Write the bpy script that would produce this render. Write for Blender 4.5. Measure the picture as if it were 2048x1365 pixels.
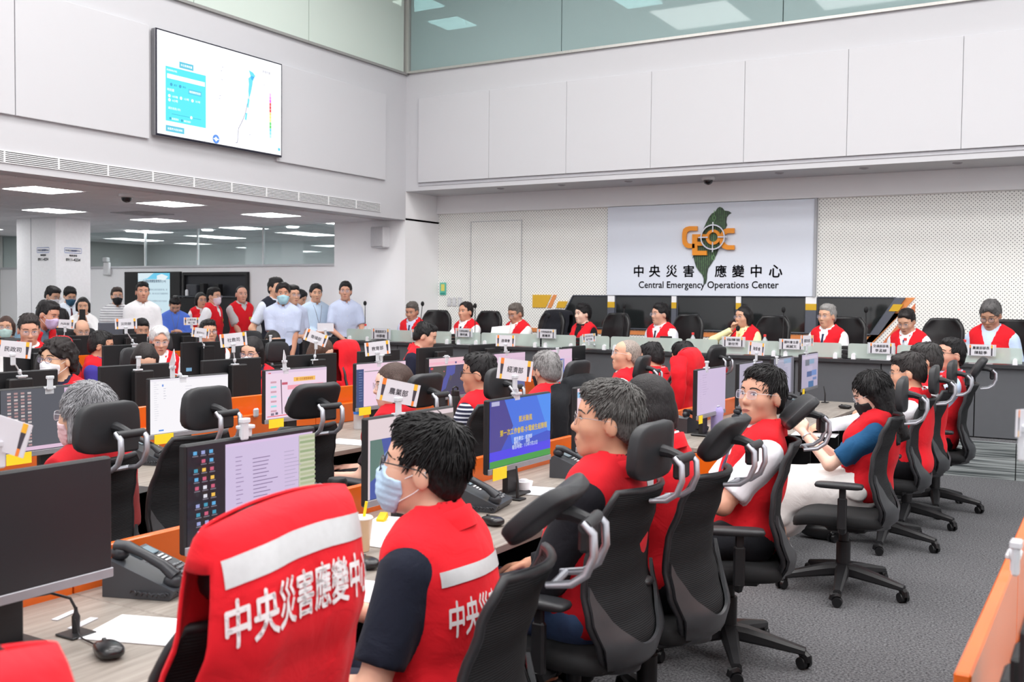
import bpy, bmesh, math, random
import numpy as np
from mathutils import Vector, Matrix, Euler
from mathutils.bvhtree import BVHTree
random.seed(7)
for _o in list(bpy.data.objects): bpy.data.objects.remove(_o)
SC = bpy.context.scene
COL = SC.collection
PI = math.pi

# ---------------------------------------------------------------- camera
HC = 1.65
FPX = 2031.4
CF = np.array([-0.5111338, 0.858615, -0.03901957])
CR = np.array([0.85900971, 0.51184984, 0.01058593])
CU = np.array([-0.0290614, 0.02810736, 0.99918237])
cam_d = bpy.data.cameras.new('camera')
cam_d.sensor_width = 36.0
cam_d.lens = 36.0 * FPX / 2048.0
cam_d.clip_start = 0.05
cam_d.dof.use_dof = True
cam_d.dof.focus_distance = 6.0
cam_d.dof.aperture_fstop = 5.6
cam = bpy.data.objects.new('camera', cam_d)
COL.objects.link(cam)
_m = Matrix.Identity(4)
for i in range(3):
    _m[i][0] = CR[i]; _m[i][1] = CU[i]; _m[i][2] = -CF[i]
_m[2][3] = HC
cam.matrix_world = _m
SC.camera = cam

def pxray(x, y):
    return CF + CR * ((x - 1024.0) / FPX) - CU * ((y - 682.5) / FPX)
def atz(x, y, z):
    d = pxray(x, y); t = (z - HC) / d[2]; return Vector((d[0]*t, d[1]*t, z))
def atX(x, y, X):
    d = pxray(x, y); t = X / d[0]; return Vector((X, d[1]*t, HC + d[2]*t))
def atY(x, y, Y):
    d = pxray(x, y); t = Y / d[1]; return Vector((d[0]*t, Y, HC + d[2]*t))

# ---------------------------------------------------------------- world, exposure
w = bpy.data.worlds.new('world'); SC.world = w
w.use_nodes = True
w.node_tree.nodes['Background'].inputs[0].default_value = (0.9, 0.95, 1.0, 1)
w.node_tree.nodes['Background'].inputs[1].default_value = 0.15
vs = SC.view_settings
vs.view_transform = 'Standard'; vs.look = 'None'; vs.gamma = 1.0
vs.use_curve_mapping = False
vs.exposure = 0.08
SC.cycles.max_bounces = 8
SC.cycles.diffuse_bounces = 4
SC.cycles.glossy_bounces = 3
SC.cycles.transmission_bounces = 5
SC.cycles.transparent_max_bounces = 10
SC.cycles.caustics_reflective = False
SC.cycles.caustics_refractive = False

# ---------------------------------------------------------------- hall lights (ceiling fittings of the double-height hall)
CEIL_Z = 7.2
HALL_LIGHTS = [(x, y) for x in (-7.0, -4.1, -1.2, 1.7, 4.6) for y in (-1.7, 1.1, 3.9, 6.7, 9.5)]
LIGHT_W = 70.0
def hall_lights():
    for k, (x, y) in enumerate(HALL_LIGHTS):
        ld = bpy.data.lights.new('ceiling_lamp', 'AREA')
        ld.shape = 'RECTANGLE'; ld.size = 1.5; ld.size_y = 1.5
        ld.energy = LIGHT_W; ld.spread = math.radians(172); ld.color = (1.0, 0.985, 0.97)
        lo = bpy.data.objects.new('ceiling_lamp', ld); COL.objects.link(lo)
        lo.location = (x, y, CEIL_Z - 0.06)
hall_lights()

# ---------------------------------------------------------------- colours / materials
def lin(c):
    r = []
    for v in c[:3]:
        v = v / 255.0
        r.append(v / 12.92 if v <= 0.04045 else ((v + 0.055) / 1.055) ** 2.4)
    return tuple(r)
MATS = {}
def mat(name, rgb, rough=0.55, metal=0.0, var=0.06, vscale=30.0, bump=0.0, bscale=200.0,
        spec=0.5, alpha=1.0, trans=0.0, emit=0.0, sheen=0.0, ior=1.45, stretch=None, coat=0.0):
    if name in MATS: return MATS[name]
    m = bpy.data.materials.new(name); m.use_nodes = True
    nt = m.node_tree; b = nt.nodes['Principled BSDF']
    c = lin(rgb)
    b.inputs['Roughness'].default_value = rough
    b.inputs['Metallic'].default_value = metal
    b.inputs['Specular IOR Level'].default_value = spec
    b.inputs['IOR'].default_value = ior
    b.inputs['Alpha'].default_value = alpha
    b.inputs['Transmission Weight'].default_value = trans
    b.inputs['Sheen Weight'].default_value = sheen
    b.inputs['Coat Weight'].default_value = coat
    tc = nt.nodes.new('ShaderNodeTexCoord')
    src = tc.outputs['Object']
    if stretch:
        mp = nt.nodes.new('ShaderNodeMapping'); mp.inputs['Scale'].default_value = stretch
        nt.links.new(src, mp.inputs['Vector']); src = mp.outputs['Vector']
    n = nt.nodes.new('ShaderNodeTexNoise'); n.inputs['Scale'].default_value = vscale
    n.inputs['Detail'].default_value = 3.0
    nt.links.new(src, n.inputs['Vector'])
    mx = nt.nodes.new('ShaderNodeMix'); mx.data_type = 'RGBA'
    mx.inputs[6].default_value = tuple(max(0, v * (1 - var)) for v in c) + (1,)
    mx.inputs[7].default_value = tuple(min(1, v * (1 + var)) for v in c) + (1,)
    nt.links.new(n.outputs['Fac'], mx.inputs[0])
    nt.links.new(mx.outputs[2], b.inputs['Base Color'])
    if emit > 0:
        nt.links.new(mx.outputs[2], b.inputs['Emission Color'])
        b.inputs['Emission Strength'].default_value = emit
    if bump > 0:
        n2 = nt.nodes.new('ShaderNodeTexNoise'); n2.inputs['Scale'].default_value = bscale
        nt.links.new(src, n2.inputs['Vector'])
        bp = nt.nodes.new('ShaderNodeBump'); bp.inputs['Strength'].default_value = bump
        bp.inputs['Distance'].default_value = 0.004
        nt.links.new(n2.outputs['Fac'], bp.inputs['Height'])
        nt.links.new(bp.outputs['Normal'], b.inputs['Normal'])
    MATS[name] = m
    return m

def attr_mat(name, emit):
    """flat print: colour comes from the mesh's own colour attribute (screens glow, paper does not)"""
    if name in MATS: return MATS[name]
    m = bpy.data.materials.new(name); m.use_nodes = True
    nt = m.node_tree; b = nt.nodes['Principled BSDF']
    a = nt.nodes.new('ShaderNodeAttribute'); a.attribute_name = 'col'
    if emit:
        nt.links.new(a.outputs['Color'], b.inputs['Emission Color'])
        b.inputs['Emission Strength'].default_value = emit
        b.inputs['Base Color'].default_value = (0.01, 0.01, 0.012, 1)
        b.inputs['Roughness'].default_value = 0.35
    else:
        nt.links.new(a.outputs['Color'], b.inputs['Base Color'])
        b.inputs['Roughness'].default_value = 0.6
    MATS[name] = m
    return m

# ---------------------------------------------------------------- mesh building
class MB:
    """collects geometry for ONE mesh object"""
    def __init__(s): s.v = []; s.f = []; s.mi = []; s.col = []; s.cur = 0; s.curcol = None; s.m = None
    def _add(s, vs, fs):
        o = len(s.v)
        if s.m is not None: vs = [tuple(s.m @ Vector(q)) for q in vs]
        s.v.extend([tuple(q) for q in vs])
        for f in fs:
            s.f.append([i + o for i in f]); s.mi.append(s.cur); s.col.append(s.curcol)
        return s
    def box(s, c, d, rot=None):
        x, y, z = d[0]/2, d[1]/2, d[2]/2
        P = [(-x,-y,-z),(x,-y,-z),(x,y,-z),(-x,y,-z),(-x,-y,z),(x,-y,z),(x,y,z),(-x,y,z)]
        return s._p(P, c, rot, [[3,2,1,0],[4,5,6,7],[0,1,5,4],[1,2,6,5],[2,3,7,6],[3,0,4,7]])
    def _p(s, P, c, rot, F):
        R = rot if rot is not None else Matrix.Identity(3)
        c = Vector(c)
        return s._add([R @ Vector(p) + c for p in P], F)
    def lohi(s, lo, hi):
        return s.box([(a+b)/2 for a, b in zip(lo, hi)], [abs(b-a) for a, b in zip(lo, hi)])
    def rbox(s, c, d, r=0.006, rot=None):
        x, y, z = d[0]/2, d[1]/2, d[2]/2; r = min(r, x*.95, y*.95, z*.95)
        P = []; idx = {}
        for sx in (-1, 1):
            for sy in (-1, 1):
                for sz in (-1, 1):
                    for k in range(3):
                        p = [sx*(x-r), sy*(y-r), sz*(z-r)]; p[k] = (sx*x, sy*y, sz*z)[k]
                        idx[(sx,sy,sz,k)] = len(P); P.append(p)
        F = []
        def orient(f):
            a, b, c2 = (Vector(P[i]) for i in f[:3]); n = (b-a).cross(c2-a)
            m = Vector((0,0,0))
            for i in f: m += Vector(P[i])
            if n.dot(m) < 0: f.reverse()
            F.append(f)
        for k in range(3):
            a, b = [(1,2),(0,2),(0,1)][k]
            for sg in (-1, 1):
                q = []
                for sa, sb in ((-1,-1),(1,-1),(1,1),(-1,1)):
                    t = [0,0,0]; t[k]=sg; t[a]=sa; t[b]=sb; q.append(idx[(t[0],t[1],t[2],k)])
                orient(q)
            for sa in (-1, 1):
                for sb in (-1, 1):
                    t0=[0,0,0]; t1=[0,0,0]; t0[k]=-1; t1[k]=1
                    for t in (t0,t1): t[a]=sa; t[b]=sb
                    orient([idx[(*t0,a)], idx[(*t1,a)], idx[(*t1,b)], idx[(*t0,b)]])
        for sx in (-1,1):
            for sy in (-1,1):
                for sz in (-1,1): orient([idx[(sx,sy,sz,0)], idx[(sx,sy,sz,1)], idx[(sx,sy,sz,2)]])
        return s._p(P, c, rot, F)
    def tube(s, pts, r, n=8, caps=True, flat=1.0):
        pts = [Vector(p) for p in pts]; m = len(pts)
        rs = list(r) if hasattr(r, '__len__') else [r]*m
        P = []; prev = None
        for i, p in enumerate(pts):
            d = (pts[min(i+1,m-1)] - pts[max(i-1,0)]).normalized()
            if prev is None:
                up = Vector((0,0,1)) if abs(d.z) < .9 else Vector((1,0,0))
                a = d.cross(up).normalized()
            else: a = (prev - d*prev.dot(d)).normalized()
            prev = a; b = d.cross(a)
            for k in range(n):
                t = 2*PI*k/n
                P.append(p + a*(math.cos(t)*rs[i]) + b*(math.sin(t)*rs[i]*flat))
        F = []
        for i in range(m-1):
            for k in range(n):
                k2 = (k+1) % n
                F.append([i*n+k, i*n+k2, (i+1)*n+k2, (i+1)*n+k])
        if caps: F.append(list(range(n))[::-1]); F.append([(m-1)*n+k for k in range(n)])
        return s._add(P, F)
    def cyl(s, a, b, r0, r1=None, n=16): return s.tube([a, b], [r0, r0 if r1 is None else r1], n)
    def lathe(s, prof, c=(0,0,0), n=16, rot=None):
        P = []; F = []; m = len(prof)
        for r, z in prof:
            for k in range(n):
                t = 2*PI*k/n; P.append((r*math.cos(t), r*math.sin(t), z))
        for i in range(m-1):
            for k in range(n):
                k2 = (k+1) % n; F.append([i*n+k, i*n+k2, (i+1)*n+k2, (i+1)*n+k])
        F.append(list(range(n))[::-1]); F.append([(m-1)*n+k for k in range(n)])
        return s._p(P, c, rot, F)
    def ell(s, c, rad, n=12, m=8, rot=None):
        prof = []
        P = []; F = []
        for i in range(m+1):
            ph = -PI/2 + PI*i/m
            for k in range(n):
                t = 2*PI*k/n
                P.append((rad[0]*math.cos(ph)*math.cos(t), rad[1]*math.cos(ph)*math.sin(t), rad[2]*math.sin(ph)))
        for i in range(m):
            for k in range(n):
                k2 = (k+1) % n; F.append([i*n+k, i*n+k2, (i+1)*n+k2, (i+1)*n+k])
        return s._p(P, c, rot, F)
    def sq(s, c, rad, e1=0.35, e2=0.35, n=24, m=12, rot=None, warp=None):
        """superquadric: rounded cushion shapes"""
        def sp(v, e): return math.copysign(abs(v)**e, v)
        P = []; F = []
        for i in range(m+1):
            ph = -PI/2 + PI*i/m
            for k in range(n):
                t = 2*PI*k/n
                p = (rad[0]*sp(math.cos(ph),e1)*sp(math.cos(t),e2), rad[1]*sp(math.cos(ph),e1)*sp(math.sin(t),e2), rad[2]*sp(math.sin(ph),e1))
                P.append(warp(p) if warp else p)
        for i in range(m):
            for k in range(n):
                k2 = (k+1) % n; F.append([i*n+k, i*n+k2, (i+1)*n+k2, (i+1)*n+k])
        return s._p(P, c, rot, F)
    def prism(s, poly, axis, lo, hi):
        """2D polygon extruded along an axis: axis 0 -> poly in (y,z), 1 -> (x,z), 2 -> (x,y)"""
        n = len(poly); P = []
        for h in (lo, hi):
            for a, b in poly:
                P.append({0:(h,a,b), 1:(a,h,b), 2:(a,b,h)}[axis])
        F = [list(range(n))[::-1], [n+i for i in range(n)]]
        for i in range(n):
            j = (i+1) % n; F.append([i, j, n+j, n+i])
        return s._add(P, F)
    def grid(s, fn, nu, nv, closed_u=False, skip=None):
        P = [fn(i/(nu if closed_u else nu-1), j/(nv-1)) for j in range(nv) for i in range(nu)]
        F = []
        for j in range(nv-1):
            for i in range(nu if closed_u else nu-1):
                i2 = (i+1) % nu
                if skip and skip((i+.5)/(nu if closed_u else nu-1), (j+.5)/(nv-1)): continue
                F.append([j*nu+i, j*nu+i2, (j+1)*nu+i2, (j+1)*nu+i])
        return s._add(P, F)
    def sheet(s, fn, nu, nv, th, skip=None):
        """closed slab: fn(u,v)->(point, normal)"""
        A = []; B = []
        for j in range(nv):
            for i in range(nu):
                p, n = fn(i/(nu-1), j/(nv-1)); p = Vector(p); n = Vector(n).normalized()
                A.append(p + n*th/2); B.append(p - n*th/2)
        o = nu*nv; F = []
        for j in range(nv-1):
            for i in range(nu-1):
                q = [j*nu+i, j*nu+i+1, (j+1)*nu+i+1, (j+1)*nu+i]
                F.append(q); F.append([k+o for k in q[::-1]])
        bd = [i for i in range(nu)] + [j*nu+nu-1 for j in range(1,nv)] + [(nv-1)*nu+i for i in range(nu-2,-1,-1)] + [j*nu for j in range(nv-2,0,-1)]
        for k in range(len(bd)):
            a, b = bd[k], bd[(k+1) % len(bd)]
            F.append([b, a, a+o, b+o])
        return s._add(A+B, F)
    def quadcol(s, pts, col):
        s.curcol = col; s._add(pts, [list(range(len(pts)))]); s.curcol = None
    def mesh(s, name, mats, smooth=True, angle=35):
        me = bpy.data.meshes.new(name)
        me.from_pydata(s.v, [], s.f)
        for m in (mats if isinstance(mats, (list, tuple)) else [mats]): me.materials.append(m)
        if any(s.mi): me.polygons.foreach_set('material_index', s.mi)
        if any(c is not None for c in s.col):
            at = me.attributes.new('col', 'FLOAT_COLOR', 'CORNER')
            data = []
            for p, c in zip(me.polygons, s.col):
                cc = tuple(c or (0,0,0)) + (1.0,)
                data.extend(cc * p.loop_total)
            at.data.foreach_set('color', data)
        if smooth:
            me.polygons.foreach_set('use_smooth', [True]*len(me.polygons))
            me.set_sharp_from_angle(angle=math.radians(angle))
        me.update()
        return me

USED = {}
def link(name, data, parent=None):
    o = bpy.data.objects.new(name, data); COL.objects.link(o)
    if parent is not None: o.parent = parent
    return o
def thing(name, label, cat, loc=(0,0,0), rz=0.0, group=None):
    o = link(name, None); o.location = loc; o.rotation_euler = (0, 0, rz)
    o.empty_display_size = .1
    o['label'] = label; o['category'] = cat
    if group: o['group'] = group
    return o
def part(name, mb, m, parent, smooth=True, angle=35, label=None, loc=None, rot=None):
    me = mb if isinstance(mb, bpy.types.Mesh) else mb.mesh(name, m, smooth, angle)
    o = link(name, me, parent)
    if loc is not None: o.location = loc
    if rot is not None: o.rotation_euler = rot
    if label: o['label'] = label
    return o
def solo(name, mb, m, label, cat, loc=(0,0,0), rz=0.0, group=None, smooth=True, angle=35):
    o = part(name, mb, m, None, smooth, angle)
    o.location = loc; o.rotation_euler = (0, 0, rz)
    o['label'] = label; o['category'] = cat
    if group: o['group'] = group
    return o
def struct(name, mb, m, parent=None, smooth=False, label=None):
    o = part(name, mb, m, parent, smooth)
    if parent is None: o['kind'] = 'structure'
    if label: o['label'] = label
    return o
def children(o): return [c for c in COL.objects if c.parent == o]
KIDS = {}
def tree_kids(o):
    return list(o.children)
def copy_tree(o, loc, rz, label=None, cat=None, group=None, parent=None):
    c = o.copy(); COL.objects.link(c); c.parent = parent
    if parent is None:
        c.location = loc; c.rotation_euler = (0, 0, rz)
        if label: c['label'] = label
        if cat: c['category'] = cat
        if group: c['group'] = group
        elif 'group' in c and group is not None: del c['group']
    for ch in tree_kids(o): copy_tree(ch, None, None, parent=c)
    return c
# ---------------------------------------------------------------- text
_TX = {}
TSC = bpy.data.scenes.new('type_setting')      # scratch scene for measuring letters, removed at the end
def text_geo(s, bold=0.0):
    """outline triangles of a string at size 1, centred; returns verts(x,y), faces"""
    k = (s, bold)
    if k in _TX: return _TX[k]
    cu = bpy.data.curves.new('t', 'FONT'); cu.body = s; cu.size = 1.0
    cu.align_x = 'CENTER'; cu.align_y = 'CENTER'; cu.resolution_u = 3
    o = bpy.data.objects.new('t', cu); TSC.collection.objects.link(o)
    TSC.view_layers[0].update(); dg = TSC.view_layers[0].depsgraph
    me = bpy.data.meshes.new_from_object(o.evaluated_get(dg))
    vs = [(v.co.x, v.co.y) for v in me.vertices]; fs = [list(p.vertices) for p in me.polygons]
    bpy.data.objects.remove(o); bpy.data.curves.remove(cu); bpy.data.meshes.remove(me)
    if vs:
        x0 = min(v[0] for v in vs); x1 = max(v[0] for v in vs); y0 = min(v[1] for v in vs); y1 = max(v[1] for v in vs)
        cx, cy = (x0+x1)/2, (y0+y1)/2
        vs = [(x-cx, y-cy) for x, y in vs]
        if bold > .008:                      # heavier strokes: the outline repeated with small shifts
            n0 = len(vs); v0 = list(vs); f0 = list(fs)
            for k, (dx, dy) in enumerate(((bold,0),(-bold,0),(0,bold),(0,-bold))):
                vs = vs + [(x+dx, y+dy) for x, y in v0]; fs = fs + [[i+n0*(k+1) for i in f] for f in f0]
        _TX[k] = (vs, fs, x1-x0, y1-y0)
    else: _TX[k] = ([], [], 1, 1)
    return _TX[k]
def put_text(mb, s, origin, ax, ay, width=None, height=None, bold=0.02, col=None, lift=0.0):
    """text on a plane: ax / ay are unit vectors; fit to width (or height)"""
    vs, fs, W, H = text_geo(s, bold)
    k = (width / W) if width else (height / H)
    kx = k; ky = (height / H) if (height and width) else k
    o = Vector(origin); ax = Vector(ax); ay = Vector(ay); n = ax.cross(ay)
    if col is not None: mb.curcol = col
    mb._add([o + ax*(x*kx) + ay*(y*ky) + n*lift for x, y in vs], fs)
    mb.curcol = None
# ================================================================ ROOM
def glass_mat(name, tint, gloss=0.12, rough=0.02, diffuse=0.0, dcol=(200,215,210)):
    if name in MATS: return MATS[name]
    m = bpy.data.materials.new(name); m.use_nodes = True; nt = m.node_tree
    for n in list(nt.nodes):
        if n.type != 'OUTPUT_MATERIAL': nt.nodes.remove(n)
    out = [n for n in nt.nodes if n.type == 'OUTPUT_MATERIAL'][0]
    t = nt.nodes.new('ShaderNodeBsdfTransparent'); t.inputs[0].default_value = lin(tint) + (1,)
    g = nt.nodes.new('ShaderNodeBsdfGlossy'); g.inputs['Roughness'].default_value = rough
    g.inputs['Color'].default_value = (.9, .95, .95, 1)
    d = nt.nodes.new('ShaderNodeBsdfDiffuse'); d.inputs[0].default_value = lin(dcol) + (1,)
    nz = nt.nodes.new('ShaderNodeTexNoise'); nz.inputs['Scale'].default_value = 2.0
    mr = nt.nodes.new('ShaderNodeMapRange'); mr.inputs[3].default_value = gloss*.9; mr.inputs[4].default_value = gloss*1.1
    nt.links.new(nz.outputs['Fac'], mr.inputs[0])
    m1 = nt.nodes.new('ShaderNodeMixShader'); nt.links.new(mr.outputs[0], m1.inputs[0])
    nt.links.new(t.outputs[0], m1.inputs[1]); nt.links.new(g.outputs[0], m1.inputs[2])
    m2 = nt.nodes.new('ShaderNodeMixShader'); m2.inputs[0].default_value = diffuse
    nt.links.new(m1.outputs[0], m2.inputs[1]); nt.links.new(d.outputs[0], m2.inputs[2])
    nt.links.new(m2.outputs[0], out.inputs[0])
    MATS[name] = m
    return m

def carpet_mat():
    m = mat('carpet_grey', (122,122,125), rough=.95, var=.0, spec=.1)
    nt = m.node_tree; b = nt.nodes['Principled BSDF']
    tc = nt.nodes.new('ShaderNodeTexCoord')
    n1 = nt.nodes.new('ShaderNodeTexNoise'); n1.inputs['Scale'].default_value = 85; n1.inputs['Detail'].default_value = 5; n1.inputs['Roughness'].default_value = .7
    n2 = nt.nodes.new('ShaderNodeTexNoise'); n2.inputs['Scale'].default_value = 3; n2.inputs['Detail'].default_value = 5
    rp = nt.nodes.new('ShaderNodeValToRGB')
    rp.color_ramp.elements[0].position = .33; rp.color_ramp.elements[0].color = lin((34,34,37)) + (1,)
    rp.color_ramp.elements[1].position = .68; rp.color_ramp.elements[1].color = lin((126,126,129)) + (1,)
    mx = nt.nodes.new('ShaderNodeMix'); mx.data_type = 'RGBA'; mx.blend_type = 'MULTIPLY'; mx.inputs[0].default_value = .25
    for n in (n1, n2): nt.links.new(tc.outputs['Object'], n.inputs['Vector'])
    nt.links.new(n1.outputs['Fac'], rp.inputs[0]); nt.links.new(rp.outputs[0], mx.inputs[6]); nt.links.new(n2.outputs['Color'], mx.inputs[7])
    nt.links.new(rp.outputs[0], b.inputs['Base Color'])
    bp = nt.nodes.new('ShaderNodeBump'); bp.inputs['Strength'].default_value = .5; bp.inputs['Distance'].default_value = .004
    nt.links.new(n1.outputs['Fac'], bp.inputs['Height']); nt.links.new(bp.outputs[0], b.inputs['Normal'])
    return m
def perf_mat():
    """white acoustic board with a staggered grid of small drilled holes"""
    m = mat('perforated_board', (236,236,234), rough=.6, var=.01)
    nt = m.node_tree; b = nt.nodes['Principled BSDF']
    tc = nt.nodes.new('ShaderNodeTexCoord'); sx = nt.nodes.new('ShaderNodeSeparateXYZ')
    nt.links.new(tc.outputs['Object'], sx.inputs[0])
    def mth(op, a, b2=None):
        n = nt.nodes.new('ShaderNodeMath'); n.operation = op
        for i, q in enumerate((a, b2)):
            if q is None: continue
            if isinstance(q, (int, float)): n.inputs[i].default_value = q
            else: nt.links.new(q, n.inputs[i])
        return n.outputs[0]
    ds = []
    for off in (0.0, 0.5):
        u = mth('SUBTRACT', mth('FRACT', mth('ADD', mth('DIVIDE', sx.outputs['X'], .047), off + 200.0)), .5)
        v = mth('SUBTRACT', mth('FRACT', mth('ADD', mth('DIVIDE', sx.outputs['Z'], .047), off + 200.0)), .5)
        ds.append(mth('ADD', mth('MULTIPLY', u, u), mth('MULTIPLY', v, v)))
    d = mth('MINIMUM', ds[0], ds[1])
    h = mth('LESS_THAN', d, .135**2)
    mx = nt.nodes.new('ShaderNodeMix'); mx.data_type = 'RGBA'
    mx.inputs[6].default_value = lin((250,250,246)) + (1,); mx.inputs[7].default_value = lin((96,96,98)) + (1,)
    nt.links.new(h, mx.inputs[0]); nt.links.new(mx.outputs[2], b.inputs['Base Color'])
    return m
def stripe_mat():
    m = mat('striped_carpet', (140,146,146), rough=.95, var=0, spec=.1)
    nt = m.node_tree; b = nt.nodes['Principled BSDF']
    tc = nt.nodes.new('ShaderNodeTexCoord'); mp = nt.nodes.new('ShaderNodeMapping')
    mp.inputs['Scale'].default_value = (.6, .6, 45)
    n = nt.nodes.new('ShaderNodeTexNoise'); n.inputs['Scale'].default_value = 1.6; n.inputs['Detail'].default_value = 3
    rp = nt.nodes.new('ShaderNodeValToRGB')
    rp.color_ramp.elements[0].position = .38; rp.color_ramp.elements[0].color = lin((64,70,72)) + (1,)
    rp.color_ramp.elements[1].position = .6; rp.color_ramp.elements[1].color = lin((156,162,162)) + (1,)
    nt.links.new(tc.outputs['Object'], mp.inputs[0]); nt.links.new(mp.outputs[0], n.inputs['Vector'])
    nt.links.new(n.outputs['Fac'], rp.inputs[0]); nt.links.new(rp.outputs[0], b.inputs['Base Color'])
    return m

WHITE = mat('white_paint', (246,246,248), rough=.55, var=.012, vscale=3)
WHITEU = mat('dimmed_white_paint', (203,203,207), rough=.55, var=.012, vscale=3)  # same white paint, darkened to offset the strong light on the upper walls
PANELW = mat('white_panel', (206,206,210), rough=.4, var=.01, vscale=2)  # panel white, its colour lowered as well against the overlit upper walls
CARPET = carpet_mat()
PERF = perf_mat()
STEEL = mat('brushed_steel', (196,194,190), rough=.4, metal=.55, var=.1, vscale=60, stretch=(1,1,.05))
BLACKP = mat('black_plastic', (28,28,30), rough=.45, var=.1)
DARKG = mat('dark_grey_laminate', (88,90,94), rough=.5, var=.05, vscale=12)
LIGHTP = mat('lamp_diffuser', (255,255,255), rough=.6, var=.0, emit=12.0)

def room():
    # floor
    struct('floor', MB().lohi((-21,-4,-.1),(7,19,0)), CARPET)
    struct('ceiling', MB().lohi((-9.8,-4,CEIL_Z),(7,19,CEIL_Z+.1)), WHITE)
    # hall ceiling fittings
    lp = MB(); lp.box((0,0,0),(1.5,1.5,.03)); me = lp.mesh('diffuser', mat('hall_diffuser',(255,255,255),emit=1.2,var=0), False)
    fr = MB()
    for sx in (-1,1): fr.box((sx*.77,0,0),(.04,1.58,.06)); fr.box((0,sx*.77,0),(1.5,.04,.06))
    fm = fr.mesh('frame', STEEL, False)
    for x, y in HALL_LIGHTS:
        t = thing('ceiling_light', 'square light panel in the high ceiling over the desks', 'light', (x,y,CEIL_Z-.03), 0, 'square light panels in the high ceiling')
        part('diffuser', me, None, t); part('frame', fm, None, t)
    # near and right walls
    struct('wall_near', MB().lohi((-9.8,-4.2,0),(7,-4,CEIL_Z)), WHITE)
    struct('wall_right', MB().lohi((7,-4,0),(7.2,13.6,CEIL_Z)), WHITE)
    # rear wall: perforated lower part, beam, soffit and gallery front
    struct('wall_back', MB().lohi((-11,13.6,0),(7,13.8,3.05)), PERF)
    struct('trim_1', MB().lohi((-9.5,13.54,3.05),(7,13.8,3.36)), WHITE, label='white beam above the perforated wall')
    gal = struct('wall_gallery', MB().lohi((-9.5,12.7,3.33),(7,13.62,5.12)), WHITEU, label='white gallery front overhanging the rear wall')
    pm = MB().rbox((0,0,0),(1.272,.04,1.285),.004).mesh('wall_panel', PANELW, False)
    for k in range(13):
        o = link('wall_panel', pm, gal); o.location = (-8.61 + 1.276*k, 12.685, 4.09)
    b = MB().lohi((-9.25,12.69,3.40),(7,12.70,3.445)); struct('panel_shadow_gap', b, mat('gap_grey',(190,190,196)), gal)
    struct('trim_2', MB().lohi((-9.5,12.66,5.12),(7,12.74,5.155)), STEEL, label='steel rail on the gallery edge')
    GT = glass_mat('gallery_glass', (150,172,172), .07, .03, .60, (186,210,210))
    gw = MB(); 
    xs = [-9.42,-6.8,-3.68,-.55,2.6,5.7,7]
    wn = None
    for i in range(len(xs)-1):
        o = struct('window_%d' % (i+1), MB().box(((xs[i]+xs[i+1])/2,12.70,(5.155+CEIL_Z)/2),(xs[i+1]-xs[i]-.012,.02,CEIL_Z-5.17)), GT, label='tinted gallery glass pane above the rear wall')
    # gallery room behind that glass
    struct('gallery_floor', MB().lohi((-9.5,13.63,5.0),(7,18.5,5.1)), CARPET)
    struct('wall_gallery_rear', MB().lohi((-9.8,18.5,5.0),(7,18.7,CEIL_Z)), WHITE)
    gl = MB().box((0,0,0),(.62,.62,.02)).mesh('diffuser', LIGHTP, False)
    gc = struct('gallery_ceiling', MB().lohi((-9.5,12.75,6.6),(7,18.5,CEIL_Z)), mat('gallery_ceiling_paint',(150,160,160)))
    for px in ((838,8),(905,47),(1275,2)):
        p = atz(px[0],px[1],6.592)
        o = solo('ceiling_light', gl, None, 'square recessed light in the gallery ceiling behind tinted glass', 'light', p, 0, 'recessed lights in the gallery ceiling'); 
    # corner post
    struct('trim_3', MB().lohi((-9.56,12.64,5.12),(-9.42,12.78,CEIL_Z)), STEEL, label='steel corner post between gallery panes')
    # left upper wall with vent grille, panels and screen
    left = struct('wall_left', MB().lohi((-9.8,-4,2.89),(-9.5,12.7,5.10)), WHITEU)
    for (y0,y1) in ((-3.5,-.95),(-.94,1.6),(1.61,4.4),(4.41,6.2),(6.21,7.83),(9.86,12.15)):
        o = struct('wall_panel', MB().rbox((-9.485,(y0+y1)/2,4.08),(.05,y1-y0,1.27),.004), PANELW, left)
    struct('trim_4', MB().lohi((-9.54,-4,5.10),(-9.46,12.7,5.135)), mat('rail_grey',(150,150,148),rough=.5), label='steel rail on the left wall edge')
    GF = glass_mat('frosted_gallery_glass', (225,235,228), .06, .15, .80, (226,238,230))
    ys = [-4,.5,3.4,6.52,8.5,10.49,12.62]
    for i in range(len(ys)-1):
        struct('window_%d' % (i+11), MB().box((-9.5,(ys[i]+ys[i+1])/2,(5.135+CEIL_Z)/2),(.02,ys[i+1]-ys[i]-.012,CEIL_Z-5.15)), GF, label='frosted greenish glass pane above the left wall')
    struct('wall_left_upper', MB().lohi((-12,-4,5.0),(-11.8,12.7,CEIL_Z)), WHITE)
    struct('left_gallery_floor', MB().lohi((-12,-4,4.98),(-9.805,12.7,5.08)), WHITE)
    # vent grille
    g = thing('vent_grille', 'long slotted air vent grille along the lower edge of the left wall', 'vent', (-9.5,0,0))
    part('recess', MB().lohi((-.004,-3.5,2.972),(.006,12.06,3.085)), mat('vent_dark',(58,58,60)), g, False)
    sm = MB().lohi((.004,-3.5,-.0045),(.016,12.06,.0045)).mesh('slat', WHITE, False)
    for k in range(7):
        o = link('slat', sm, g); o.location = (0,0,2.972 + k*.0188)
    dm = MB().lohi((.004,-.008,2.972),(.015,.008,3.085)).mesh('divider', WHITE, False)
    for k in range(26):
        o = link('divider', dm, g); o.location = (0,-3.5+.6*k,0)
    # pillar under the corner
    struct('wall_pillar', MB().lohi((-10.93,12.7,0),(-9.5,13.62,2.92)), WHITE)
    struct('wall_corner', MB().lohi((-9.8,12.7,2.89),(-9.5,13.7,5.1)), WHITE)
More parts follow.
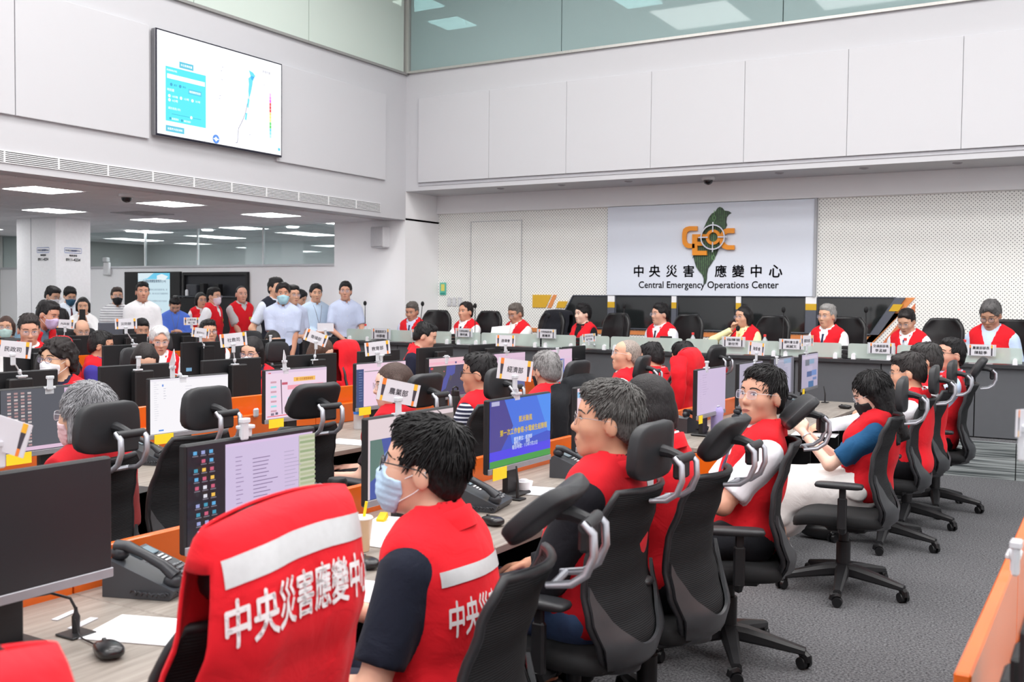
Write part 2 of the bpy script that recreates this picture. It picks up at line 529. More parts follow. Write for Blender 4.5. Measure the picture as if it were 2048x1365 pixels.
    # alcove
    struct('wall_alcove_back', MB().lohi((-20,12.75,0),(-10.9,12.9,2.22)), WHITE)
    struct('trim_5', MB().lohi((-20,12.72,2.20),(-10.93,12.93,2.235)), mat('grey_rail',(200,202,206)), label='pale rail below the partition glass')
    CG = glass_mat('clear_partition_glass', (236,242,242), .10, .01)
    for i, (x0, x1) in enumerate(((-20,-17.6),(-17.59,-15.6),(-15.59,-14.2),(-14.19,-12.6),(-12.59,-10.93))):
        struct('window_%d' % (21+i), MB().lohi((x0,12.80,2.235),(x1,12.82,2.89)), CG, label='clear glass pane above the partition wall')
        struct('trim_%d' % (21+i), MB().lohi((x1-.012,12.79,2.235),(x1+.012,12.83,2.89)), mat('mullion',(215,218,220)), label='thin pale glass mullion')
    struct('wall_alcove_far', MB().lohi((-21,16.4,0),(-10,16.6,2.95)), mat('far_wall_paint',(244,247,248)))
    struct('wall_alcove_left', MB().lohi((-20.2,-4,0),(-20,19,2.95)), mat('alcove_grey_paint',(200,200,198)))
    struct('wall_alcove_near', MB().lohi((-20,-4.2,0),(-9.8,-4,2.95)), WHITE)
    struct('wall_alcove_end', MB().lohi((-11,12.9,0),(-10.9,19,2.95)), WHITE)
    # pillar with phone numbers
    pil = struct('wall_column', MB().lohi((-15.25,10.0,0),(-14.25,10.62,2.9)), mat('column_paint',(244,244,246)))
    struct('column_joint', MB().lohi((-14.88,9.995,0),(-14.872,10.0,2.9)), mat('gap_grey',(190,190,196)), pil)
    blue = mat('blue_print',(90,120,190)); dk = mat('dark_print',(70,75,85))
    for (o, ax) in (((-14.56,9.993,0),(1,0,0)), ((-14.243,10.30,0),(0,1,0))):
        o = Vector(o)
        t = MB(); put_text(t,'8911-4234',o+Vector((0,0,2.235)),ax,(0,0,1),width=.26); part('lettering',t,dk,pil,False)
        t = MB(); put_text(t,'傳真號碼',o+Vector((0,0,2.30)),ax,(0,0,1),width=.14); part('lettering',t,dk,pil,False)
        t = MB(); put_text(t,'中央災害應變中心',o+Vector((0,0,2.38)),ax,(0,0,1),width=.27)
        axv = Vector(ax)
        for sz in (-1,1): t._add([o+axv*-.15+Vector((0,0,2.38+sz*.035)), o+axv*.15+Vector((0,0,2.38+sz*.035)), o+axv*.15+Vector((0,0,2.38+sz*.042)), o+axv*-.15+Vector((0,0,2.38+sz*.042))],[[0,1,2,3]])
        for sz in (-1,1): t._add([o+axv*sz*.15+Vector((0,0,2.345)), o+axv*(sz*.155)+Vector((0,0,2.345)), o+axv*(sz*.155)+Vector((0,0,2.415)), o+axv*sz*.15+Vector((0,0,2.415))],[[0,1,2,3]])
        part('lettering',t,blue,pil,False)
    # alcove ceiling of square tiles with light panels
    slab = struct('ceiling_alcove', MB().lohi((-20,-4,2.93),(-9.8,19,3.0)), mat('ceiling_void',(150,148,150)))
    TM = mat('ceiling_tile_board',(240,238,240),rough=.8,var=.02)
    P = .616
    tile = MB().rbox((0,0,0),(P-.012,P-.012,.03),.006).mesh('ceiling_tile', TM, False)
    tl = MB().rbox((0,0,0),(P-.012,P-.012,.024),.004).mesh('diffuser', LIGHTP, False)
    lights = set()
    for i in range(-2, 16):
        for j in range(-19, 19):
            lit = (i % 4 == 0 and j % 3 == 0 and ((i//4) % 1 == 0))
            x = -10.84 - i*P; y = 7.44 + j*.6233
            if x > -9.85 or x < -20 or y > 16.3: continue
            if lit:
                lights.add((x,y))
                solo('ceiling_light', tl, None, 'flat square light panel set among the low ceiling tiles', 'light', (x,y,2.902), 0, 'square light panels in the low tiled ceiling')
            elif y > 4.0:
                o = link('ceiling_tile', tile, slab); o.location = (x,y,2.905)
    struct('ceiling_alcove_near', MB().lohi((-20,-4,2.895),(-9.8,3.85,2.92)), TM)
    # round downlights, vent and dome cameras
    rl = MB(); rl.lathe([(.10,0),(.10,-.01),(.085,-.016),(.085,-.008)], n=20); rlm = rl.mesh('downlight', LIGHTP)
    for px in ((263,462),(415,460),(585,454)):
        p = atz(px[0],px[1],2.885)
        solo('downlight', rlm, None, 'small round downlight in the low tiled ceiling', 'light', p, 0, 'round downlights in the low ceiling')
    v = thing('ceiling_vent','square white air diffuser in the low tiled ceiling','vent', atz(285,427,2.889))
    for k in range(4):
        r = .30 - k*.07; m = MB()
        for sx in (-1,1): m.box((sx*r,0,-.004-k*.002),(.035,2*r+.03,.008)); m.box((0,sx*r,-.004-k*.002),(2*r-.03,.035,.008))
        part('frame', m, mat('vent_white',(190,188,190)), v, False)
    def dome(loc, label):
        t = thing('dome_camera', label, 'camera', loc)
        part('housing', MB().lathe([(.085,0),(.09,-.02),(.085,-.035),(.065,-.045)],n=24), mat('camera_white',(222,222,224)), t)
        part('dome', MB().lathe([(.062,-.043),(.06,-.065),(.05,-.085),(.03,-.10),(.004,-.107)],n=24), mat('smoked_dome',(30,30,34),rough=.08,coat=.5), t)
    dome(atz(253,388,2.89), 'dark dome security camera under the low tiled ceiling')
    dome(Vector((-4.72,12.98,3.33)), 'dark dome security camera under the gallery overhang')
    dl = MB().lathe([(.055,0),(.055,-.008),(.04,-.012),(.04,-.004)], n=20); dlm = dl.mesh('downlight', mat('spot_grey',(176,174,180)))
    for px in (1001,1123,1257,1559,1728,1915):
        p = atz(px, 376-(px-1001)*.0555+1, 3.328); p.y = 12.95
        solo('downlight', dlm, None, 'small unlit round spot in the gallery underside', 'light', (p.x,12.95,3.33), 0, 'unlit round spots in the gallery underside')
    # dais platform
    struct('dais_platform', MB().lohi((-9.45,10.70,0),(7,13.6,.345)), CARPET, label='raised platform under the rear head table')
    st = stripe_mat()
    for i, (x0,x1) in enumerate(((-9.45,-7.5),(-7.49,-5.6),(-5.59,-3.7),(-3.69,-2.6),(-2.59,-.79),(-.78,1.1),(1.11,3),(3.01,7))):
        struct('trim_%d' % (41+i), MB().lohi((x0,10.67,0),(x1,10.70,.352)), st, label='striped grey carpet on the platform riser')
room()

# ---------------------------------------------------------------- things on the walls
def wall_fixtures():
    # loudspeaker on the pillar
    s = thing('wall_speaker','small white box loudspeaker high on the white pillar','speaker',(-9.93,12.62,2.63))
    part('cabinet', MB().rbox((0,0,0),(.26,.17,.33),.015), mat('speaker_white',(225,225,228)), s)
    part('grille', MB().rbox((0,-.09,0),(.23,.014,.30),.01), mat('speaker_grille',(200,200,204),rough=.7,bump=.6,bscale=500), s)
    part('bracket', MB().box((0,.08,0),(.06,.06,.1)), STEEL, s)
    # wall lamp in the alcove
    p = atY(214,538,12.7)
    t = thing('emergency_lamp','small white boxy emergency lamp on the alcove wall','lamp',(p.x,12.73,p.z))
    part('body', MB().rbox((0,-.03,0),(.16,.06,.24),.012), mat('camera_white',(222,222,224)), t)
    part('lamp_head', MB().rbox((0,-.05,.17),(.14,.08,.09),.015), mat('lamp_grey',(196,198,200)), t)
    # green evacuation notice
    p = atY(872,578,13.59)
    t = thing('wall_notice','small green and yellow notice fixed beside the perforated wall','notice',(-9.40,13.585,p.z))
    part('board', MB().rbox((0,0,0),(.12,.01,.20),.002), mat('notice_green',(96,190,170)), t, False)
    part('emblem', MB().rbox((0,-.006,.02),(.07,.004,.11),.001), mat('notice_yellow',(226,216,110)), t, False)
    part('band', MB().rbox((0,-.006,-.075),(.09,.004,.02),.001), mat('notice_teal',(40,140,130)), t, False)
    # flush door in the perforated wall
    d = struct('door_1', MB().lohi((-8.86,13.585,.35),(-7.945,13.6,2.9)), PERF, label='flush door in the perforated wall')
    fr = MB()
    fr.lohi((-8.875,13.58,.35),(-8.862,13.592,2.905)); fr.lohi((-7.943,13.58,.35),(-7.93,13.592,2.905)); fr.lohi((-8.875,13.58,2.9),(-7.93,13.592,2.912))
    struct('door_frame', fr, mat('door_gap',(196,198,200)), d)
    # switches
    for k,(px) in enumerate((898,908,919)):
        p = atY(px,604,13.58)
        t = thing('wall_switch','tall white wall switch plate on the perforated wall','switch',(p.x,13.59,p.z),0,'white switch plates on the perforated wall')
        part('plate', MB().rbox((0,0,0),(.07,.014,.14),.004), PANELW, t)
        part('rocker', MB().rbox((0,-.009,.0),(.03,.008,.07),.002), mat('rocker',(225,226,228)), t)
    # framed dark windows (control room) in the rear wall
    DG = mat('dark_mirror_glass',(34,37,38),rough=.08,var=.05,spec=.9,coat=.3)
    FRM = mat('window_frame_grey',(70,74,84),rough=.4)
    z0,z1 = 1.27,1.745
    panes = [((-7.30,z0),(-6.44,z0),(-6.44,z1),(-7.02,z1)), ((-6.32,z0),(-5.44,z0),(-5.44,z1),(-6.32,z1)),
             ((-5.36,z0),(-4.50,z0),(-4.50,z1),(-5.36,z1)), ((-4.43,z0),(-3.55,z0),(-3.55,z1),(-4.43,z1)),
             ((-3.40,z0),(-2.72,z0),(-2.42,z1),(-3.40,z1))]
    for i, q in enumerate(panes):
        w_ = struct('window_%d' % (31+i), MB().prism(q, 1, 13.575, 13.6), DG, label='dark mirror-like window in the rear wall')
        fm = MB()
        for k in range(4):
            a = Vector((q[k][0],13.572,q[k][1])); b = Vector((q[(k+1)%4][0],13.572,q[(k+1)%4][1]))
            fm.tube([a,b],.012,6)
        struct('window_frame', fm, FRM, w_)
    GR = mat('post_grey',(92,95,106)); YE = mat('post_yellow',(216,172,40)); ORG = mat('stripe_orange',(226,140,80)); OR2 = mat('stripe_salmon',(222,130,88))
    for i,(x0,x1) in enumerate(((-6.44,-6.33),(-5.44,-5.37),(-4.50,-4.43),(-3.55,-3.41))):
        t = struct('trim_%d' % (61+i), MB().lohi((x0,13.555,1.27),(x1,13.6,1.75)), GR, label='grey window post with white cap and yellow band')
        struct('post_cap', MB().lohi((x0-.001,13.553,1.66),(x1+.001,13.599,1.752)), WHITE, t)
        struct('post_band', MB().lohi((x0-.001,13.552,1.575),(x1+.001,13.599,1.66)), YE, t)
    t = struct('trim_71', MB().prism([(-2.72,1.27),(-2.62,1.27),(-2.30,1.75),(-2.42,1.75)],1,13.56,13.6), GR, label='slanted grey window post with yellow band')
    struct('post_band', MB().prism([(-2.50,1.575),(-2.385,1.575),(-2.325,1.665),(-2.445,1.665)],1,13.555,13.6), YE, t)
    # painted orange stripes along the wall
    def stripe(n, poly, m, lab):
        struct(n, MB().prism(poly,1,13.586,13.6), m, label=lab)
    stripe('trim_72', [(-8.2,1.185),(-2.8,1.185),(-2.72,1.245),(-8.2,1.245)], ORG, 'orange stripe under the dark windows')
    stripe('trim_73', [(-8.2,1.09),(-2.9,1.09),(-2.86,1.13),(-8.2,1.13)], OR2, 'lower orange stripe under the dark windows')
    gm = mat('graphic_gold',(224,176,50)); om = mat('graphic_orange',(232,148,84))
    stripe('trim_74', [(-7.73,1.56),(-7.50,1.56),(-7.40,1.755),(-7.73,1.755)], gm, 'gold painted block on the perforated wall')
    stripe('trim_75', [(-7.47,1.56),(-7.40,1.56),(-7.31,1.755),(-7.37,1.755)], om, 'slanted orange painted bar')
    stripe('trim_76', [(-7.32,1.56),(-7.17,1.56),(-7.12,1.66),(-7.28,1.66)], gm, 'small gold painted bar')
    stripe('trim_77', [(-2.86,1.10),(-2.74,1.10),(-2.19,1.75),(-2.30,1.75)], om, 'slanted orange painted bar by the last window')
    stripe('trim_78', [(-2.62,1.10),(-2.52,1.10),(-2.19,1.55),(-2.19,1.68)], OR2, 'thin slanted salmon bar by the last window')
    stripe('trim_79', [(-2.90,1.06),(-2.80,1.06),(-2.36,1.55),(-2.44,1.55)], gm, 'thin slanted gold bar by the last window')
wall_fixtures()

# ---------------------------------------------------------------- the centre's sign
TAIWAN = [(.60,1.0),(.66,.985),(.70,.95),(.80,.94),(.86,.915),(.80,.895),(.76,.86),(.75,.80),(.77,.76),(.72,.70),(.69,.63),(.63,.54),(.60,.47),(.56,.40),(.50,.33),(.43,.26),(.36,.20),(.34,.13),(.335,.06),(.31,.0),(.265,.0),(.265,.07),(.23,.12),(.15,.17),(.09,.22),(.05,.29),(.02,.36),(.0,.335),(.02,.38),(.04,.44),(.10,.54),(.17,.63),(.24,.72),(.30,.80),(.36,.87),(.42,.915),(.50,.94),(.55,.985)]
def sign():
    t = thing('centre_sign','large white wall sign with orange CEOC emblem over a dark green island','sign',(-4.955,13.60,0))
    Y = -.06
    part('board', MB().rbox((0,-.03,2.398),(3.0,.06,1.29),.006), mat('sign_board',(226,232,244),rough=.4,var=.01), t, False)
    A = Vector((1,0,0)); U = Vector((0,0,1))
    # pixel frame of the sign: px 1217..1630 , y 407..593  (x along wall, z up) from the wall plane
    def W(px, py):
        p = atY(px, py, 13.53); return Vector((p.x + 4.955, Y, p.z))
    def lift(o, k): return (o[0], Y - k, o[2])
    # island
    p0 = W(1384,568); p1 = W(1463,413)
    sx, sz = p1.x - p0.x, p1.z - p0.z
    isl = part('island', MB().prism([(p0.x + a/.86*sx, p0.z + b*sz) for a, b in TAIWAN],1,Y-.012,Y), mat('island_green',(58,72,60),var=.2,vscale=25), t, False)
    dg = MB(); random.seed(3)
    inside = []
    def inpoly(a, b):
        c = False; n = len(TAIWAN)
        for i in range(n):
            x1,y1 = TAIWAN[i]; x2,y2 = TAIWAN[(i+1)%n]
            if (y1>b)!=(y2>b) and a < (x2-x1)*(b-y1)/(y2-y1)+x1: c = not c
        return c
    for i in range(19):
        for j in range(46):
            a = .03 + i*.045; b = .02 + j*.0215
            if inpoly(a-.02,b) and inpoly(a+.03,b):
                big = i == 10
                if big and j % 3: continue
                put_text(dg, random.choice('01'), (p0.x + a/.86*sx, Y-.0145, p0.z + b*sz), A, U, height=.07 if big else .022, bold=.0)
    part('digits', dg, mat('digit_green',(112,160,104)), isl, False)['kind'] = 'stuff'
    ORM = mat('sign_orange',(240,150,40),rough=.35,var=.05)
    # letter strokes as boxes: C E (O ring) C
    def bar(m, x0,y0,x1,y1, th=.045):
        a = W(x0,y0); b = W(x1,y1)
        m.lohi((min(a.x,b.x),Y-th,min(a.z,b.z)),(max(a.x,b.x),Y-.012,max(a.z,b.z)))
    def arc(m, cx, cz, r0, r1, a0, a1, th=.045, n=24):
        P = []; F = []
        for i in range(n+1):
            q = math.radians(a0 + (a1-a0)*i/n)
            for (r, y) in ((r0,Y-.012),(r1,Y-.012),(r1,Y-th),(r0,Y-th)):
                P.append((cx+math.cos(q)*r, y, cz+math.sin(q)*r))
        for i in range(n):
            for k in range(4):
                k2 = (k+1)%4; F.append([i*4+k, i*4+k2, (i+1)*4+k2, (i+1)*4+k])
        F.append([3,2,1,0]); F.append([n*4,n*4+1,n*4+2,n*4+3]); m._add(P,F)
    def outline(name, pts):
        part(name, MB().prism([(W(x,y).x, W(x,y).z) for x, y in pts][::-1],1,Y-.045,Y-.012), ORM, t)
    outline('letter_c', [(1396,453),(1396,462),(1381,462),(1376,465),(1374,471),(1374,481),(1376,486),(1380,488),(1391,488),(1391,497),(1378,497),(1371,494),(1367,488),(1366,480),(1366,468),(1368,459),(1373,455),(1380,453)])
    outline('letter_e', [(1386,469),(1414,469),(1414,477),(1396,477),(1396,484),(1408,484),(1408,492),(1396,492),(1396,502),(1415,502),(1415,511),(1386,511)])
    o = W(1428,475); m = MB(); arc(m,o.x,o.z,.065,.105,0,360,.05,36); part('letter_o', m, ORM, t)
    outline('letter_c', [(1470,457),(1470,467),(1457,467),(1452,470),(1449,476),(1449,483),(1452,488),(1457,491),(1470,491),(1470,500),(1455,500),(1447,497),(1442,490),(1440,482),(1441,472),(1445,464),(1450,459),(1457,457)])
    CH = mat('chrome',(205,205,212),rough=.18,metal=1)
    m = MB(); arc(m,o.x,o.z,.158,.176,0,360,.07,48)
    for k in range(4):
        q = k*PI/2; d = Vector((math.cos(q),0,math.sin(q)))
        c_ = Vector((o.x,Y-.055,o.z)) + d*.14
        m.box(c_, (abs(d.x)*.12+.016,.02,abs(d.z)*.12+.016))
    part('crosshair', m, CH, t)
    INK = mat('sign_ink',(42,46,58),rough=.4)
    for ch, px in zip('中央災害應變中心',(1277,1309,1343,1377,1441,1476,1512,1551)):
        a = W(px, 542.5); mm = MB(); put_text(mm, ch, (a.x,Y-.004,a.z), A, U, height=.165, bold=.02)
        part('lettering', mm, INK, t, False)
    a = W(1412,572); mm = MB(); put_text(mm,'Central Emergency Operations Center',(a.x,Y-.004,a.z),A,U,width=2.03,height=.125,bold=.012)
    part('lettering', mm, INK, t, False)
    part('edge_trim', MB().lohi((1.5,-.075,1.753),(1.53,0,3.05)), mat('trim_grey',(176,178,184)), t, False)
sign()
# ================================================================ FURNITURE
def interp(tab, z):
    if z <= tab[0][0]: return tab[0][1]
    for (a, va), (b, vb) in zip(tab, tab[1:]):
        if z <= b:
            t = (z-a)/(b-a); t = t*t*(3-2*t); return va + (vb-va)*t
    return tab[-1][1]
def ribbed(name, rgb):
    """knitted mesh fabric with fine horizontal ribs"""
    m = mat(name, rgb, rough=.8, var=.12, vscale=80, spec=.25)
    nt = m.node_tree; b = nt.nodes['Principled BSDF']
    tc = nt.nodes.new('ShaderNodeTexCoord'); wv = nt.nodes.new('ShaderNodeTexWave')
    wv.bands_direction = 'Z'; wv.inputs['Scale'].default_value = 48; wv.inputs['Distortion'].default_value = .6
    wv.inputs['Detail'].default_value = 1
    nt.links.new(tc.outputs['Object'], wv.inputs['Vector'])
    bp = nt.nodes.new('ShaderNodeBump'); bp.inputs['Strength'].default_value = .35; bp.inputs['Distance'].default_value = .003
    nt.links.new(wv.outputs['Fac'], bp.inputs['Height']); nt.links.new(bp.outputs[0], b.inputs['Normal'])
    return m
CH_MESH = ribbed('chair_mesh_fabric', (34,35,37))
CH_PL = mat('chair_plastic', (40,41,44), rough=.42, var=.08, bump=.12, bscale=900)
CH_BASE = mat('chair_base_plastic', (36,36,38), rough=.38, var=.08)
CH_YOKE = mat('chair_yoke_plastic', (62,64,67), rough=.36, var=.06)
CH_FAB = mat('chair_seat_fabric', (26,27,29), rough=.85, var=.12, bump=.3, bscale=700)
ALU = mat('cast_aluminium', (190,192,200), rough=.42, metal=.75, var=.04)

BX = [(.40,-.215),(.45,-.262),(.51,-.272),(.60,-.240),(.70,-.215),(.80,-.222),(.92,-.258),(1.03,-.302)]
BW = [(.40,.09),(.44,.165),(.50,.215),(.60,.237),(.74,.228),(.90,.205),(.99,.19),(1.03,.165)]
def back_pt(u, v, off=0.0):
    z = .405 + v*.62; s = 2*u-1; w = interp(BW, z)
    x = interp(BX, z) + .055*s*s - off
    return (x, s*w, z)
def make_chair():
    t = thing('office_chair', '-', 'chair')
    # five star base
    leg = MB()
    prof = [(.02,.130,.040,.034),(.09,.124,.038,.034),(.18,.110,.032,.028),(.28,.092,.026,.021),(.352,.080,.022,.016)]
    P = []; F = []
    for (r, z, hw, hh) in prof:
        for a, b in ((-1,-.6),(-.7,-1),(.7,-1),(1,-.6),(1,.4),(.6,1),(-.6,1),(-1,.4)): P.append((r, a*hw, z + b*hh))
    n = 8
    for i in range(len(prof)-1):
        for k in range(n): F.append([i*n+k, i*n+(k+1)%n, (i+1)*n+(k+1)%n, (i+1)*n+k])
    F.append(list(range(n))[::-1]); F.append([(len(prof)-1)*n+k for k in range(n)])
    leg._add([(p[0],-p[1],p[2]) for p in P], F)
    lm = leg.mesh('base_leg', CH_BASE)
    ca = MB()
    for s in (-1,1): ca.cyl((0,s*.008,.029),(0,s*.026,.029),.029,.026,16)
    ca.cyl((0,-.008,.029),(0,.008,.029),.012)
    ca.tube([(-.03,0,.036),(-.024,0,.056),(0,0,.066),(.02,0,.058)],[.016,.02,.021,.014],8)
    ca.cyl((.0,0,.06),(.0,0,.085),.011,.011,10)
    cm = ca.mesh('caster', mat('caster_black',(24,24,26),rough=.35))
    for k in range(5):
        a = 2*PI*k/5 + .35
        o = link('base_leg', lm, t); o.rotation_euler = (0,0,a)
        c = link('caster', cm, t); c.location = (.345*math.cos(a), .345*math.sin(a), 0); c.rotation_euler = (0,0,a*1.7+.5)
    part('gas_lift', MB().lathe([(.050,.10),(.050,.16),(.040,.165),(.040,.29),(.028,.292),(.028,.40)],n=18), CH_BASE, t)
    part('tilt_mechanism', MB().rbox((-.02,0,.385),(.24,.17,.055),.02), CH_BASE, t)
    def sw(p):
        x, y, z = p
        return (x, y, z - (.035*max(0, (x-.12)/.13)**2 if x > .12 else 0) + .012*(y/.24)**2)
    part('seat', MB().sq((.02,0,.435),(.25,.245,.042),.45,.42,36,12,None,sw), CH_FAB, t, angle=60)
    def nrm(u, v):
        a = Vector(back_pt(max(0,u-.01),v)); b = Vector(back_pt(min(1,u+.01),v)); c = Vector(back_pt(u,max(0,v-.01))); d = Vector(back_pt(u,min(1,v+.01)))
        return (b-a).cross(d-c).normalized()
    bk = part('backrest', MB().sheet(lambda u,v: (back_pt(u,v), nrm(u,v)), 17, 25, .016), CH_MESH, t, angle=60)
    rim = [Vector(back_pt(0,j/20)) for j in range(21)] + [Vector(back_pt(i/12,1)) for i in range(1,12)] + [Vector(back_pt(1,1-j/20)) for j in range(21)]
    part('back_frame', MB().tube(rim, .0125, 8), CH_PL, t, angle=60)
    def yk(u, v):
        s = 2*u-1
        top = .15 + .36*abs(s)**2.2          # v on the backrest where the yoke stops
        vv = -.02 + v*(top+.02)
        p = Vector(back_pt(u, vv, .022 + .012*(1-v)*(1-s*s))); p.y *= 1.03
        return (p, nrm(u, max(0,vv)))
    part('yoke', MB().sheet(yk, 21, 9, .012), CH_YOKE, t, angle=60)
    part('spine', MB().tube([(-.06,0,.385),(-.15,0,.385),(-.225,0,.40),(-.27,0,.45)],[.05,.045,.05,.03],10,True,.5), CH_YOKE, t, angle=60)
    # headrest
    hr = link('headrest_pivot', None, t); hr.empty_display_size = .02
    HB = Vector((-.325,0,1.135))
    def hw(p):
        x, y, z = p
        return (x + .9*y*y - .25*z*z/.1*.1, y*(1 - .9*(z/.1)*.08), z)
    hp = part('headrest', MB().sq((0,0,0),(.024,.148,.098),.5,.28,40,12,None,hw), CH_PL, t, angle=60)
    hp.location = (-.305,0,1.155); hp.rotation_euler = (0,-.18,0)
    COL.objects.unlink(hr); bpy.data.objects.remove(hr)
    part('headrest_link', MB().tube([(-.325,0,1.155),(-.36,0,1.150),(-.405,0,1.135)],[.022,.018,.016],10).rbox((-.398,0,1.105),(.03,.085,.075),.008).cyl((-.405,-.066,1.135),(-.405,.066,1.135),.016,.016,12), CH_PL, t)
    for s in (-1,1):
        part('headrest_bracket', MB().tube([(-.40,s*.062,1.145),(-.425,s*.062,1.12),(-.428,s*.062,1.07),(-.41,s*.062,1.025),(-.375,s*.062,1.0),(-.315,s*.062,.992)],[.011,.0125,.0125,.0125,.012,.010],10,True,.8), ALU, t, angle=60)
    part('bracket_bar', MB().tube([(-.33,-.062,.994),(-.33,.062,.994)],.009,8), ALU, t)
    for s in (-1,1):
        a = part('armrest_post', MB().tube([(-.02,s*.19,.395),(-.02,s*.26,.40),(-.02,s*.275,.43)],[.02,.022,.024],8).rbox((-.02,s*.278,.50),(.05,.03,.18),.008).rbox((-.02,s*.278,.60),(.036,.022,.10),.006), CH_BASE, t)
        part('armrest', MB().sq((0,s*.275,.655),(.13,.047,.017),.5,.4,28,8), CH_PL, t, angle=60)
    return t
CHAIR = make_chair()
CHAIR_USED = [False]
def chair(x, y, face, label, head_tilt=None, z=0, group=None, bare=False):
    """face: direction (deg) the sitter looks; returns the root"""
    rz = math.radians(face)
    if not CHAIR_USED[0]:
        CHAIR_USED[0] = True; c = CHAIR; c.location = (x,y,z); c.rotation_euler = (0,0,rz); c['label'] = label
        if group: c['group'] = group
    else:
        c = copy_tree(CHAIR, (x,y,z), rz, label, 'chair', group)
    for ch in list(c.children):
        n = ch.name.split('.')[0]
        if n == 'headrest' and head_tilt is not None:
            ch.rotation_euler = (0, -head_tilt, 0)
        if bare and n in ('headrest_link','headrest_bracket','bracket_bar'): bpy.data.objects.remove(ch)
    return c

def make_exec():
    t = thing('executive_chair', '-', 'chair')
    LE = mat('black_leather',(24,24,26),rough=.32,var=.08,bump=.15,bscale=300)
    for k in range(5):
        a = 2*PI*k/5+.3
        part('base_leg', MB().tube([(.02*math.cos(a),.02*math.sin(a),.12),(.18*math.cos(a),.18*math.sin(a),.10),(.31*math.cos(a),.31*math.sin(a),.07)],[.03,.024,.018],8), CH_BASE, t)
        part('caster', MB().ell((.31*math.cos(a),.31*math.sin(a),.03),(.03,.03,.03),10,6), CH_BASE, t)
    part('gas_lift', MB().cyl((0,0,.1),(0,0,.42),.03), CH_BASE, t)
    part('seat', MB().sq((.02,0,.45),(.27,.26,.06),.5,.4,32,10), LE, t, angle=60)
    def bp(u, v):
        s = 2*u-1; z = .48 + v*.66
        w = (.205 + .015*math.sin(v*PI))*(1 - .30*(max(0,v-.80)/.20)**2)
        x = -.23 - .10*v + .05*s*s - (.05*max(0,v-.72)*3.5)**1 * .5 + .03*math.sin(v*7)*.4
        return Vector((x, s*w, z))
    def nn(u,v):
        a=bp(max(0,u-.01),v); b=bp(min(1,u+.01),v); c=bp(u,max(0,v-.01)); d=bp(u,min(1,v+.01)); return (b-a).cross(d-c)
    part('backrest', MB().sheet(lambda u,v:(bp(u,v),nn(u,v)),15,19,.06), LE, t, angle=70)
    rim = [bp(0,j/12) for j in range(13)]+[bp(i/8,1) for i in range(1,8)]+[bp(1,1-j/12) for j in range(13)]
    part('piping', MB().tube(rim,.028,8), LE, t, angle=70)
    for s in (-1,1):
        part('armrest', MB().tube([(-.2,s*.28,.62),(0,s*.29,.66),(.16,s*.285,.65),(.2,s*.28,.60),(.16,s*.27,.47)],[.02,.026,.026,.022,.018],8), LE, t, angle=60)
    return t

# ---------------------------------------------------------------- screens
SCR = attr_mat('screen_emission', .95)
SCRD = attr_mat('screen_emission_dim', .8)
PRINT = attr_mat('flat_print', 0)
def screen_mesh(w, h, items, base, mtl=None, thick=.0012):
    """display facing +x, centred at origin; items: (x0,y0,x1,y1,rgb) in 0..1 from the top left as seen, or ('t',text,cx,cy,width,rgb)"""
    mb = MB()
    def P(u, v, k): return (k*.00035, (u-.5)*w, (.5-v)*h)   # viewer looks along -x : viewer's right is +y
    def rect(x0,y0,x1,y1,c,k): mb.quadcol([P(x0,y1,k),P(x1,y1,k),P(x1,y0,k),P(x0,y0,k)], lin(c))
    rect(0,0,1,1,base,0)
    for k, it in enumerate(items):
        kk = k + 1
        if it[0] == 't':
            _, s, cx, cy, wd, c = it[:6]
            put_text(mb, s, P(cx,cy,kk), (0,1,0), (0,0,1), width=wd*w, bold=.02, col=lin(c))
        elif it[0] == 'c':
            _, cx, cy, r, c = it; n = 16; o = P(cx,cy,kk)
            mb.quadcol([(o[0], o[1]+math.cos(2*PI*i/n)*r*h, o[2]+math.sin(2*PI*i/n)*r*h) for i in range(n)], lin(c))
        elif it[0] == 'p':
            mb.quadcol([P(u,v,kk) for u,v in it[1]], lin(it[2]))
        else: rect(*it[:4], it[4], kk)
    return mb.mesh('display', mtl or SCR, False)
def textlines(x0, x1, y0, y1, n, col, th=.35, seed=1, jitter=.5):
    r = random.Random(seed); out = []
    for i in range(n):
        y = y0 + (y1-y0)*i/n; h = (y1-y0)/n*th
        out.append((x0, y, x0 + (x1-x0)*(1-jitter*r.random()), y+h, col))
    return out
HOUSING = mat('monitor_housing',(27,28,31),rough=.5,var=.06)
SILVER = mat('monitor_silver',(150,150,156),rough=.4,metal=.4)
YNOTE = mat('yellow_note',(248,214,40),rough=.7)
def monitor(x, y, z, face, label, content=None, base=(20,20,24), pc=False, w=.575, h=.335, bottom=.135, note=False, silver=True, group=None, dim=False, note_w=.1):
    t = thing('monitor', label, 'monitor', (x,y,z), math.radians(face), group)
    cz = bottom + h/2
    part('housing', MB().rbox((-.012,0,cz),(.03,w,h),.006), HOUSING, t)
    part('bezel', MB().rbox((.004,0,bottom+.013),(.008,w,.026),.002), SILVER if silver else HOUSING, t)
    d = part('display', screen_mesh(w-.014, h-.035, content or [], base, SCRD if dim else SCR), None, t)
    d.location = (.0045, 0, cz+.0105)
    part('stand_post', MB().rbox((-.055,0,(bottom+.18)/2),(.03,.10,bottom+.18),.006).rbox((-.035,0,bottom+.17),(.04,.1,.1),.006), BLACKP, t)
    part('stand_base', MB().rbox((-.05,0,.008),(.13,.17,.014),.006), BLACKP, t)
    if pc: part('mini_pc', MB().rbox((-.075,0,cz-.035),(.05,.15,.33),.008), BLACKP, t)
    if note:
        part('sticky_note', MB().box((.0095,-w/2+.03+note_w/2,bottom-.002),(.0015,note_w,.055)), YNOTE, t, False)
    return t

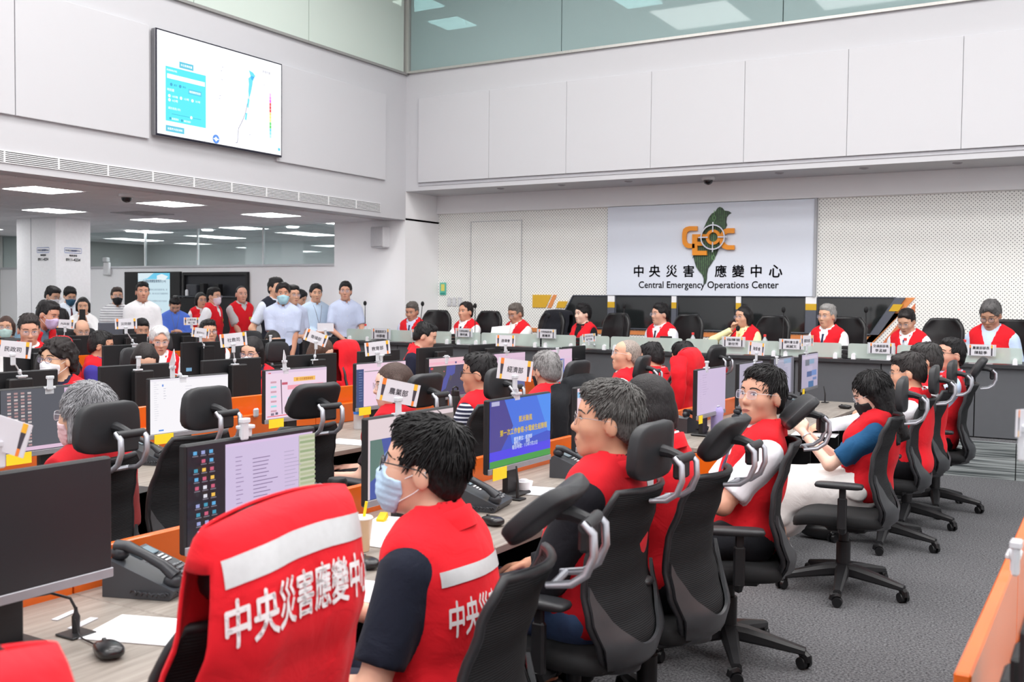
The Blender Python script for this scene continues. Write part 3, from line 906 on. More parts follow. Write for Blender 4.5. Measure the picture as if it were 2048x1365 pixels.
# ---------------------------------------------------------------- placard on a clip stand
CLEAR = mat('clear_acrylic',(225,230,235),rough=.12,var=.02,alpha=.55,spec=.8)
CRYST = mat('clear_plastic_clip',(222,226,232),rough=.15,var=.05,alpha=.8,spec=.9)
CARD = mat('placard_paper',(214,213,220),rough=.5,var=.01)
CO = mat('placard_orange',(240,130,50)); CY = mat('placard_yellow',(240,180,50)); CK = mat('placard_black',(66,60,70)); CT = mat('placard_text',(62,60,72))
def placard(base, top, face, text, label, w=.26, h=.115, tilt=0.0, roll=0.0, lines=None, clamp=True, card=True):
    """base: foot point; top: card centre; face: direction the card looks (deg)"""
    base = Vector(base); top = Vector(top)
    t = thing('placard_stand', label, 'placard', base)
    rel = top - base
    foot = top - Vector((0,0,h*.5+.02)) - base
    part('clamp', MB().rbox((0,0,.006),(.03,.06,.012),.003).rbox((.0,0,-.012),(.012,.05,.03),.003), CRYST, t)
    pts = [Vector((0,0,.01)).lerp(foot, k/4) for k in range(5)]
    part('stem', MB().tube(pts,.0045,8), CRYST, t)
    part('ball_joint', MB().ell(pts[1],(.012,.012,.017),10,6), CRYST, t)
    part('clip', MB().rbox(foot+Vector((0,0,.004)),(.014,.03,.06),.004).rbox(foot+Vector((0,0,.035)),(.022,.035,.016),.003), CRYST, t)
    if not card: return t
    rot = (Matrix.Rotation(math.radians(face),3,'Z') @ Matrix.Rotation(tilt,3,'Y') @ Matrix.Rotation(-roll,3,'X')).to_euler()
    c = part('card', MB().box((0,0,0),(.003,w,h)), CARD, t, False, loc=rel, rot=rot)
    a = (0,1,0); u = (0,0,1); X = .0019
    if text is not None:
        for s in (-1,1):
            y0 = s*w*.39
            def q(y1,z1,y2,z2,y3,z3,y4,z4): 
                m_ = MB(); m_._add([(X,y1,z1),(X,y2,z2),(X,y3,z3),(X,y4,z4)],[[0,1,2,3]]); return m_
            hw0, hw1 = w*.028, w*.045
            part('stripe', q(y0-hw0,-h*.5,y0+hw0,-h*.5,y0+hw0,-h*.27,y0-hw0,-h*.27), CO if s>0 else CY, c, False)
            part('stripe', q(y0-hw0,-h*.27,y0+hw0,-h*.27,y0+hw1,h*.22,y0-hw1,h*.22), CK, c, False)
            part('stripe', q(y0-hw1,h*.22,y0+hw1,h*.22,y0+hw1,h*.5,y0-hw1,h*.5), CY if s>0 else CO, c, False)
        m_ = MB()
        if isinstance(text, (list,tuple)):
            put_text(m_, text[0], (X,0,h*.2), a, u, width=w*.58, height=h*.26, bold=.015); put_text(m_, text[1], (X,0,-h*.2), a, u, width=w*.44, height=h*.28, bold=.015)
        elif text: put_text(m_, text, (X,0,0), a, u, width=w*.46, bold=.014)
        if text: part('lettering', m_, CT, c, False)
    return t

# ---------------------------------------------------------------- desk telephone, mouse, small things
PH = mat('phone_grey',(62,65,70),rough=.4,var=.05); PHD = mat('phone_dark',(44,46,51),rough=.35); PHB = mat('phone_key',(120,124,128),rough=.4); PHW = mat('phone_label',(222,224,226),rough=.5)
def make_phone():
    t = thing('desk_phone','-','phone')
    sl = Matrix.Rotation(-.42,3,'Y')      # sloped front: user side is +x (low)
    part('body', MB().prism([(.11,.012),(.115,.03),(-.10,.115),(-.12,.10),(-.12,.0),(.10,.0)],1,-.10,.11), PH, t, True, 25)
    def S(x, y, k=.0):  # point on the sloped face
        f = (.115-x)/.215; return Vector((x, y, .030+f*.085+k))
    ang = math.atan2(.085,.215); R = Matrix.Rotation(ang,3,'Y')
    part('display', MB().rbox(S(-.065,.045,.003),(.045,.10,.006),.002,R), mat('phone_lcd',(120,140,150),rough=.15), t)
    for k in range(3): part('label_strip', MB().rbox(S(-.03+.014*k,.045,.002),(.008,.10,.004),.001,R), PHW, t, False)
    km = MB().rbox((0,0,0),(.012,.016,.008),.003,R).mesh('key', PHB)
    for i in range(4):
        for j in range(3):
            o = link('key', km, t); o.location = S(.030+.019*i,.015+.022*j,.003)
    km2 = MB().rbox((0,0,0),(.007,.014,.004),.001,R).mesh('key', PHB)
    for i in range(4):
        for j in range(2):
            o = link('key', km2, t); o.location = S(.03+.016*i,.078+.018*j,.002)
    hs = part('handset', MB().tube([S(-.095,-.06,.035),S(-.06,-.06,.05),S(.0,-.06,.05),S(.06,-.06,.045),S(.10,-.06,.03)],[.024,.02,.017,.02,.025],12,True,.8).ell(S(-.085,-.06,.018),(.03,.027,.024),12,8).ell(S(.092,-.06,.012),(.03,.027,.024),12,8), PHD, t, angle=60)
    pts = []
    for k in range(60):
        u = k/59; a = u*2*PI*13
        pts.append(Vector((.11+.05*math.sin(u*PI),-.07-.05*math.sin(u*PI),.012+.012*0)) + Vector((.004*math.cos(a), .02*(u-.5)*5*0, .008+.006*math.sin(a))) + Vector((-.2*u,-.0*u,0)))
    part('coiled_cord', MB().tube(pts,.0032,6), PHD, hs)
    return t
PHONE = make_phone(); PHONE_USED=[False]
def phone(x,y,z,face,label):
    rz = math.radians(face)
    if not PHONE_USED[0]:
        PHONE_USED[0]=True; PHONE.location=(x,y,z); PHONE.rotation_euler=(0,0,rz); PHONE['label']=label; return PHONE
    return copy_tree(PHONE,(x,y,z),rz,label,'phone')
def mouse(x,y,z,face,label,cord=None):
    t = thing('computer_mouse',label,'mouse',(x,y,z),math.radians(face))
    def wp(p): return (p[0], p[1]*(1-.12*p[0]/.06), p[2]*(1.0 if p[2]<0 else 1.0 - .25*max(0,p[0])/.06))
    part('shell', MB().sq((0,0,.018),(.058,.033,.018),.75,.75,24,12,None,wp), mat('mouse_black',(26,26,28),rough=.3,coat=.2), t, angle=70)
    part('wheel', MB().cyl((.03,-.004,.030),(.03,.004,.030),.008), BLACKP, t)
    if cord:
        inv = Matrix.Rotation(-math.radians(face),3,'Z')
        pts = [Vector((.055,0,.012))]+[inv @ (Vector(c)-Vector((x,y,z))) for c in cord]
        sm = []
        for i in range(len(pts)-1):
            for k in range(6): sm.append(pts[i].lerp(pts[i+1],k/6))
        sm.append(pts[-1]); 
        for _ in range(4): sm = [sm[0]]+[(sm[i-1]+sm[i]*2+sm[i+1])/4 for i in range(1,len(sm)-1)]+[sm[-1]]
        part('cord', MB().tube(sm,.0022,6), BLACKP, t)
    return t
KEYB = mat('keyboard_black',(30,30,32),rough=.5)
def keyboard(x,y,z,face,label):
    t = thing('keyboard',label,'keyboard',(x,y,z),math.radians(face))
    part('case', MB().rbox((0,0,.009),(.14,.44,.018),.005), KEYB, t)
    km = MB()
    m = MB().rbox((0,0,0),(.016,.016,.006),.003).mesh('key', mat('key_black',(44,44,47),rough=.5))
    for i in range(5):
        for j in range(20):
            o = link('key', m, t); o.location = (-.045+.0225*i,-.205+.0215*j,.020)
    return t
def sheet_paper(x,y,z,rz,label,w=.21,h=.297,col=(244,244,248)):
    return solo('paper_sheet', MB().box((0,0,.001),(h,w,.002)), mat('paper_%d_%d_%d'%col,col,rough=.7,var=.01), label, 'paper', (x,y,z), math.radians(rz), smooth=False)
def bottle(x,y,z,label,cap=(220,60,60),s=1.0):
    t = thing('water_bottle',label,'bottle',(x,y,z))
    part('body', MB().lathe([(.026*s,0),(.030*s,.005*s),(.031*s,.13*s),(.026*s,.16*s),(.013*s,.185*s),(.012*s,.2*s)],n=16), CLEAR, t)
    part('cap', MB().lathe([(.015*s,.195*s),(.015*s,.218*s),(.012*s,.221*s)],n=16), mat('cap_%d_%d_%d'%cap,cap,rough=.4), t)
    return t

# ================================================================ DESK ROWS
def wood_mat():
    m = mat('desk_laminate',(190,184,178),rough=.42,var=.0)
    nt = m.node_tree; b = nt.nodes['Principled BSDF']
    tc = nt.nodes.new('ShaderNodeTexCoord'); mp = nt.nodes.new('ShaderNodeMapping'); mp.inputs['Scale'].default_value = (14,.9,1)
    n = nt.nodes.new('ShaderNodeTexNoise'); n.inputs['Scale'].default_value = 3; n.inputs['Detail'].default_value = 6; n.inputs['Distortion'].default_value = .6
    rp = nt.nodes.new('ShaderNodeValToRGB')
    rp.color_ramp.elements[0].position=.3; rp.color_ramp.elements[0].color=lin((128,120,112))+(1,)
    rp.color_ramp.elements[1].position=.72; rp.color_ramp.elements[1].color=lin((160,152,144))+(1,)
    nt.links.new(tc.outputs['Object'],mp.inputs[0]); nt.links.new(mp.outputs[0],n.inputs['Vector']); nt.links.new(n.outputs['Fac'],rp.inputs[0]); nt.links.new(rp.outputs[0],b.inputs['Base Color'])
    return m
WOOD = wood_mat()
ORANGE = mat('orange_lacquer',(226,102,22),rough=.28,var=.05,vscale=4,coat=.3)
DESKEDGE = mat('desk_edge',(168,164,160),rough=.5)
DZ = .74
def desk_row(label, x_edge, x_back, y0, y1, dirn, n, div_x, div_top, ends=True, ledge=False, pan=True):
    """worktop from x_edge (sitter side) to x_back; dirn is +1 if the sitter sits on the +x side"""
    t = thing('desk_row', label, 'desk', ((x_edge+x_back)/2,(y0+y1)/2,0))
    ox, oy = (x_edge+x_back)/2, (y0+y1)/2
    dx = abs(x_edge-x_back); L = y1-y0
    seg = L/n
    tm = MB().rbox((0,0,DZ-.016),(dx,seg-.004,.03),.003).mesh('worktop', WOOD, False)
    for k in range(n):
        o = link('worktop', tm, t); o.location = (0, -L/2+seg*(k+.5), 0)
    xb = x_back-ox
    s = dirn
    part('modesty_panel', MB().box((xb+s*.10,0,DZ/2-.0),(.02,L-.04,DZ-.06)), BLACKP, t, False)
    for k in range(n+1):
        y = min(max(-L/2+seg*k, -L/2+.02), L/2-.02)
        part('leg_frame', MB().box((s*.02,y,DZ/2-.016),(dx*.8,.03,DZ-.03)), BLACKP, t, False)
    if pan:
        dm = MB().rbox((0,0,0),(.03,seg-.006,div_top-.62),.004).mesh('divider_panel', ORANGE, False)
        for k in range(n):
            o = link('divider_panel', dm, t); o.location = (div_x-ox, -L/2+seg*(k+.5), (div_top+.62)/2)
    if ledge:
        lm = MB().rbox((0,0,0),(.06,seg-.006,.14),.004).mesh('ledge_box', ORANGE, False)
        for k in range(n):
            o = link('ledge_box', lm, t); o.location = (div_x-ox+s*.05, -L/2+seg*(k+.5), DZ+.07)
    if ends:
        for y in (-L/2+.012, L/2-.012):
            part('end_panel', MB().rbox((0,y,DZ/2-.02),(dx,.024,DZ-.03),.003), ORANGE, t, False)
    return t
desk_row('long light-topped desk row whose sitters include the masked man', -1.95,-2.74,.30,5.30,1,6,-2.74,.866,ends=True)
desk_row('short desk row with orange end panel near the girl with a phone', -1.95,-2.74,6.07,9.75,1,4,-2.74,.866,ends=True)
desk_row('desk row facing the curly-haired man, with the slide and map monitors', -4.0,-4.92,1.2,8.95,1,9,-4.98,1.0,ends=True,ledge=True)
desk_row('desk row with monitor backs in front of the curly-haired man', -6.0,-5.06,1.2,9.3,-1,9,-5.02,.90,ends=True,pan=False)
desk_row('desk row in front of the white-haired man', -8.35,-7.45,4.3,9.6,-1,6,-7.42,.90)
desk_row('far desk row under the low tiled ceiling', -10.75,-9.9,5.2,9.8,-1,5,-9.88,1.0)
desk_row('desk row with orange divider beyond the open aisle', .58,-.20,1.96,5.0,1,3,-.22,.99)
desk_row('nearest desk row beyond the aisle, apart from the orange divider', .62,-.20,-.4,1.94,1,3,-.17,.99,ends=False,pan=False)
# ================================================================ HEAD TABLE
FROST = glass_mat('frosted_desk_screen',(214,226,220),.10,.12,.55,(220,232,226))
def head_table():
    t = thing('head_table','long dark grey head table on the raised platform','desk',(-1.2,11.4,.345))
    xs = [-9.25]; x = -9.25
    while x < 6.0: x += .895*1.0; xs.append(x)
    TOP = mat('head_table_top',(52,53,56),rough=.4)
    for a, b in zip(xs, xs[1:]):
        part('front_panel', MB().rbox(((a+b)/2+1.2,-.385,.36),(b-a-.010,.03,.70),.003), DARKG, t, False)
    part('tabletop', MB().lohi((-8.10,-.44,.70),(7.6,.36,.735)), TOP, t, False)
    part('kick', MB().lohi((-8.05,-.37,0),(7.6,-.34,.70)), BLACKP, t, False)
    part('side_panel', MB().lohi((-8.06,-.40,0),(-8.03,.34,.70)), DARKG, t, False)
    return t
head_table()
# ================================================================ PEOPLE: smooth implicit bodies turned into meshes
F32 = np.float32
def V3(*a): return np.array(a, dtype=np.float64)
def f_rc(P, a, b, ra, rb):
    pa = P - a.astype(F32); ba = (b - a).astype(F32); bb = float(ba @ ba) + 1e-12
    t = np.clip((pa @ ba) / bb, 0, 1)
    q = pa - t[:, None] * ba
    return np.sqrt(np.einsum('ij,ij->i', q, q)) - (ra + t * (rb - ra))
def f_el(P, c, rad, R):
    q = (P - c.astype(F32)) @ R.astype(F32)
    a = q / np.array(rad, F32); b = a / np.array(rad, F32)
    k0 = np.sqrt(np.einsum('ij,ij->i', a, a)) + 1e-9; k1 = np.sqrt(np.einsum('ij,ij->i', b, b)) + 1e-9
    return k0 * (k0 - 1) / k1
def smin(a, b, k):
    h = np.maximum(k - np.abs(a - b), 0) / k
    return np.minimum(a, b) - h * h * (k * .25)
def smax(a, b, k): return -smin(-a, -b, k)
def ev(pr, P, grow=0.0):
    if pr[0] == 'rc': return f_rc(P, pr[1], pr[2], pr[3] + grow, pr[4] + grow)
    return f_el(P, pr[1], np.array(pr[2]) + grow, pr[3])
def field(prims, P, grow=0.0):
    d = None
    for pr in prims:
        e = ev(pr, P, grow); k = pr[-1]
        d = e if d is None else smin(d, e, k)
    return d
def bounds(prims, pad):
    lo = np.full(3, 1e9); hi = -lo
    for pr in prims:
        if pr[0] == 'rc':
            for c, r in ((pr[1], pr[3]), (pr[2], pr[4])):
                lo = np.minimum(lo, c - r); hi = np.maximum(hi, c + r)
        else:
            r = max(pr[2]); ext = np.abs(pr[3]) @ np.array(pr[2]) if True else r
            lo = np.minimum(lo, pr[1] - ext); hi = np.maximum(hi, pr[1] + ext)
    return lo - pad, hi + pad
EDG = [(0,1),(2,3),(4,5),(6,7),(0,2),(1,3),(4,6),(5,7),(0,4),(1,5),(2,6),(3,7)]
def surface(fn, lo, hi, h):
    """narrow-band sampling on a grid, then surface nets -> verts, quads"""
    B = 6
    n = np.maximum(1, np.ceil((hi - lo) / (h * B)).astype(int)); dims = n * B + 1
    bi = np.stack(np.meshgrid(*[np.arange(k) for k in n], indexing='ij'), -1).reshape(-1, 3)
    cen = (lo + (bi * B + B / 2) * h).astype(F32)
    dc = fn(cen)
    keep = np.abs(dc) < B * h * 0.866 * 1.5 + h
    D = np.empty(tuple(n * B + B), F32)
    sg = np.where(dc > 0, 1.0, -1.0).astype(F32).reshape(tuple(n))
    D[:n[0]*B, :n[1]*B, :n[2]*B] = np.repeat(np.repeat(np.repeat(sg, B, 0), B, 1), B, 2)
    D[n[0]*B:, :, :] = 1; D[:, n[1]*B:, :] = 1; D[:, :, n[2]*B:] = 1
    kb = bi[keep] * B
    if len(kb) == 0: return np.zeros((0,3)), np.zeros((0,4), int)
    off = np.stack(np.meshgrid(*[np.arange(B)]*3, indexing='ij'), -1).reshape(-1, 3)
    idx = (kb[:, None, :] + off[None]).reshape(-1, 3)
    val = np.empty(len(idx), F32)
    CH = 120000
    for s in range(0, len(idx), CH):
        q = idx[s:s+CH]; val[s:s+CH] = fn((lo + q * h).astype(F32))
    D[idx[:,0], idx[:,1], idx[:,2]] = val
    D = D[:dims[0], :dims[1], :dims[2]]
    S = D < 0
    c = [S[i:S.shape[0]-1+i, j:S.shape[1]-1+j, k:S.shape[2]-1+k] for k in (0,1) for j in (0,1) for i in (0,1)]
    cnt = sum(x.astype(np.int8) for x in c)
    act = (cnt > 0) & (cnt < 8)
    ai = np.argwhere(act)
    if len(ai) == 0: return np.zeros((0,3)), np.zeros((0,4), int)
    vid = np.full(act.shape, -1, np.int32); vid[ai[:,0], ai[:,1], ai[:,2]] = np.arange(len(ai))
    cor = np.array([(i,j,k) for k in (0,1) for j in (0,1) for i in (0,1)])
    dv = np.stack([D[ai[:,0]+o[0], ai[:,1]+o[1], ai[:,2]+o[2]] for o in cor], 1)
    acc = np.zeros((len(ai), 3)); num = np.zeros(len(ai))
    for a, b in EDG:
        da, db = dv[:, a], dv[:, b]; m = (da < 0) != (db < 0)
        t = np.where(m, da / np.where(m, da - db, 1), 0)
        p = cor[a] + t[:, None] * (cor[b] - cor[a])
        acc += p * m[:, None]; num += m
    V = lo + (ai + acc / num[:, None]) * h
    Q = []
    for ax in range(3):
        o1, o2 = [(1,2),(2,0),(0,1)][ax]
        sl0 = [slice(None)]*3; sl1 = [slice(None)]*3
        sl0[ax] = slice(0,-1); sl1[ax] = slice(1,None)
        e = S[tuple(sl0)] != S[tuple(sl1)]
        ei = np.argwhere(e)
        ok = (ei[:,o1] > 0) & (ei[:,o2] > 0) & (ei[:,o1] < dims[o1]-1) & (ei[:,o2] < dims[o2]-1)
        ei = ei[ok]
        ins = S[ei[:,0], ei[:,1], ei[:,2]]
        q = []
        for a, b in ((1,1),(0,1),(0,0),(1,0)):
            cidx = ei.copy(); cidx[:,o1] -= a; cidx[:,o2] -= b
            q.append(vid[cidx[:,0], cidx[:,1], cidx[:,2]])
        q = np.stack(q, 1)
        q[~ins] = q[~ins][:, ::-1]
        Q.append(q)
    Q = np.concatenate(Q); Q = Q[(Q >= 0).all(1)]
    return V, Q
def coarsen(V, Q, keep, h, lo):
    """merge vertices in 2x2x2 cells wherever keep is False; returns verts, quads, triangles"""
    key = np.floor((V - lo) / (2*h)).astype(np.int64)
    k = (key[:,0]*4096 + key[:,1])*4096 + key[:,2]
    k[keep] = -1 - np.arange(keep.sum())
    uq, inv = np.unique(k, return_inverse=True); inv = inv.ravel()
    cnt = np.bincount(inv).astype(float)
    NV = np.stack([np.bincount(inv, V[:,i]) / cnt for i in range(3)], 1)
    q = inv[Q]
    d = np.stack([q[:,i] == q[:,(i+1) % 4] for i in range(4)], 1); nd = d.sum(1)
    diag = (q[:,0] == q[:,2]) | (q[:,1] == q[:,3])
    quads = q[(nd == 0) & ~diag]
    t = q[(nd == 1) & ~diag]; dd = d[(nd == 1) & ~diag]
    tri = np.zeros((len(t), 3), np.int64)
    for i in range(4):
        m = dd[:, i]; ids = [j for j in range(4) if j != i]
        tri[m] = t[m][:, ids]
    return NV, quads, tri
def np_mesh(name, V, Q, m, T=None):
    me = bpy.data.meshes.new(name)
    T = np.zeros((0,3), np.int32) if T is None else T
    nv, nf, nt_ = len(V), len(Q), len(T)
    me.vertices.add(nv); me.vertices.foreach_set('co', V.astype(F32).ravel())
    me.loops.add(nf*4 + nt_*3); me.loops.foreach_set('vertex_index', np.concatenate([Q.astype(np.int32).ravel(), T.astype(np.int32).ravel()]))
    me.polygons.add(nf + nt_); me.polygons.foreach_set('loop_start', np.concatenate([np.arange(0, nf*4, 4, dtype=np.int32), nf*4 + np.arange(0, nt_*3, 3, dtype=np.int32)]))
    nf = nf + nt_
    me.polygons.foreach_set('use_smooth', np.ones(nf, bool))
    me.materials.append(m)
    me.update(); me.validate()
    return me
def euler_frame(yaw, pitch, roll):
    """columns: forward, left, up ; yaw + turns left, pitch + looks up, roll + tilts to the right"""
    R = Matrix.Rotation(yaw,3,'Z') @ Matrix.Rotation(-pitch,3,'Y') @ Matrix.Rotation(roll,3,'X')
    return np.array(R)
I3 = np.eye(3)
def wob(P, f, seed):
    r = np.random.RandomState(seed); o = 0
    for k in range(4):
        d = r.randn(3).astype(F32); d /= np.linalg.norm(d)
        d2 = r.randn(3).astype(F32); d2 /= np.linalg.norm(d2)
        o = o + np.sin((P @ d) * F32(f*(1+.6*k)) + r.rand()*6 + 1.5*np.sin((P @ d2)*F32(f*.6))) / (1+.6*k)
    return o * .5

def hand_prims(w, fwd, nrm, side, s, curl=.5, spread=.0):
    """w wrist, fwd pointing to the knuckles, nrm palm side, side towards the thumb"""
    fwd = fwd/np.linalg.norm(fwd); nrm = nrm - fwd*(nrm@fwd); nrm /= np.linalg.norm(nrm)
    sd = np.cross(nrm, fwd); sd = sd if sd @ side > 0 else -sd
    R = np.stack([fwd, sd, nrm], 1); out = []
    out.append(('el', w + fwd*.048*s, (.052*s,.040*s,.017*s), R, .012))
    for i in range(4):
        b = w + fwd*(.085-.004*abs(i-1))*s + sd*(.029-.0195*i)*s
        L = (.040,.044,.041,.033)[i]*s; c = curl*(1+.12*i)
        d1 = fwd*math.cos(c) + nrm*math.sin(c) + sd*spread*(1.5-i)*.1
        d2 = fwd*math.cos(2.1*c) + nrm*math.sin(2.1*c)
        m = b + d1*L; e = m + d2*L*.95
        out.append(('rc', b - fwd*.012*s, m, .0098*s, .0088*s, .005)); out.append(('rc', m, e, .0088*s, .0074*s, .004))
    tb = w + fwd*.022*s + sd*.030*s + nrm*.004*s
    tm = tb + (fwd*.62 + sd*.55 + nrm*.35)*.042*s; te = tm + (fwd*.85 + sd*.05 + nrm*.35)*.034*s
    out.append(('rc', tb, tm, .0125*s, .0105*s, .008)); out.append(('rc', tm, te, .0105*s, .0085*s, .004))
    return out
def ik(S, W, L1, L2, pole):
    d = W - S; D = np.linalg.norm(d); mx = (L1+L2)*.999
    if D > mx: W = S + d/D*mx; d = W - S; D = mx
    D = max(D, abs(L1-L2)+.01)
    u = d/np.linalg.norm(d); a = (L1*L1 - L2*L2 + D*D)/(2*D); hh = math.sqrt(max(L1*L1 - a*a, 0))
    p = pole - u*(pole@u); p = p/ (np.linalg.norm(p)+1e-9)
    return S + u*a + p*hh, W

SKINS = {}
def skin_mat(rgb):
    n = 'skin_%d_%d_%d' % rgb
    if n in MATS: return MATS[n]
    m = mat(n, rgb, rough=.5, var=.05, vscale=22, spec=.35)
    b = m.node_tree.nodes['Principled BSDF']
    b.inputs['Subsurface Weight'].default_value = .12
    b.inputs['Subsurface Radius'].default_value = (.02,.008,.004)
    b.inputs['Subsurface Scale'].default_value = .3
    return m
def hair_mat(rgb, grey=0.0):
    n = 'hair_%d_%d_%d_%d' % (rgb + (int(grey*100),))
    if n in MATS: return MATS[n]
    m = mat(n, rgb, rough=.48, var=.0, spec=.35)
    nt = m.node_tree; b = nt.nodes['Principled BSDF']
    tc = nt.nodes.new('ShaderNodeTexCoord'); mp = nt.nodes.new('ShaderNodeMapping'); mp.inputs['Scale'].default_value = (.5,1,.16)
    nz = nt.nodes.new('ShaderNodeTexNoise'); nz.inputs['Scale'].default_value = 330; nz.inputs['Detail'].default_value = 2
    rp = nt.nodes.new('ShaderNodeValToRGB')
    c = lin(rgb); lo = tuple(v*(.6 if grey==0 else .62) for v in c); hi = tuple(min(1,v*1.4+.004+grey*.12) for v in c)
    rp.color_ramp.elements[0].position=.35; rp.color_ramp.elements[0].color = lo+(1,)
    rp.color_ramp.elements[1].position=.7; rp.color_ramp.elements[1].color = hi+(1,)
    nt.links.new(tc.outputs['Object'],mp.inputs[0]); nt.links.new(mp.outputs[0],nz.inputs['Vector']); nt.links.new(nz.outputs['Fac'],rp.inputs[0]); nt.links.new(rp.outputs[0],b.inputs['Base Color'])
    bp = nt.nodes.new('ShaderNodeBump'); bp.inputs['Strength'].default_value=.6; bp.inputs['Distance'].default_value=.004
    nt.links.new(nz.outputs['Fac'],bp.inputs['Height']); nt.links.new(bp.outputs[0],b.inputs['Normal'])
    return m
def cloth(rgb, stripes=None):
    n = 'cloth_%d_%d_%d' % rgb + ('_s' if stripes else '')
    if n in MATS: return MATS[n]
    m = mat(n, rgb, rough=.8, var=.05, vscale=14, spec=.2, sheen=.05)
    nt = m.node_tree; b = nt.nodes['Principled BSDF']
    tc = nt.nodes.new('ShaderNodeTexCoord')
    n2 = nt.nodes.new('ShaderNodeTexNoise'); n2.inputs['Scale'].default_value = 9; n2.inputs['Detail'].default_value = 4; n2.inputs['Distortion'].default_value = .8
    n3 = nt.nodes.new('ShaderNodeTexNoise'); n3.inputs['Scale'].default_value = 700
    ad = nt.nodes.new('ShaderNodeMath'); ad.operation = 'MULTIPLY_ADD'; ad.inputs[1].default_value = .06
    for q in (n2, n3): nt.links.new(tc.outputs['Object'], q.inputs['Vector'])
    nt.links.new(n3.outputs['Fac'], ad.inputs[0]); nt.links.new(n2.outputs['Fac'], ad.inputs[2])
    bp = nt.nodes.new('ShaderNodeBump'); bp.inputs['Strength'].default_value = .45; bp.inputs['Distance'].default_value = .02
    nt.links.new(ad.outputs[0], bp.inputs['Height']); nt.links.new(bp.outputs[0], b.inputs['Normal'])
    if stripes:
        sx = nt.nodes.new('ShaderNodeSeparateXYZ'); nt.links.new(tc.outputs['Object'], sx.inputs[0])
        mm = nt.nodes.new('ShaderNodeMath'); mm.operation='MULTIPLY'; mm.inputs[1].default_value = stripes[1]
        fr = nt.nodes.new('ShaderNodeMath'); fr.operation='FRACT'; ls = nt.nodes.new('ShaderNodeMath'); ls.operation='LESS_THAN'; ls.inputs[1].default_value = stripes[2]
        nt.links.new(sx.outputs['Z'],mm.inputs[0]); nt.links.new(mm.outputs[0],fr.inputs[0]); nt.links.new(fr.outputs[0],ls.inputs[0])
        mx = nt.nodes.new('ShaderNodeMix'); mx.data_type='RGBA'; mx.inputs[6].default_value=lin(rgb)+(1,); mx.inputs[7].default_value=lin(stripes[0])+(1,)
        nt.links.new(ls.outputs[0],mx.inputs[0]); nt.links.new(mx.outputs[2],b.inputs['Base Color'])
    return m
RED = (222,30,42)
SILV = mat('reflective_tape',(205,206,208),rough=.35,var=.08,vscale=60,metal=.15)
LETW = mat('vest_lettering',(238,232,234),rough=.5)
PATCHY = mat('name_patch',(240,190,40),rough=.7); PATCHT = mat('patch_ink',(120,40,30))
EYEW = mat('eye_white',(226,220,214),rough=.3,var=.02); EYED = mat('eye_dark',(34,24,20),rough=.15,var=.02); LID = mat('eyelash',(42,30,26),rough=.6)
LENS = mat('spectacle_lens',(205,200,225),rough=.05,var=.02,alpha=.22,spec=.9)

def decal(mb_fn, bvh, name, m, parent, lift=.003, maxedge=.02, label=None, smooth=True):
    """mb_fn(): list of (verts3, faces, dirvec) lying in a plane in front of the target; rays run along dirvec onto it"""
    bm = bmesh.new()
    vs, fs, dr = mb_fn
    bv = [bm.verts.new(v) for v in vs]
    for f in fs:
        try: bm.faces.new([bv[i] for i in f])
        except ValueError: pass
    bmesh.ops.triangulate(bm, faces=bm.faces[:])
    for _ in range(6):
        le = [e for e in bm.edges if e.calc_length() > maxedge]
        if not le: break
        bmesh.ops.subdivide_edges(bm, edges=le, cuts=1)
        bmesh.ops.triangulate(bm, faces=bm.faces[:])
    dr = Vector(dr).normalized(); dead = []
    for v in bm.verts:
        loc, nn, _, dist = bvh.ray_cast(v.co - dr*.0, dr, 1.0)
        if loc is None: dead.append(v); continue
        if nn.dot(dr) > 0: nn = -nn
        v.co = loc + nn*lift*.6 - dr*lift*.4
    if dead: bmesh.ops.delete(bm, geom=dead, context='VERTS')
    if not bm.faces: bm.free(); return None
    me = bpy.data.meshes.new(name); bm.to_mesh(me); bm.free()
    me.materials.append(m)
    if smooth: me.polygons.foreach_set('use_smooth', [True]*len(me.polygons))
    o = link(name, me, parent)
    if label: o['label'] = label
    return o
def plane_poly(poly, o, ax, ay):
    o = Vector(o); ax = Vector(ax); ay = Vector(ay)
    return [o + ax*x + ay*y for x, y in poly]
def bvh_of(V, Q): return BVHTree.FromPolygons([Vector(v) for v in V], [tuple(int(i) for i in q) for q in Q])

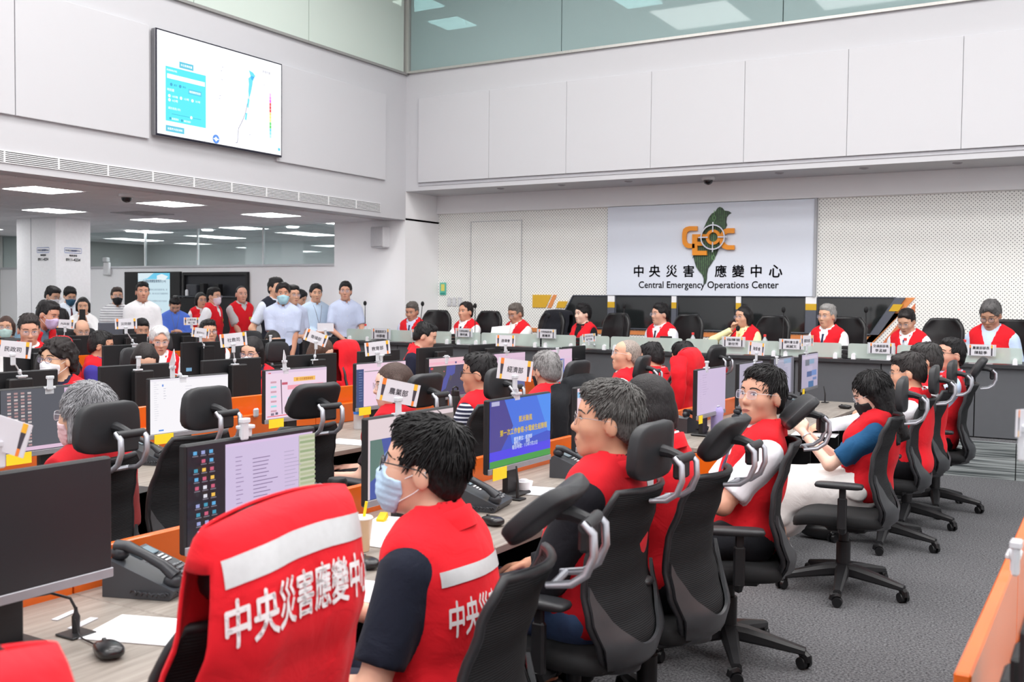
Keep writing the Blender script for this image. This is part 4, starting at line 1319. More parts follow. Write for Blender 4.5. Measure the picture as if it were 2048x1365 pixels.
NPEOPLE = [0]
def person(label, head, face=180, pose='sit', lean=0, hy=0, hp=0, hr=0, s=1.07, arms='lap', shirt=(245,245,248), sleeve='short', stripes=None,
           vest=None, open_v=.17, tie=None, trousers=(32,33,38), hair='short', hcol=(22,20,20), hgrey=0.0, skin=(222,172,144), glasses=None, mask=None,
           h=.011, seat=.47, female=False, patch=False, back_text=None, tape=False, fat=0.0, curl=.5, legs=True, zfloor=0.0, shoes=(24,24,26), pockets=False, watch=None, lanyard=False, collar=True, fringe=0.0, lips=None, long_len=.2, bare_legs=False, skirt=None, strands=None, slen=1.0, smin_z=.02):
    NPEOPLE[0] += 1; seed = NPEOPLE[0]
    SK = skin_mat(skin)
    a = math.radians(lean)
    head = Vector(head)
    if pose == 'stand':
        s = (head.z - zfloor) / 1.605
        hipz = .93*s; T = .50*s
        if lean > 12: s = 1.07; T = .50*s; hipz = head.z - zfloor - T*math.cos(a) - .14*s
    else: hipz = seat + .088*s
    u = V3(math.sin(a),0,math.cos(a)); f = V3(math.cos(a),0,-math.sin(a)); l = V3(0,1,0)
    RT = np.stack([f,l,u],1)
    HF = euler_frame(math.radians(hy), math.radians(hp), math.radians(hr))
    hu, hf, hl = HF[:,2], HF[:,0], HF[:,1]
    hoff = u*.085*s + hu*.055*s + hf*.028*s
    if pose != 'stand':
        T = (head.z - zfloor - hipz - hoff[2]) / u[2]
        T = min(max(T, .40*s), .60*s)
    H = V3(0,0,hipz); N = H + u*T
    HCn = N + hoff
    # ---- torso
    sw = (.128 if not female else .108)*s
    wf = 1.0 if not female else .88
    tor = [('el', H+u*.01*s, ((.128+fat*.5)*s,.172*s,.13*s), RT, .04),
           ('el', H+u*T*.38+f*(.012+fat*.3)*s, ((.112+fat)*s,(.152+fat*.6)*wf*s,.18*s), RT, .05),
           ('el', H+u*T*.64, ((.118+fat*.3)*s,(.168+fat*.3)*wf*s,.19*s), RT, .05),
           ('rc', H+u*(T-.082*s)+l*sw, H+u*(T-.082*s)-l*sw, .060*s*wf, .060*s*wf, .05),
           ('rc', H+u*(T-.045*s)+l*.11*s, N+u*.02*s-f*.012*s, .05*s, .048*s, .04), ('rc', H+u*(T-.045*s)-l*.11*s, N+u*.02*s-f*.012*s, .05*s, .048*s, .04)]
    if female: tor += [('el', H+u*T*.66+f*.085*s+l*.07*s, (.055*s,.06*s,.06*s), RT, .04), ('el', H+u*T*.66+f*.085*s-l*.07*s, (.055*s,.06*s,.06*s), RT, .04)]
    nr = .056 if not female else .046
    neck = [('rc', N-u*.05*s-f*.008*s, HCn-hu*.05*s-hf*.022*s, (nr+.003+fat*.1)*s, nr*s, .02)]
    # ---- head
    hs = s*.99 if not female else s*.95
    def HP(x,y,z): return HCn + HF @ (V3(x,y,z)*hs)
    def el(x,y,z,rx,ry,rz,k,R=None): return ('el', HP(x,y,z), (rx*hs,ry*hs,rz*hs), HF if R is None else HF@R, k)
    def rc(p,q,ra,rb,k): return ('rc', HP(*p), HP(*q), ra*hs, rb*hs, k)
    fw = 1+fat*.8
    hd = [el(-.014,0,.036,.097,.077,.09,.02), el(.014,0,-.032,.072,.063*fw,.083,.035), el(.022,0,-.074,.058,.050*fw,.044,.03),
          ('el', HP(.060,0,-.100), (.022*hs,.026*hs,.02*hs), HF, .03), el(.044,0,.042,.05,.060,.052,.03),
          rc((.074,-.030,.027),(.074,.030,.027),.0145,.0145,.02), el(.056,.040,-.022,.030,.026,.03,.03), el(.056,-.040,-.022,.030,.026,.03,.03),
          rc((.084,0,.014),(.103,0,-.028),.0085,.0135,.014), rc((.093,-.012,-.033),(.093,.012,-.033),.0095,.0095,.008),
          el(.079,0,-.066,.016,.026,.017,.018)]
    ear = Matrix.Rotation(.35,3,'Y'); ear = np.array(ear)
    if hair not in ('long','bob') : hd += [el(-.012,.080,-.006,.021,.0085,.034,.008,ear), el(-.012,-.080,-.006,.021,.0085,.034,.008,ear)]
    socks = [el(.100,.0315,.006,.015,.017,.012,.01), el(.100,-.0315,.006,.015,.017,.012,.01)]
    lids = [el(.070,.0315,.006,.0165,.016,.0135,.006), el(.070,-.0315,.006,.0165,.016,.0135,.006)]
    # ---- legs
    lg = []; ft = []
    if pose == 'sit':
        for sg in (1,-1):
            kn = V3(.43*s, sg*(.11 if not female else .07)*s, seat+.055*s); an = V3(.44*s+.03, sg*.11*s, .10)
            lg += [('rc', H+l*sg*.088*s-V3(0,0,.012), kn, .084*s, .060*s, .04), ('rc', kn, an, .056*s, .043*s, .03)]
            ft += [('el', an+V3(.055*s,0,-.055), (.12*s,.045*s,.042*s), I3, .02)]
    else:
        for sg in (1,-1):
            kn = V3(.01*s, sg*.10*s, .50*s); an = V3(0, sg*.11*s, .09*s)
            lg += [('rc', H+l*sg*.09*s-u*.02*s, kn, .088*s, .060*s, .05), ('rc', kn, an, .056*s, .042*s, .03)]
            ft += [('el', an+V3(.055*s,0,-.045*s), (.125*s,.046*s,.044*s), I3, .02)]
    # ---- arms
    SP = {1: H+u*(T-.09*s)+l*(sw+.030*s), -1: H+u*(T-.09*s)-l*(sw+.030*s)}
    if isinstance(arms, str):
        pre = {'lap': ((.24,.07,hipz+.10*s),(.24,-.07,hipz+.10*s)), 'desk': ((.40,.12,.80),(.40,-.12,.80)), 'side': ((.06,.26,hipz-.06*s),(.06,-.26,hipz-.06*s)),
               'clasp': ((.24*s,.045,hipz+.12*s),(.25*s,-.055,hipz+.11*s)), 'phone': ((.30*s,.05,hipz+.22*s),(.30*s,-.05,hipz+.22*s)), 'rest': ((.20,.26,.70),(.20,-.26,.70)), 'fold': ((.25*s,-.05,hipz+.20*s),(.25*s,.05,hipz+.18*s))}[arms]
        arms = {1: (pre[0], None), -1: (pre[1], None)}
    up = {}; fo = {}; hn = []
    for sg in (1,-1):
        W = V3(*arms[sg][0]); pole = V3(*(arms[sg][1] or (-.35, sg*.55, -1.0)))
        E, W = ik(SP[sg], W, .285*s, .255*s, pole)
        ar = (.046 if not female else .037)*s
        up[sg] = ('rc', SP[sg], E, ar*1.12, ar*.86, .03); fo[sg] = ('rc', E, W, ar*.88, ar*.58, .02)
        d = W - E; d /= np.linalg.norm(d)
        o = arms[sg][2] if len(arms[sg]) > 2 else None
        fwd = V3(*o[0]) if o else d
        nrm = V3(*o[1]) if o else V3(0,-sg*.5,-1.0)
        sd = V3(0,-sg,0.3) if not (o and len(o) > 2) else V3(*o[2])
        hn += hand_prims(W, fwd, nrm, sd, s*(1.0 if not female else .9), curl)
    root = thing('person', label, 'person')
    rz = math.radians(face)
    hx = HCn[0]*math.cos(rz) - HCn[1]*math.sin(rz); hyy = HCn[0]*math.sin(rz) + HCn[1]*math.cos(rz)
    dz = 0.0
    root.location = (head.x - hx, head.y - hyy, zfloor); root.rotation_euler = (0,0,rz)
    # ---- body mesh
    skin_pr = tor + neck + [up[1],up[-1],fo[1],fo[-1]] + (lg if legs else [])
    heads_pr = hd
    allp = skin_pr + heads_pr + hn + (ft if legs else [])
    earless = hd
    headlo, headhi = HCn - .2*hs, HCn + .2*hs
    hlo, hhi = bounds(hn, .02)
    def headf(P):
        d = field(hd, P)
        for q in socks: d = smax(d, -ev(q, P), .012)
        for q in lids: d = smin(d, ev(q, P), .004)
        return d
    def bodyf(P):
        d = field(skin_pr + (ft if legs else []), P)
        m = np.all((P > headlo.astype(F32)) & (P < headhi.astype(F32)), 1)
        d2 = d.copy()
        cheap = f_el(P, HCn, (.12*hs,.10*hs,.14*hs), HF)
        e = cheap
        if m.any(): e = cheap.copy(); e[m] = headf(P[m])
        d2 = smin(d, e, .018)
        mh = np.all((P > hlo.astype(F32)) & (P < hhi.astype(F32)), 1)
        if mh.any(): d2[mh] = smin(d2[mh], field(hn, P[mh]), .012)
        return d2
    lo, hi = bounds(allp, .02)
    V, Q = surface(bodyf, lo, hi, h)
    keep = np.linalg.norm(V - HCn, axis=1) < .19*hs
    if h < .011: keep |= np.all((V > hlo) & (V < hhi), 1)
    CV, CQ, CT_ = coarsen(V, Q, keep, h, lo)
    part('body', np_mesh('body', CV, CQ, SK, CT_), None, root)
    # head surface for projecting features
    hm = (V[Q].mean(1) - HCn); sel = np.linalg.norm(hm, axis=1) < .16*hs
    hb = bvh_of(V, Q[sel])
    # ---- face features
    inv = -HF[:,0]
    def fp(poly, y0, z0): return plane_poly(poly, HP(.16,0,0) + HF[:,1]*y0*hs + HF[:,2]*z0*hs, HF[:,1]*hs, HF[:,2]*hs)
    for sg in (1,-1):
        if mask is None or True:
            n_ = 12
            alm = [( .0150*math.cos(t), .0052*math.sin(t)*(1.15 if math.sin(t)>0 else .8)) for t in [2*PI*k/n_ for k in range(n_)]]
            e = decal((fp(alm, sg*.0315, .006), [list(range(n_))], inv), hb, 'eye', EYEW, root, .0012, .012)
            if e:
                iris = [(.0058*math.cos(2*PI*k/10), .0052*math.sin(2*PI*k/10)) for k in range(10)]
                decal((fp(iris, sg*.0315, .0062), [list(range(10))], inv), hb, 'iris', EYED, e, .0022, .012)
                ld = [(-.0175,.0010),(-.010,.0058),(0,.0072),(.010,.0058),(.0175,.0010),(.0165,.0042),(.010,.0088),(0,.0102),(-.010,.0088),(-.0165,.0042)]
                decal((fp(ld, sg*.0315, .006), [[0,1,8,9],[1,2,7,8],[2,3,6,7],[3,4,5,6]], inv), hb, 'eyelid', LID, e, .0026, .012)
        bw = [(-.020,-.001),(-.008,.004),(.008,.004),(.021,-.003),(.019,.002),(.008,.0095),(-.008,.0095),(-.020,.005)]
        if sg < 0: bw = [(-x,y) for x,y in bw]
        decal((fp(bw, sg*.034, .0265), [[0,1,6,7],[1,2,5,6],[2,3,4,5]], inv), hb, 'eyebrow', hair_mat(hcol if not hgrey else (70,64,60)), root, .0018, .012)
    if mask is None:
        lp = [(-.024,0),(-.012,.0048),(-.003,.0062),(0,.005),(.003,.0062),(.012,.0048),(.024,0),(.012,-.0065),(0,-.0085),(-.012,-.0065)]
        decal((fp(lp, 0, -.066), [[0,1,9],[1,2,3,8,9],[3,4,5,7,8],[5,6,7]], inv), hb, 'lips', mat('lips_%d'%(lips or 0), {None:(176,104,92),1:(190,70,76),2:(200,120,110)}[lips], rough=.4), root, .0012, .012)
        mo = [(-.022,-.0006),(0,-.0012),(.022,-.0006),(.022,.0006),(0,.0006),(-.022,.0006)]
        decal((fp(mo, 0, -.066), [[0,1,4,5],[1,2,3,4]], inv), hb, 'mouth_line', mat('mouth_dark',(110,56,50)), root, .0020, .012)
    # ---- clothes
    SHM = cloth(shirt, stripes)
    gsh = .012*s
    cutl = {}
    for sg in (1,-1):
        e = up[sg][2]; d = e - up[sg][1]; d = d/np.linalg.norm(d); q = up[sg][1] + (e-up[sg][1])*.78
        if sleeve == 'short': cutl[sg] = (q, d)
        else:
            e2 = fo[sg][2]; d2 = e2 - fo[sg][1]; d2 = d2/np.linalg.norm(d2); cutl[sg] = (fo[sg][1] + (e2-fo[sg][1])*.93, d2)
    nk = N + u*.012*s
    def shirtf(P):
        d = field(tor, P, gsh)
        for sg in (1,-1):
            a_ = ev(up[sg], P, .017*s + .004*s)
            if sleeve == 'long': a_ = smin(a_, ev(fo[sg], P, .014*s), .02)
            elif sleeve == 'none': continue
            q, dd = cutl[sg]
            a_ = np.maximum(a_, (P - q.astype(F32)) @ dd.astype(F32))
            d = smin(d, a_, .03)
        d = d + .0035*wob(P, 26, seed)
        hh = (P - nk.astype(F32)) @ u.astype(F32); r_ = f_rc(P, N-u*.06*s, N+u*.2*s, .064*s, .066*s)
        d = np.maximum(d, -r_) if collar else d
        hem = (P - H.astype(F32)) @ u.astype(F32)
        d = np.maximum(d, -.06*s - hem) if pose == 'sit' else np.maximum(d, -.10*s - hem)
        return d
    lo, hi = bounds(tor + [up[1],up[-1]] + ([fo[1],fo[-1]] if sleeve=='long' else []), .05)
    hc = .011 if h < .007 else (.0138 if h < .01 else .019)
    SV, SQ = surface(shirtf, lo, hi, hc)
    sho = part('shirt', np_mesh('shirt', SV, SQ, SHM), None, root)
    def ring(name, m, r0, r1, hgt, gap, tilt_, parent, th=.006, drop=.012, base=0.0):
        """turned-down collar ribbon round the neck"""
        def fn(uu, vv):
            t = PI*gap + (2*PI - 2*PI*gap)*uu            # 0 = front
            cx, cy = math.cos(t), math.sin(t)
            rr = r0 + (r1-r0)*vv
            z = hgt*math.sin(min(1,vv*1.6)*PI*.5) - (drop*max(0,vv-.55)/.45)
            fr = .5+.5*cx
            p = N + u*(base + z - tilt_*fr) + f*(cx*rr*1.02 - .006*s + .012*fr) + l*cy*rr
            return p, f*cx + l*cy + u*.3
        return part(name, MB().sheet(fn, 25, 6, th), m, parent, angle=70)
    if collar and sleeve != 'none': ring('collar', SHM, .060*s, .086*s, .036*s, .07, .040*s, sho, .006, .052*s, .022*s)
    if tie:
        TM = cloth(tie)
        sb = bvh_of(SV, SQ)
        o = N + f*.3*s
        tp = [(-.014*s,-.045*s),(.014*s,-.045*s),(.010*s,-.075*s),(.026*s,-.33*s),(0,-.36*s),(-.026*s,-.33*s),(-.010*s,-.075*s)]
        decal((plane_poly(tp, o, l, u), [[0,1,2,6],[2,3,5,6],[3,4,5]], -f), sb, 'tie', TM, root, .006, .03)
    if lanyard:
        sb = bvh_of(SV, SQ); o = N + f*.3*s
        tp = [(-.06*s,-.02*s),(-.054*s,-.02*s),(.003*s,-.30*s),(-.003*s,-.30*s)]; tp2 = [(.06*s,-.02*s),(.054*s,-.02*s),(-.003*s,-.30*s),(.003*s,-.30*s)]
        decal((plane_poly(tp, o, l, u), [[0,1,2,3]], -f), sb, 'lanyard', cloth((120,124,140)), root, .004, .03)
        decal((plane_poly(tp2, o, l, u), [[0,1,2,3]], -f), sb, 'lanyard', cloth((120,124,140)), root, .004, .03)
        decal((plane_poly([(-.03*s,-.40*s),(.03*s,-.40*s),(.03*s,-.30*s),(-.03*s,-.30*s)], o, l, u), [[0,1,2,3]], -f), sb, 'badge', mat('badge',(170,176,190)), root, .008, .03)
    if vest is None and pockets:
        sb = bvh_of(SV, SQ); o = N + f*.3*s
        pk = [(.04,-.30),(.12,-.30),(.12,-.19),(.04,-.19)]
        decal((plane_poly([(x*s,y*s) for x,y in pk], o, l, u), [[0,1,2,3]], -f), sb, 'pocket', SHM, root, .005, .02)
        for k in range(4):
            decal((plane_poly([(math.cos(q)*.005*s, (-.09-.09*k)*s+math.sin(q)*.005*s) for q in [0,1.05,2.1,3.14,4.19,5.24]], o, l, u), [[0,1,2,3,4,5]], -f), sb, 'button', mat('button',(235,235,240)), root, .004, .02)
    if vest is not None:
        VM = cloth(vest)
        al = .188*s*(1 if not female else .88) + fat*.2
        def vestf(P):
            d = field(tor, P, .021*s)
            q = P - N.astype(F32); hh = q @ u.astype(F32); ff = q @ f.astype(F32); ll = np.abs(q[:,1])
            d = d + .004*wob(P, 17, seed+50) + .002*wob(P, 40, seed+90)
            lim = al + np.maximum(0, -hh - .20*s)*1.4 + np.maximum(0, .02*s - np.abs(hh+.09*s))*0
            d = np.maximum(d, (ll - lim)*.85)
            rn = f_rc(P, N-u*.05*s, N+u*.25*s, .070*s, .076*s)
            d = np.maximum(d, -rn)
            wv = (ll - (.062*s + hh*(.062/open_v)))*.9
            d = np.maximum(d, -np.maximum(wv, .01*s-ff))
            hem = (P - H.astype(F32)) @ u.astype(F32)
            d = np.maximum(d, (-.055*s if pose=='sit' else -.13*s) - hem)
            return d
        lo, hi = bounds(tor, .06)
        VV, VQ = surface(vestf, lo, hi, hc)
        vo = part('vest', np_mesh('vest', VV, VQ, VM), None, root)
        ring('vest_collar', VM, .074*s, .104*s, .034*s, .15, .050*s, vo, .008, .058*s, .018*s)
        vb = bvh_of(VV, VQ); o = N + f*.35*s; ob = N - f*.35*s
        if patch:
            c = decal((plane_poly([(.050*s,-.225*s),(.135*s,-.225*s),(.135*s,-.185*s),(.050*s,-.185*s)], o, l, u), [[0,1,2,3]], -f), vb, 'name_patch', PATCHY, vo, .004, .02)
            if c:
                vs_, fs_, W_, H_ = text_geo('中央災害應變中心', .02); k_ = .075*s/W_
                decal((plane_poly([(.0925*s+x*k_, -.205*s+y*k_) for x,y in vs_], o, l, u), fs_, -f), vb, 'patch_lettering', PATCHT, c, .006, .05, smooth=False)
        if pockets:
            for sg in (1,-1):
                pk = [(sg*.045,-.30),(sg*.145,-.30),(sg*.145,-.255),(sg*.045,-.255)]
                decal((plane_poly([(x*s,y*s) for x,y in pk], o, l, u), [[0,1,2,3]], -f), vb, 'pocket_flap', VM, vo, .008, .02)
        decal((plane_poly([(-.006*s,-.60*s),(.006*s,-.60*s),(.006*s,-open_v*s),(-.006*s,-open_v*s)], o, l, u), [[0,1,2,3]], -f), vb, 'placket', VM, vo, .007, .03)
        if tape or back_text:
            decal((plane_poly([(-.16*s,-.125*s),(.16*s,-.125*s),(.16*s,-.088*s),(-.16*s,-.088*s)], ob, l, u), [[0,1,2,3]], f), vb, 'reflective_strip', SILV, vo, .004, .02)
        if back_text:
            vs_, fs_, W_, H_ = text_geo(back_text, .022); k_ = .30*s/W_; ky = .088*s/H_
            decal((plane_poly([(-x*k_, -.205*s+y*ky) for x,y in vs_], ob, l, u), fs_, f), vb, 'back_lettering', LETW, vo, .009, .012, smooth=False)
    if legs:
        TRM = cloth(trousers if skirt is None else skirt)
        tp = [('el', H+u*.0, (.13*s,.176*s,.125*s), RT, .04)] + lg
        if skirt is not None:
            tp = [('el', H+u*.0, (.118*s,.165*s,.11*s), RT, .04), ('rc', H+V3(.04,.05,-.01), V3(.42*s,.05,seat+.05), .125*s, .105*s, .06), ('rc', H+V3(.04,-.05,-.01), V3(.42*s,-.05,seat+.05), .125*s, .105*s, .06), ('rc', V3(.41*s,0,seat+.03), V3(.44*s,0,.38), .13*s, .13*s, .05)]
        def trf(P):
            d = field(tp, P, .013*s) + .004*wob(P, 20, seed+9)
            if skirt is not None: d = d + .008*np.sin(P[:,1]*F32(110))
            d = np.maximum(d, (P - H.astype(F32)) @ u.astype(F32) - .10*s)
            return np.maximum(d, .10*s - P[:,2])
        lo, hi = bounds(tp, .04)
        tv, tq = surface(trf, lo, hi, .016 if h < .0086 else .026)
        part('trousers' if skirt is None else 'skirt', np_mesh('trousers', tv, tq, TRM), None, root)
        SHO = mat('shoe_%d_%d_%d'%shoes, shoes, rough=.35)
        for q in ft:
            part('shoe', MB().sq((0,0,0),(.135*s,.05*s,.05*s),.7,.75,20,10,None,lambda p:(p[0],p[1],p[2]*(1-.35*max(0,p[0])/.13))), SHO, root, angle=70, loc=(q[1][0],q[1][1],max(q[1][2],.05*s)))
    # ---- hair
    HM = hair_mat(hcol, hgrey)
    if hair:
        t_ = {'short':.011,'buzz':.004,'bald':.005,'bob':.016,'long':.016,'curly':.034,'full':.018}[hair]
        def hloc(P): return ((P - HCn.astype(F32)) @ HF.astype(F32)) / F32(hs)
        def hairf(P):
            L = hloc(P); x, y, z = L[:,0], L[:,1], L[:,2]
            d = f_el(L, V3(-.016,0,.036), (.096+t_,.077+t_*.55,.090+t_), I3)
            d = smin(d, f_el(L, V3(-.058,0,-.025), (.052+t_*.6,.060+t_*.6,.062), I3), .03)
            if hair in ('short','full'): d = smin(d, f_el(L, V3(.028,.006,.098+fringe*.3), (.066,.060,.034+t_*.3), I3), .03); d = smin(d, f_el(L, V3(-.03,0,.10), (.07,.060,.036), I3), .03)
            ph = np.arctan2(y, x+.02); st = np.sin(ph*23 + 9*np.sin(z*40))*.5 + np.sin(ph*41 + x*60)*.35
            amp = {'buzz':.0006,'bald':.001,'curly':.0}.get(hair,.0026)
            d = d + amp*st
            if hair == 'curly': d = d + .012*wob(L, 130, seed) + .006*wob(L, 60, seed+3)
            face_ = .005*np.sin(y*F32(95)+seed) + f_el(L, V3(.112,0,(-.038 if hair in ('short','full') else -.044)-fringe), (.082,.074 if hair not in('bob','long') else .066,.118), I3)
            d = smax(d, -face_, .012)
            if hair in ('long','bob'):
                ll = long_len if hair == 'long' else .085
                for sg in (1,-1):
                    q = f_rc(L, V3(-.008,sg*.076,.03), V3(-.012,sg*.080,-ll), .026, .022)
                    d = smin(d, q + .002*st, .03)
                b = f_el(L, V3(-.055,0,-ll*.5), (.058,.088,ll*.62+.03), I3)
                d = smin(d, b + .003*st, .03)
                d = np.maximum(d, -(z + ll + .012*np.sin(y*90)))
                d = smax(d, -face_, .01)
            else:
                for sg in (1,-1): d = smax(d, -f_el(L, V3(.004,sg*.084,-.024), (.030,.030,.046), I3), .008)
                zm = -.014 + .60*x
                d = smax(d, (zm - z)*.85, .01)
                if hair == 'bald':
                    top = f_el(L, V3(.02,0,.075), (.13,.066,.075), I3); d = smax(d, -top, .01)
            return d * F32(hs)
        ext = .16*hs + (long_len*hs if hair=='long' else 0)
        HV, HQ = surface(hairf, HCn - ext - V3(0,0,.05), HCn + .16*hs + (ext*.0) , min(h,.010) if hair!='curly' else min(h,.008))
        ho = part('hair', np_mesh('hair', HV, HQ, HM), None, root)
        if strands is None: strands, slen_ = (120, .75) if hair in ('short','full') else (0, 1)
        else: slen_ = slen
        if strands and len(HQ):
            rs = np.random.RandomState(seed)
            A = HV[HQ]; cen = A.mean(1); nr_ = np.cross(A[:,2]-A[:,0], A[:,3]-A[:,1]); ar_ = np.linalg.norm(nr_,axis=1)+1e-12; nr_ = nr_/ar_[:,None]
            Lc = (cen - HCn) @ HF / hs
            wgt = ar_*(Lc[:,2] > smin_z)*(((nr_ @ HF[:,0]) < .96)); 
            outw = ((cen - (HCn + HF @ (V3(-.02,0,.0)*hs)))*nr_).sum(1) > 0
            wgt = wgt*outw
            idx = rs.choice(len(cen), strands, p=wgt/wgt.sum())
            crown = HCn + HF @ (V3(-.055,.012,.14)*hs)
            m_ = MB()
            for i_ in idx:
                p = cen[i_]; n_ = nr_[i_]
                fl = p - crown; fl = fl - n_*(fl@n_); ln = np.linalg.norm(fl)+1e-9; fl = fl/ln + rs.randn(3)*.16 + hu*.0
                fl = fl - n_*(fl@n_)*.8; fl /= np.linalg.norm(fl)+1e-9
                L_ = (.030+.022*rs.rand())*hs*slen_*(.55 if Lc[i_,0] > .035 else 1.0); lf = (.004+.006*rs.rand())*hs*slen_
                m_.tube([Vector(p - n_*.003 - fl*L_*.4), Vector(p + n_*.0018 - fl*L_*.05), Vector(p + n_*(.0018+lf*.35) + fl*L_*.35), Vector(p + n_*lf*.7 + fl*L_*.75 - hu*.004)], [.0024,.0032,.0024,.0005], 3, False)
            so = part('hair_strands', m_, HM, ho, True, 180); so['kind'] = 'stuff'
    # ---- glasses
    if glasses:
        gm = {'dark': mat('spectacle_black',(30,28,30),rough=.3), 'clear': mat('spectacle_clear',(214,214,220),rough=.2), 'metal': mat('spectacle_metal',(160,158,162),rough=.25,metal=.9), 'purple': mat('spectacle_plum',(92,70,96),rough=.3)}[glasses]
        g = link('glasses', None, root); g.empty_display_size = .02
        COL.objects.unlink(g); bpy.data.objects.remove(g)
        m = MB(); rr = .0009*hs if glasses in ('metal','clear') else .0017*hs
        for sg in (1,-1):
            pts = []
            for k in range(21):
                t = 2*PI*k/20; e_ = .55 if glasses != 'purple' else 1.0
                cx, cy = math.cos(t), math.sin(t)
                pts.append(HP(.106-.010*abs(cx)*(1 if cx*sg*1>0 else .0)*.6, sg*.033+math.copysign(abs(cx)**e_,cx)*.0245, .002+math.copysign(abs(cy)**e_,cy)*.0185))
            m.tube([Vector(p) for p in pts], rr, 6, False)
            m.tube([Vector(HP(.098,sg*.0575,.010)),Vector(HP(.05,sg*.077,.013)),Vector(HP(-.005,sg*.086,.013)),Vector(HP(-.03,sg*.086,-.002))], rr*1.1, 6)
        m.tube([Vector(HP(.107,.0095,.006)),Vector(HP(.110,0,.008)),Vector(HP(.107,-.0095,.006))], rr, 6)
        go = part('glasses', m, gm, root, angle=60)
        for sg in (1,-1):
            lm_ = MB(); lm_._add([Vector(HP(.105,sg*.033+math.copysign(abs(math.cos(t))**.6,math.cos(t))*.0235,.002+math.copysign(abs(math.sin(t))**.6,math.sin(t))*.0175)) for t in [2*PI*k/16 for k in range(16)]], [list(range(16))])
            part('lens', lm_, LENS, go, False)
    # ---- face mask
    if mask:
        MM = mat('face_mask_%d_%d_%d'%mask, mask, rough=.75, var=.04, vscale=40, bump=.3, bscale=90)
        mp_ = hd[:11]
        def maskf(P):
            L = ((P - HCn.astype(F32)) @ HF.astype(F32)) / F32(hs); x,y,z = L[:,0],L[:,1],L[:,2]
            d = field(mp_, P) / F32(hs)
            d = smin(d, f_el(L, V3(.060,0,-.065), (.048,.040,.048), I3), .03) - .005
            d = d + .0012*np.sin(z*F32(330))
            d = np.maximum(d, z - (-.004 - .30*np.abs(y)))
            d = np.maximum(d, -(z + .122)); d = np.maximum(d, (.030 + .25*np.abs(z+.06)) - x)
            return d * F32(hs)
        MV, MQ = surface(maskf, HCn + HF@(V3(.04,0,-.06)*hs) - .12*hs, HCn + HF@(V3(.04,0,-.06)*hs) + .12*hs, min(h,.008))
        mo_ = part('face_mask', np_mesh('face_mask', MV, MQ, MM), None, root)
        for sg in (1,-1):
            part('ear_loop', MB().tube([Vector(HP(.042,sg*.063,-.028)),Vector(HP(.01,sg*.078,-.004)),Vector(HP(-.022,sg*.086,.012)),Vector(HP(-.026,sg*.084,-.02)),Vector(HP(.0,sg*.074,-.05)),Vector(HP(.040,sg*.056,-.085))], .0016*hs, 6), mat('ear_loop_white',(238,238,240)) if sum(mask)>200 else mat('ear_loop_black',(28,28,30)), mo_)
    if watch:
        sg = watch; E, W = fo[sg][1], fo[sg][2]; d = (W-E)/np.linalg.norm(W-E); q = E + (W-E)*.93
        part('watch', MB().tube([Vector(q-d*.009),Vector(q+d*.009)],.034*s,12), BLACKP, root)
    root['_hd'] = 0; del root['_hd']
    return root, dict(HP=HP, HF=HF, N=N, H=H, u=u, f=f, l=l, s=s, hands={sg: fo[sg][2] for sg in (1,-1)}, fo=fo)
# ================================================================ PLACEMENT
def bottle_like(name,label,cat,prof,mt,loc,capprof=None,capm=None):
    t = thing(name,label,cat,loc)
    part('body', MB().lathe(prof,n=24), mt, t)
    if capprof: part('lid', MB().lathe(capprof,n=24), capm, t)
    return t
FAST = False
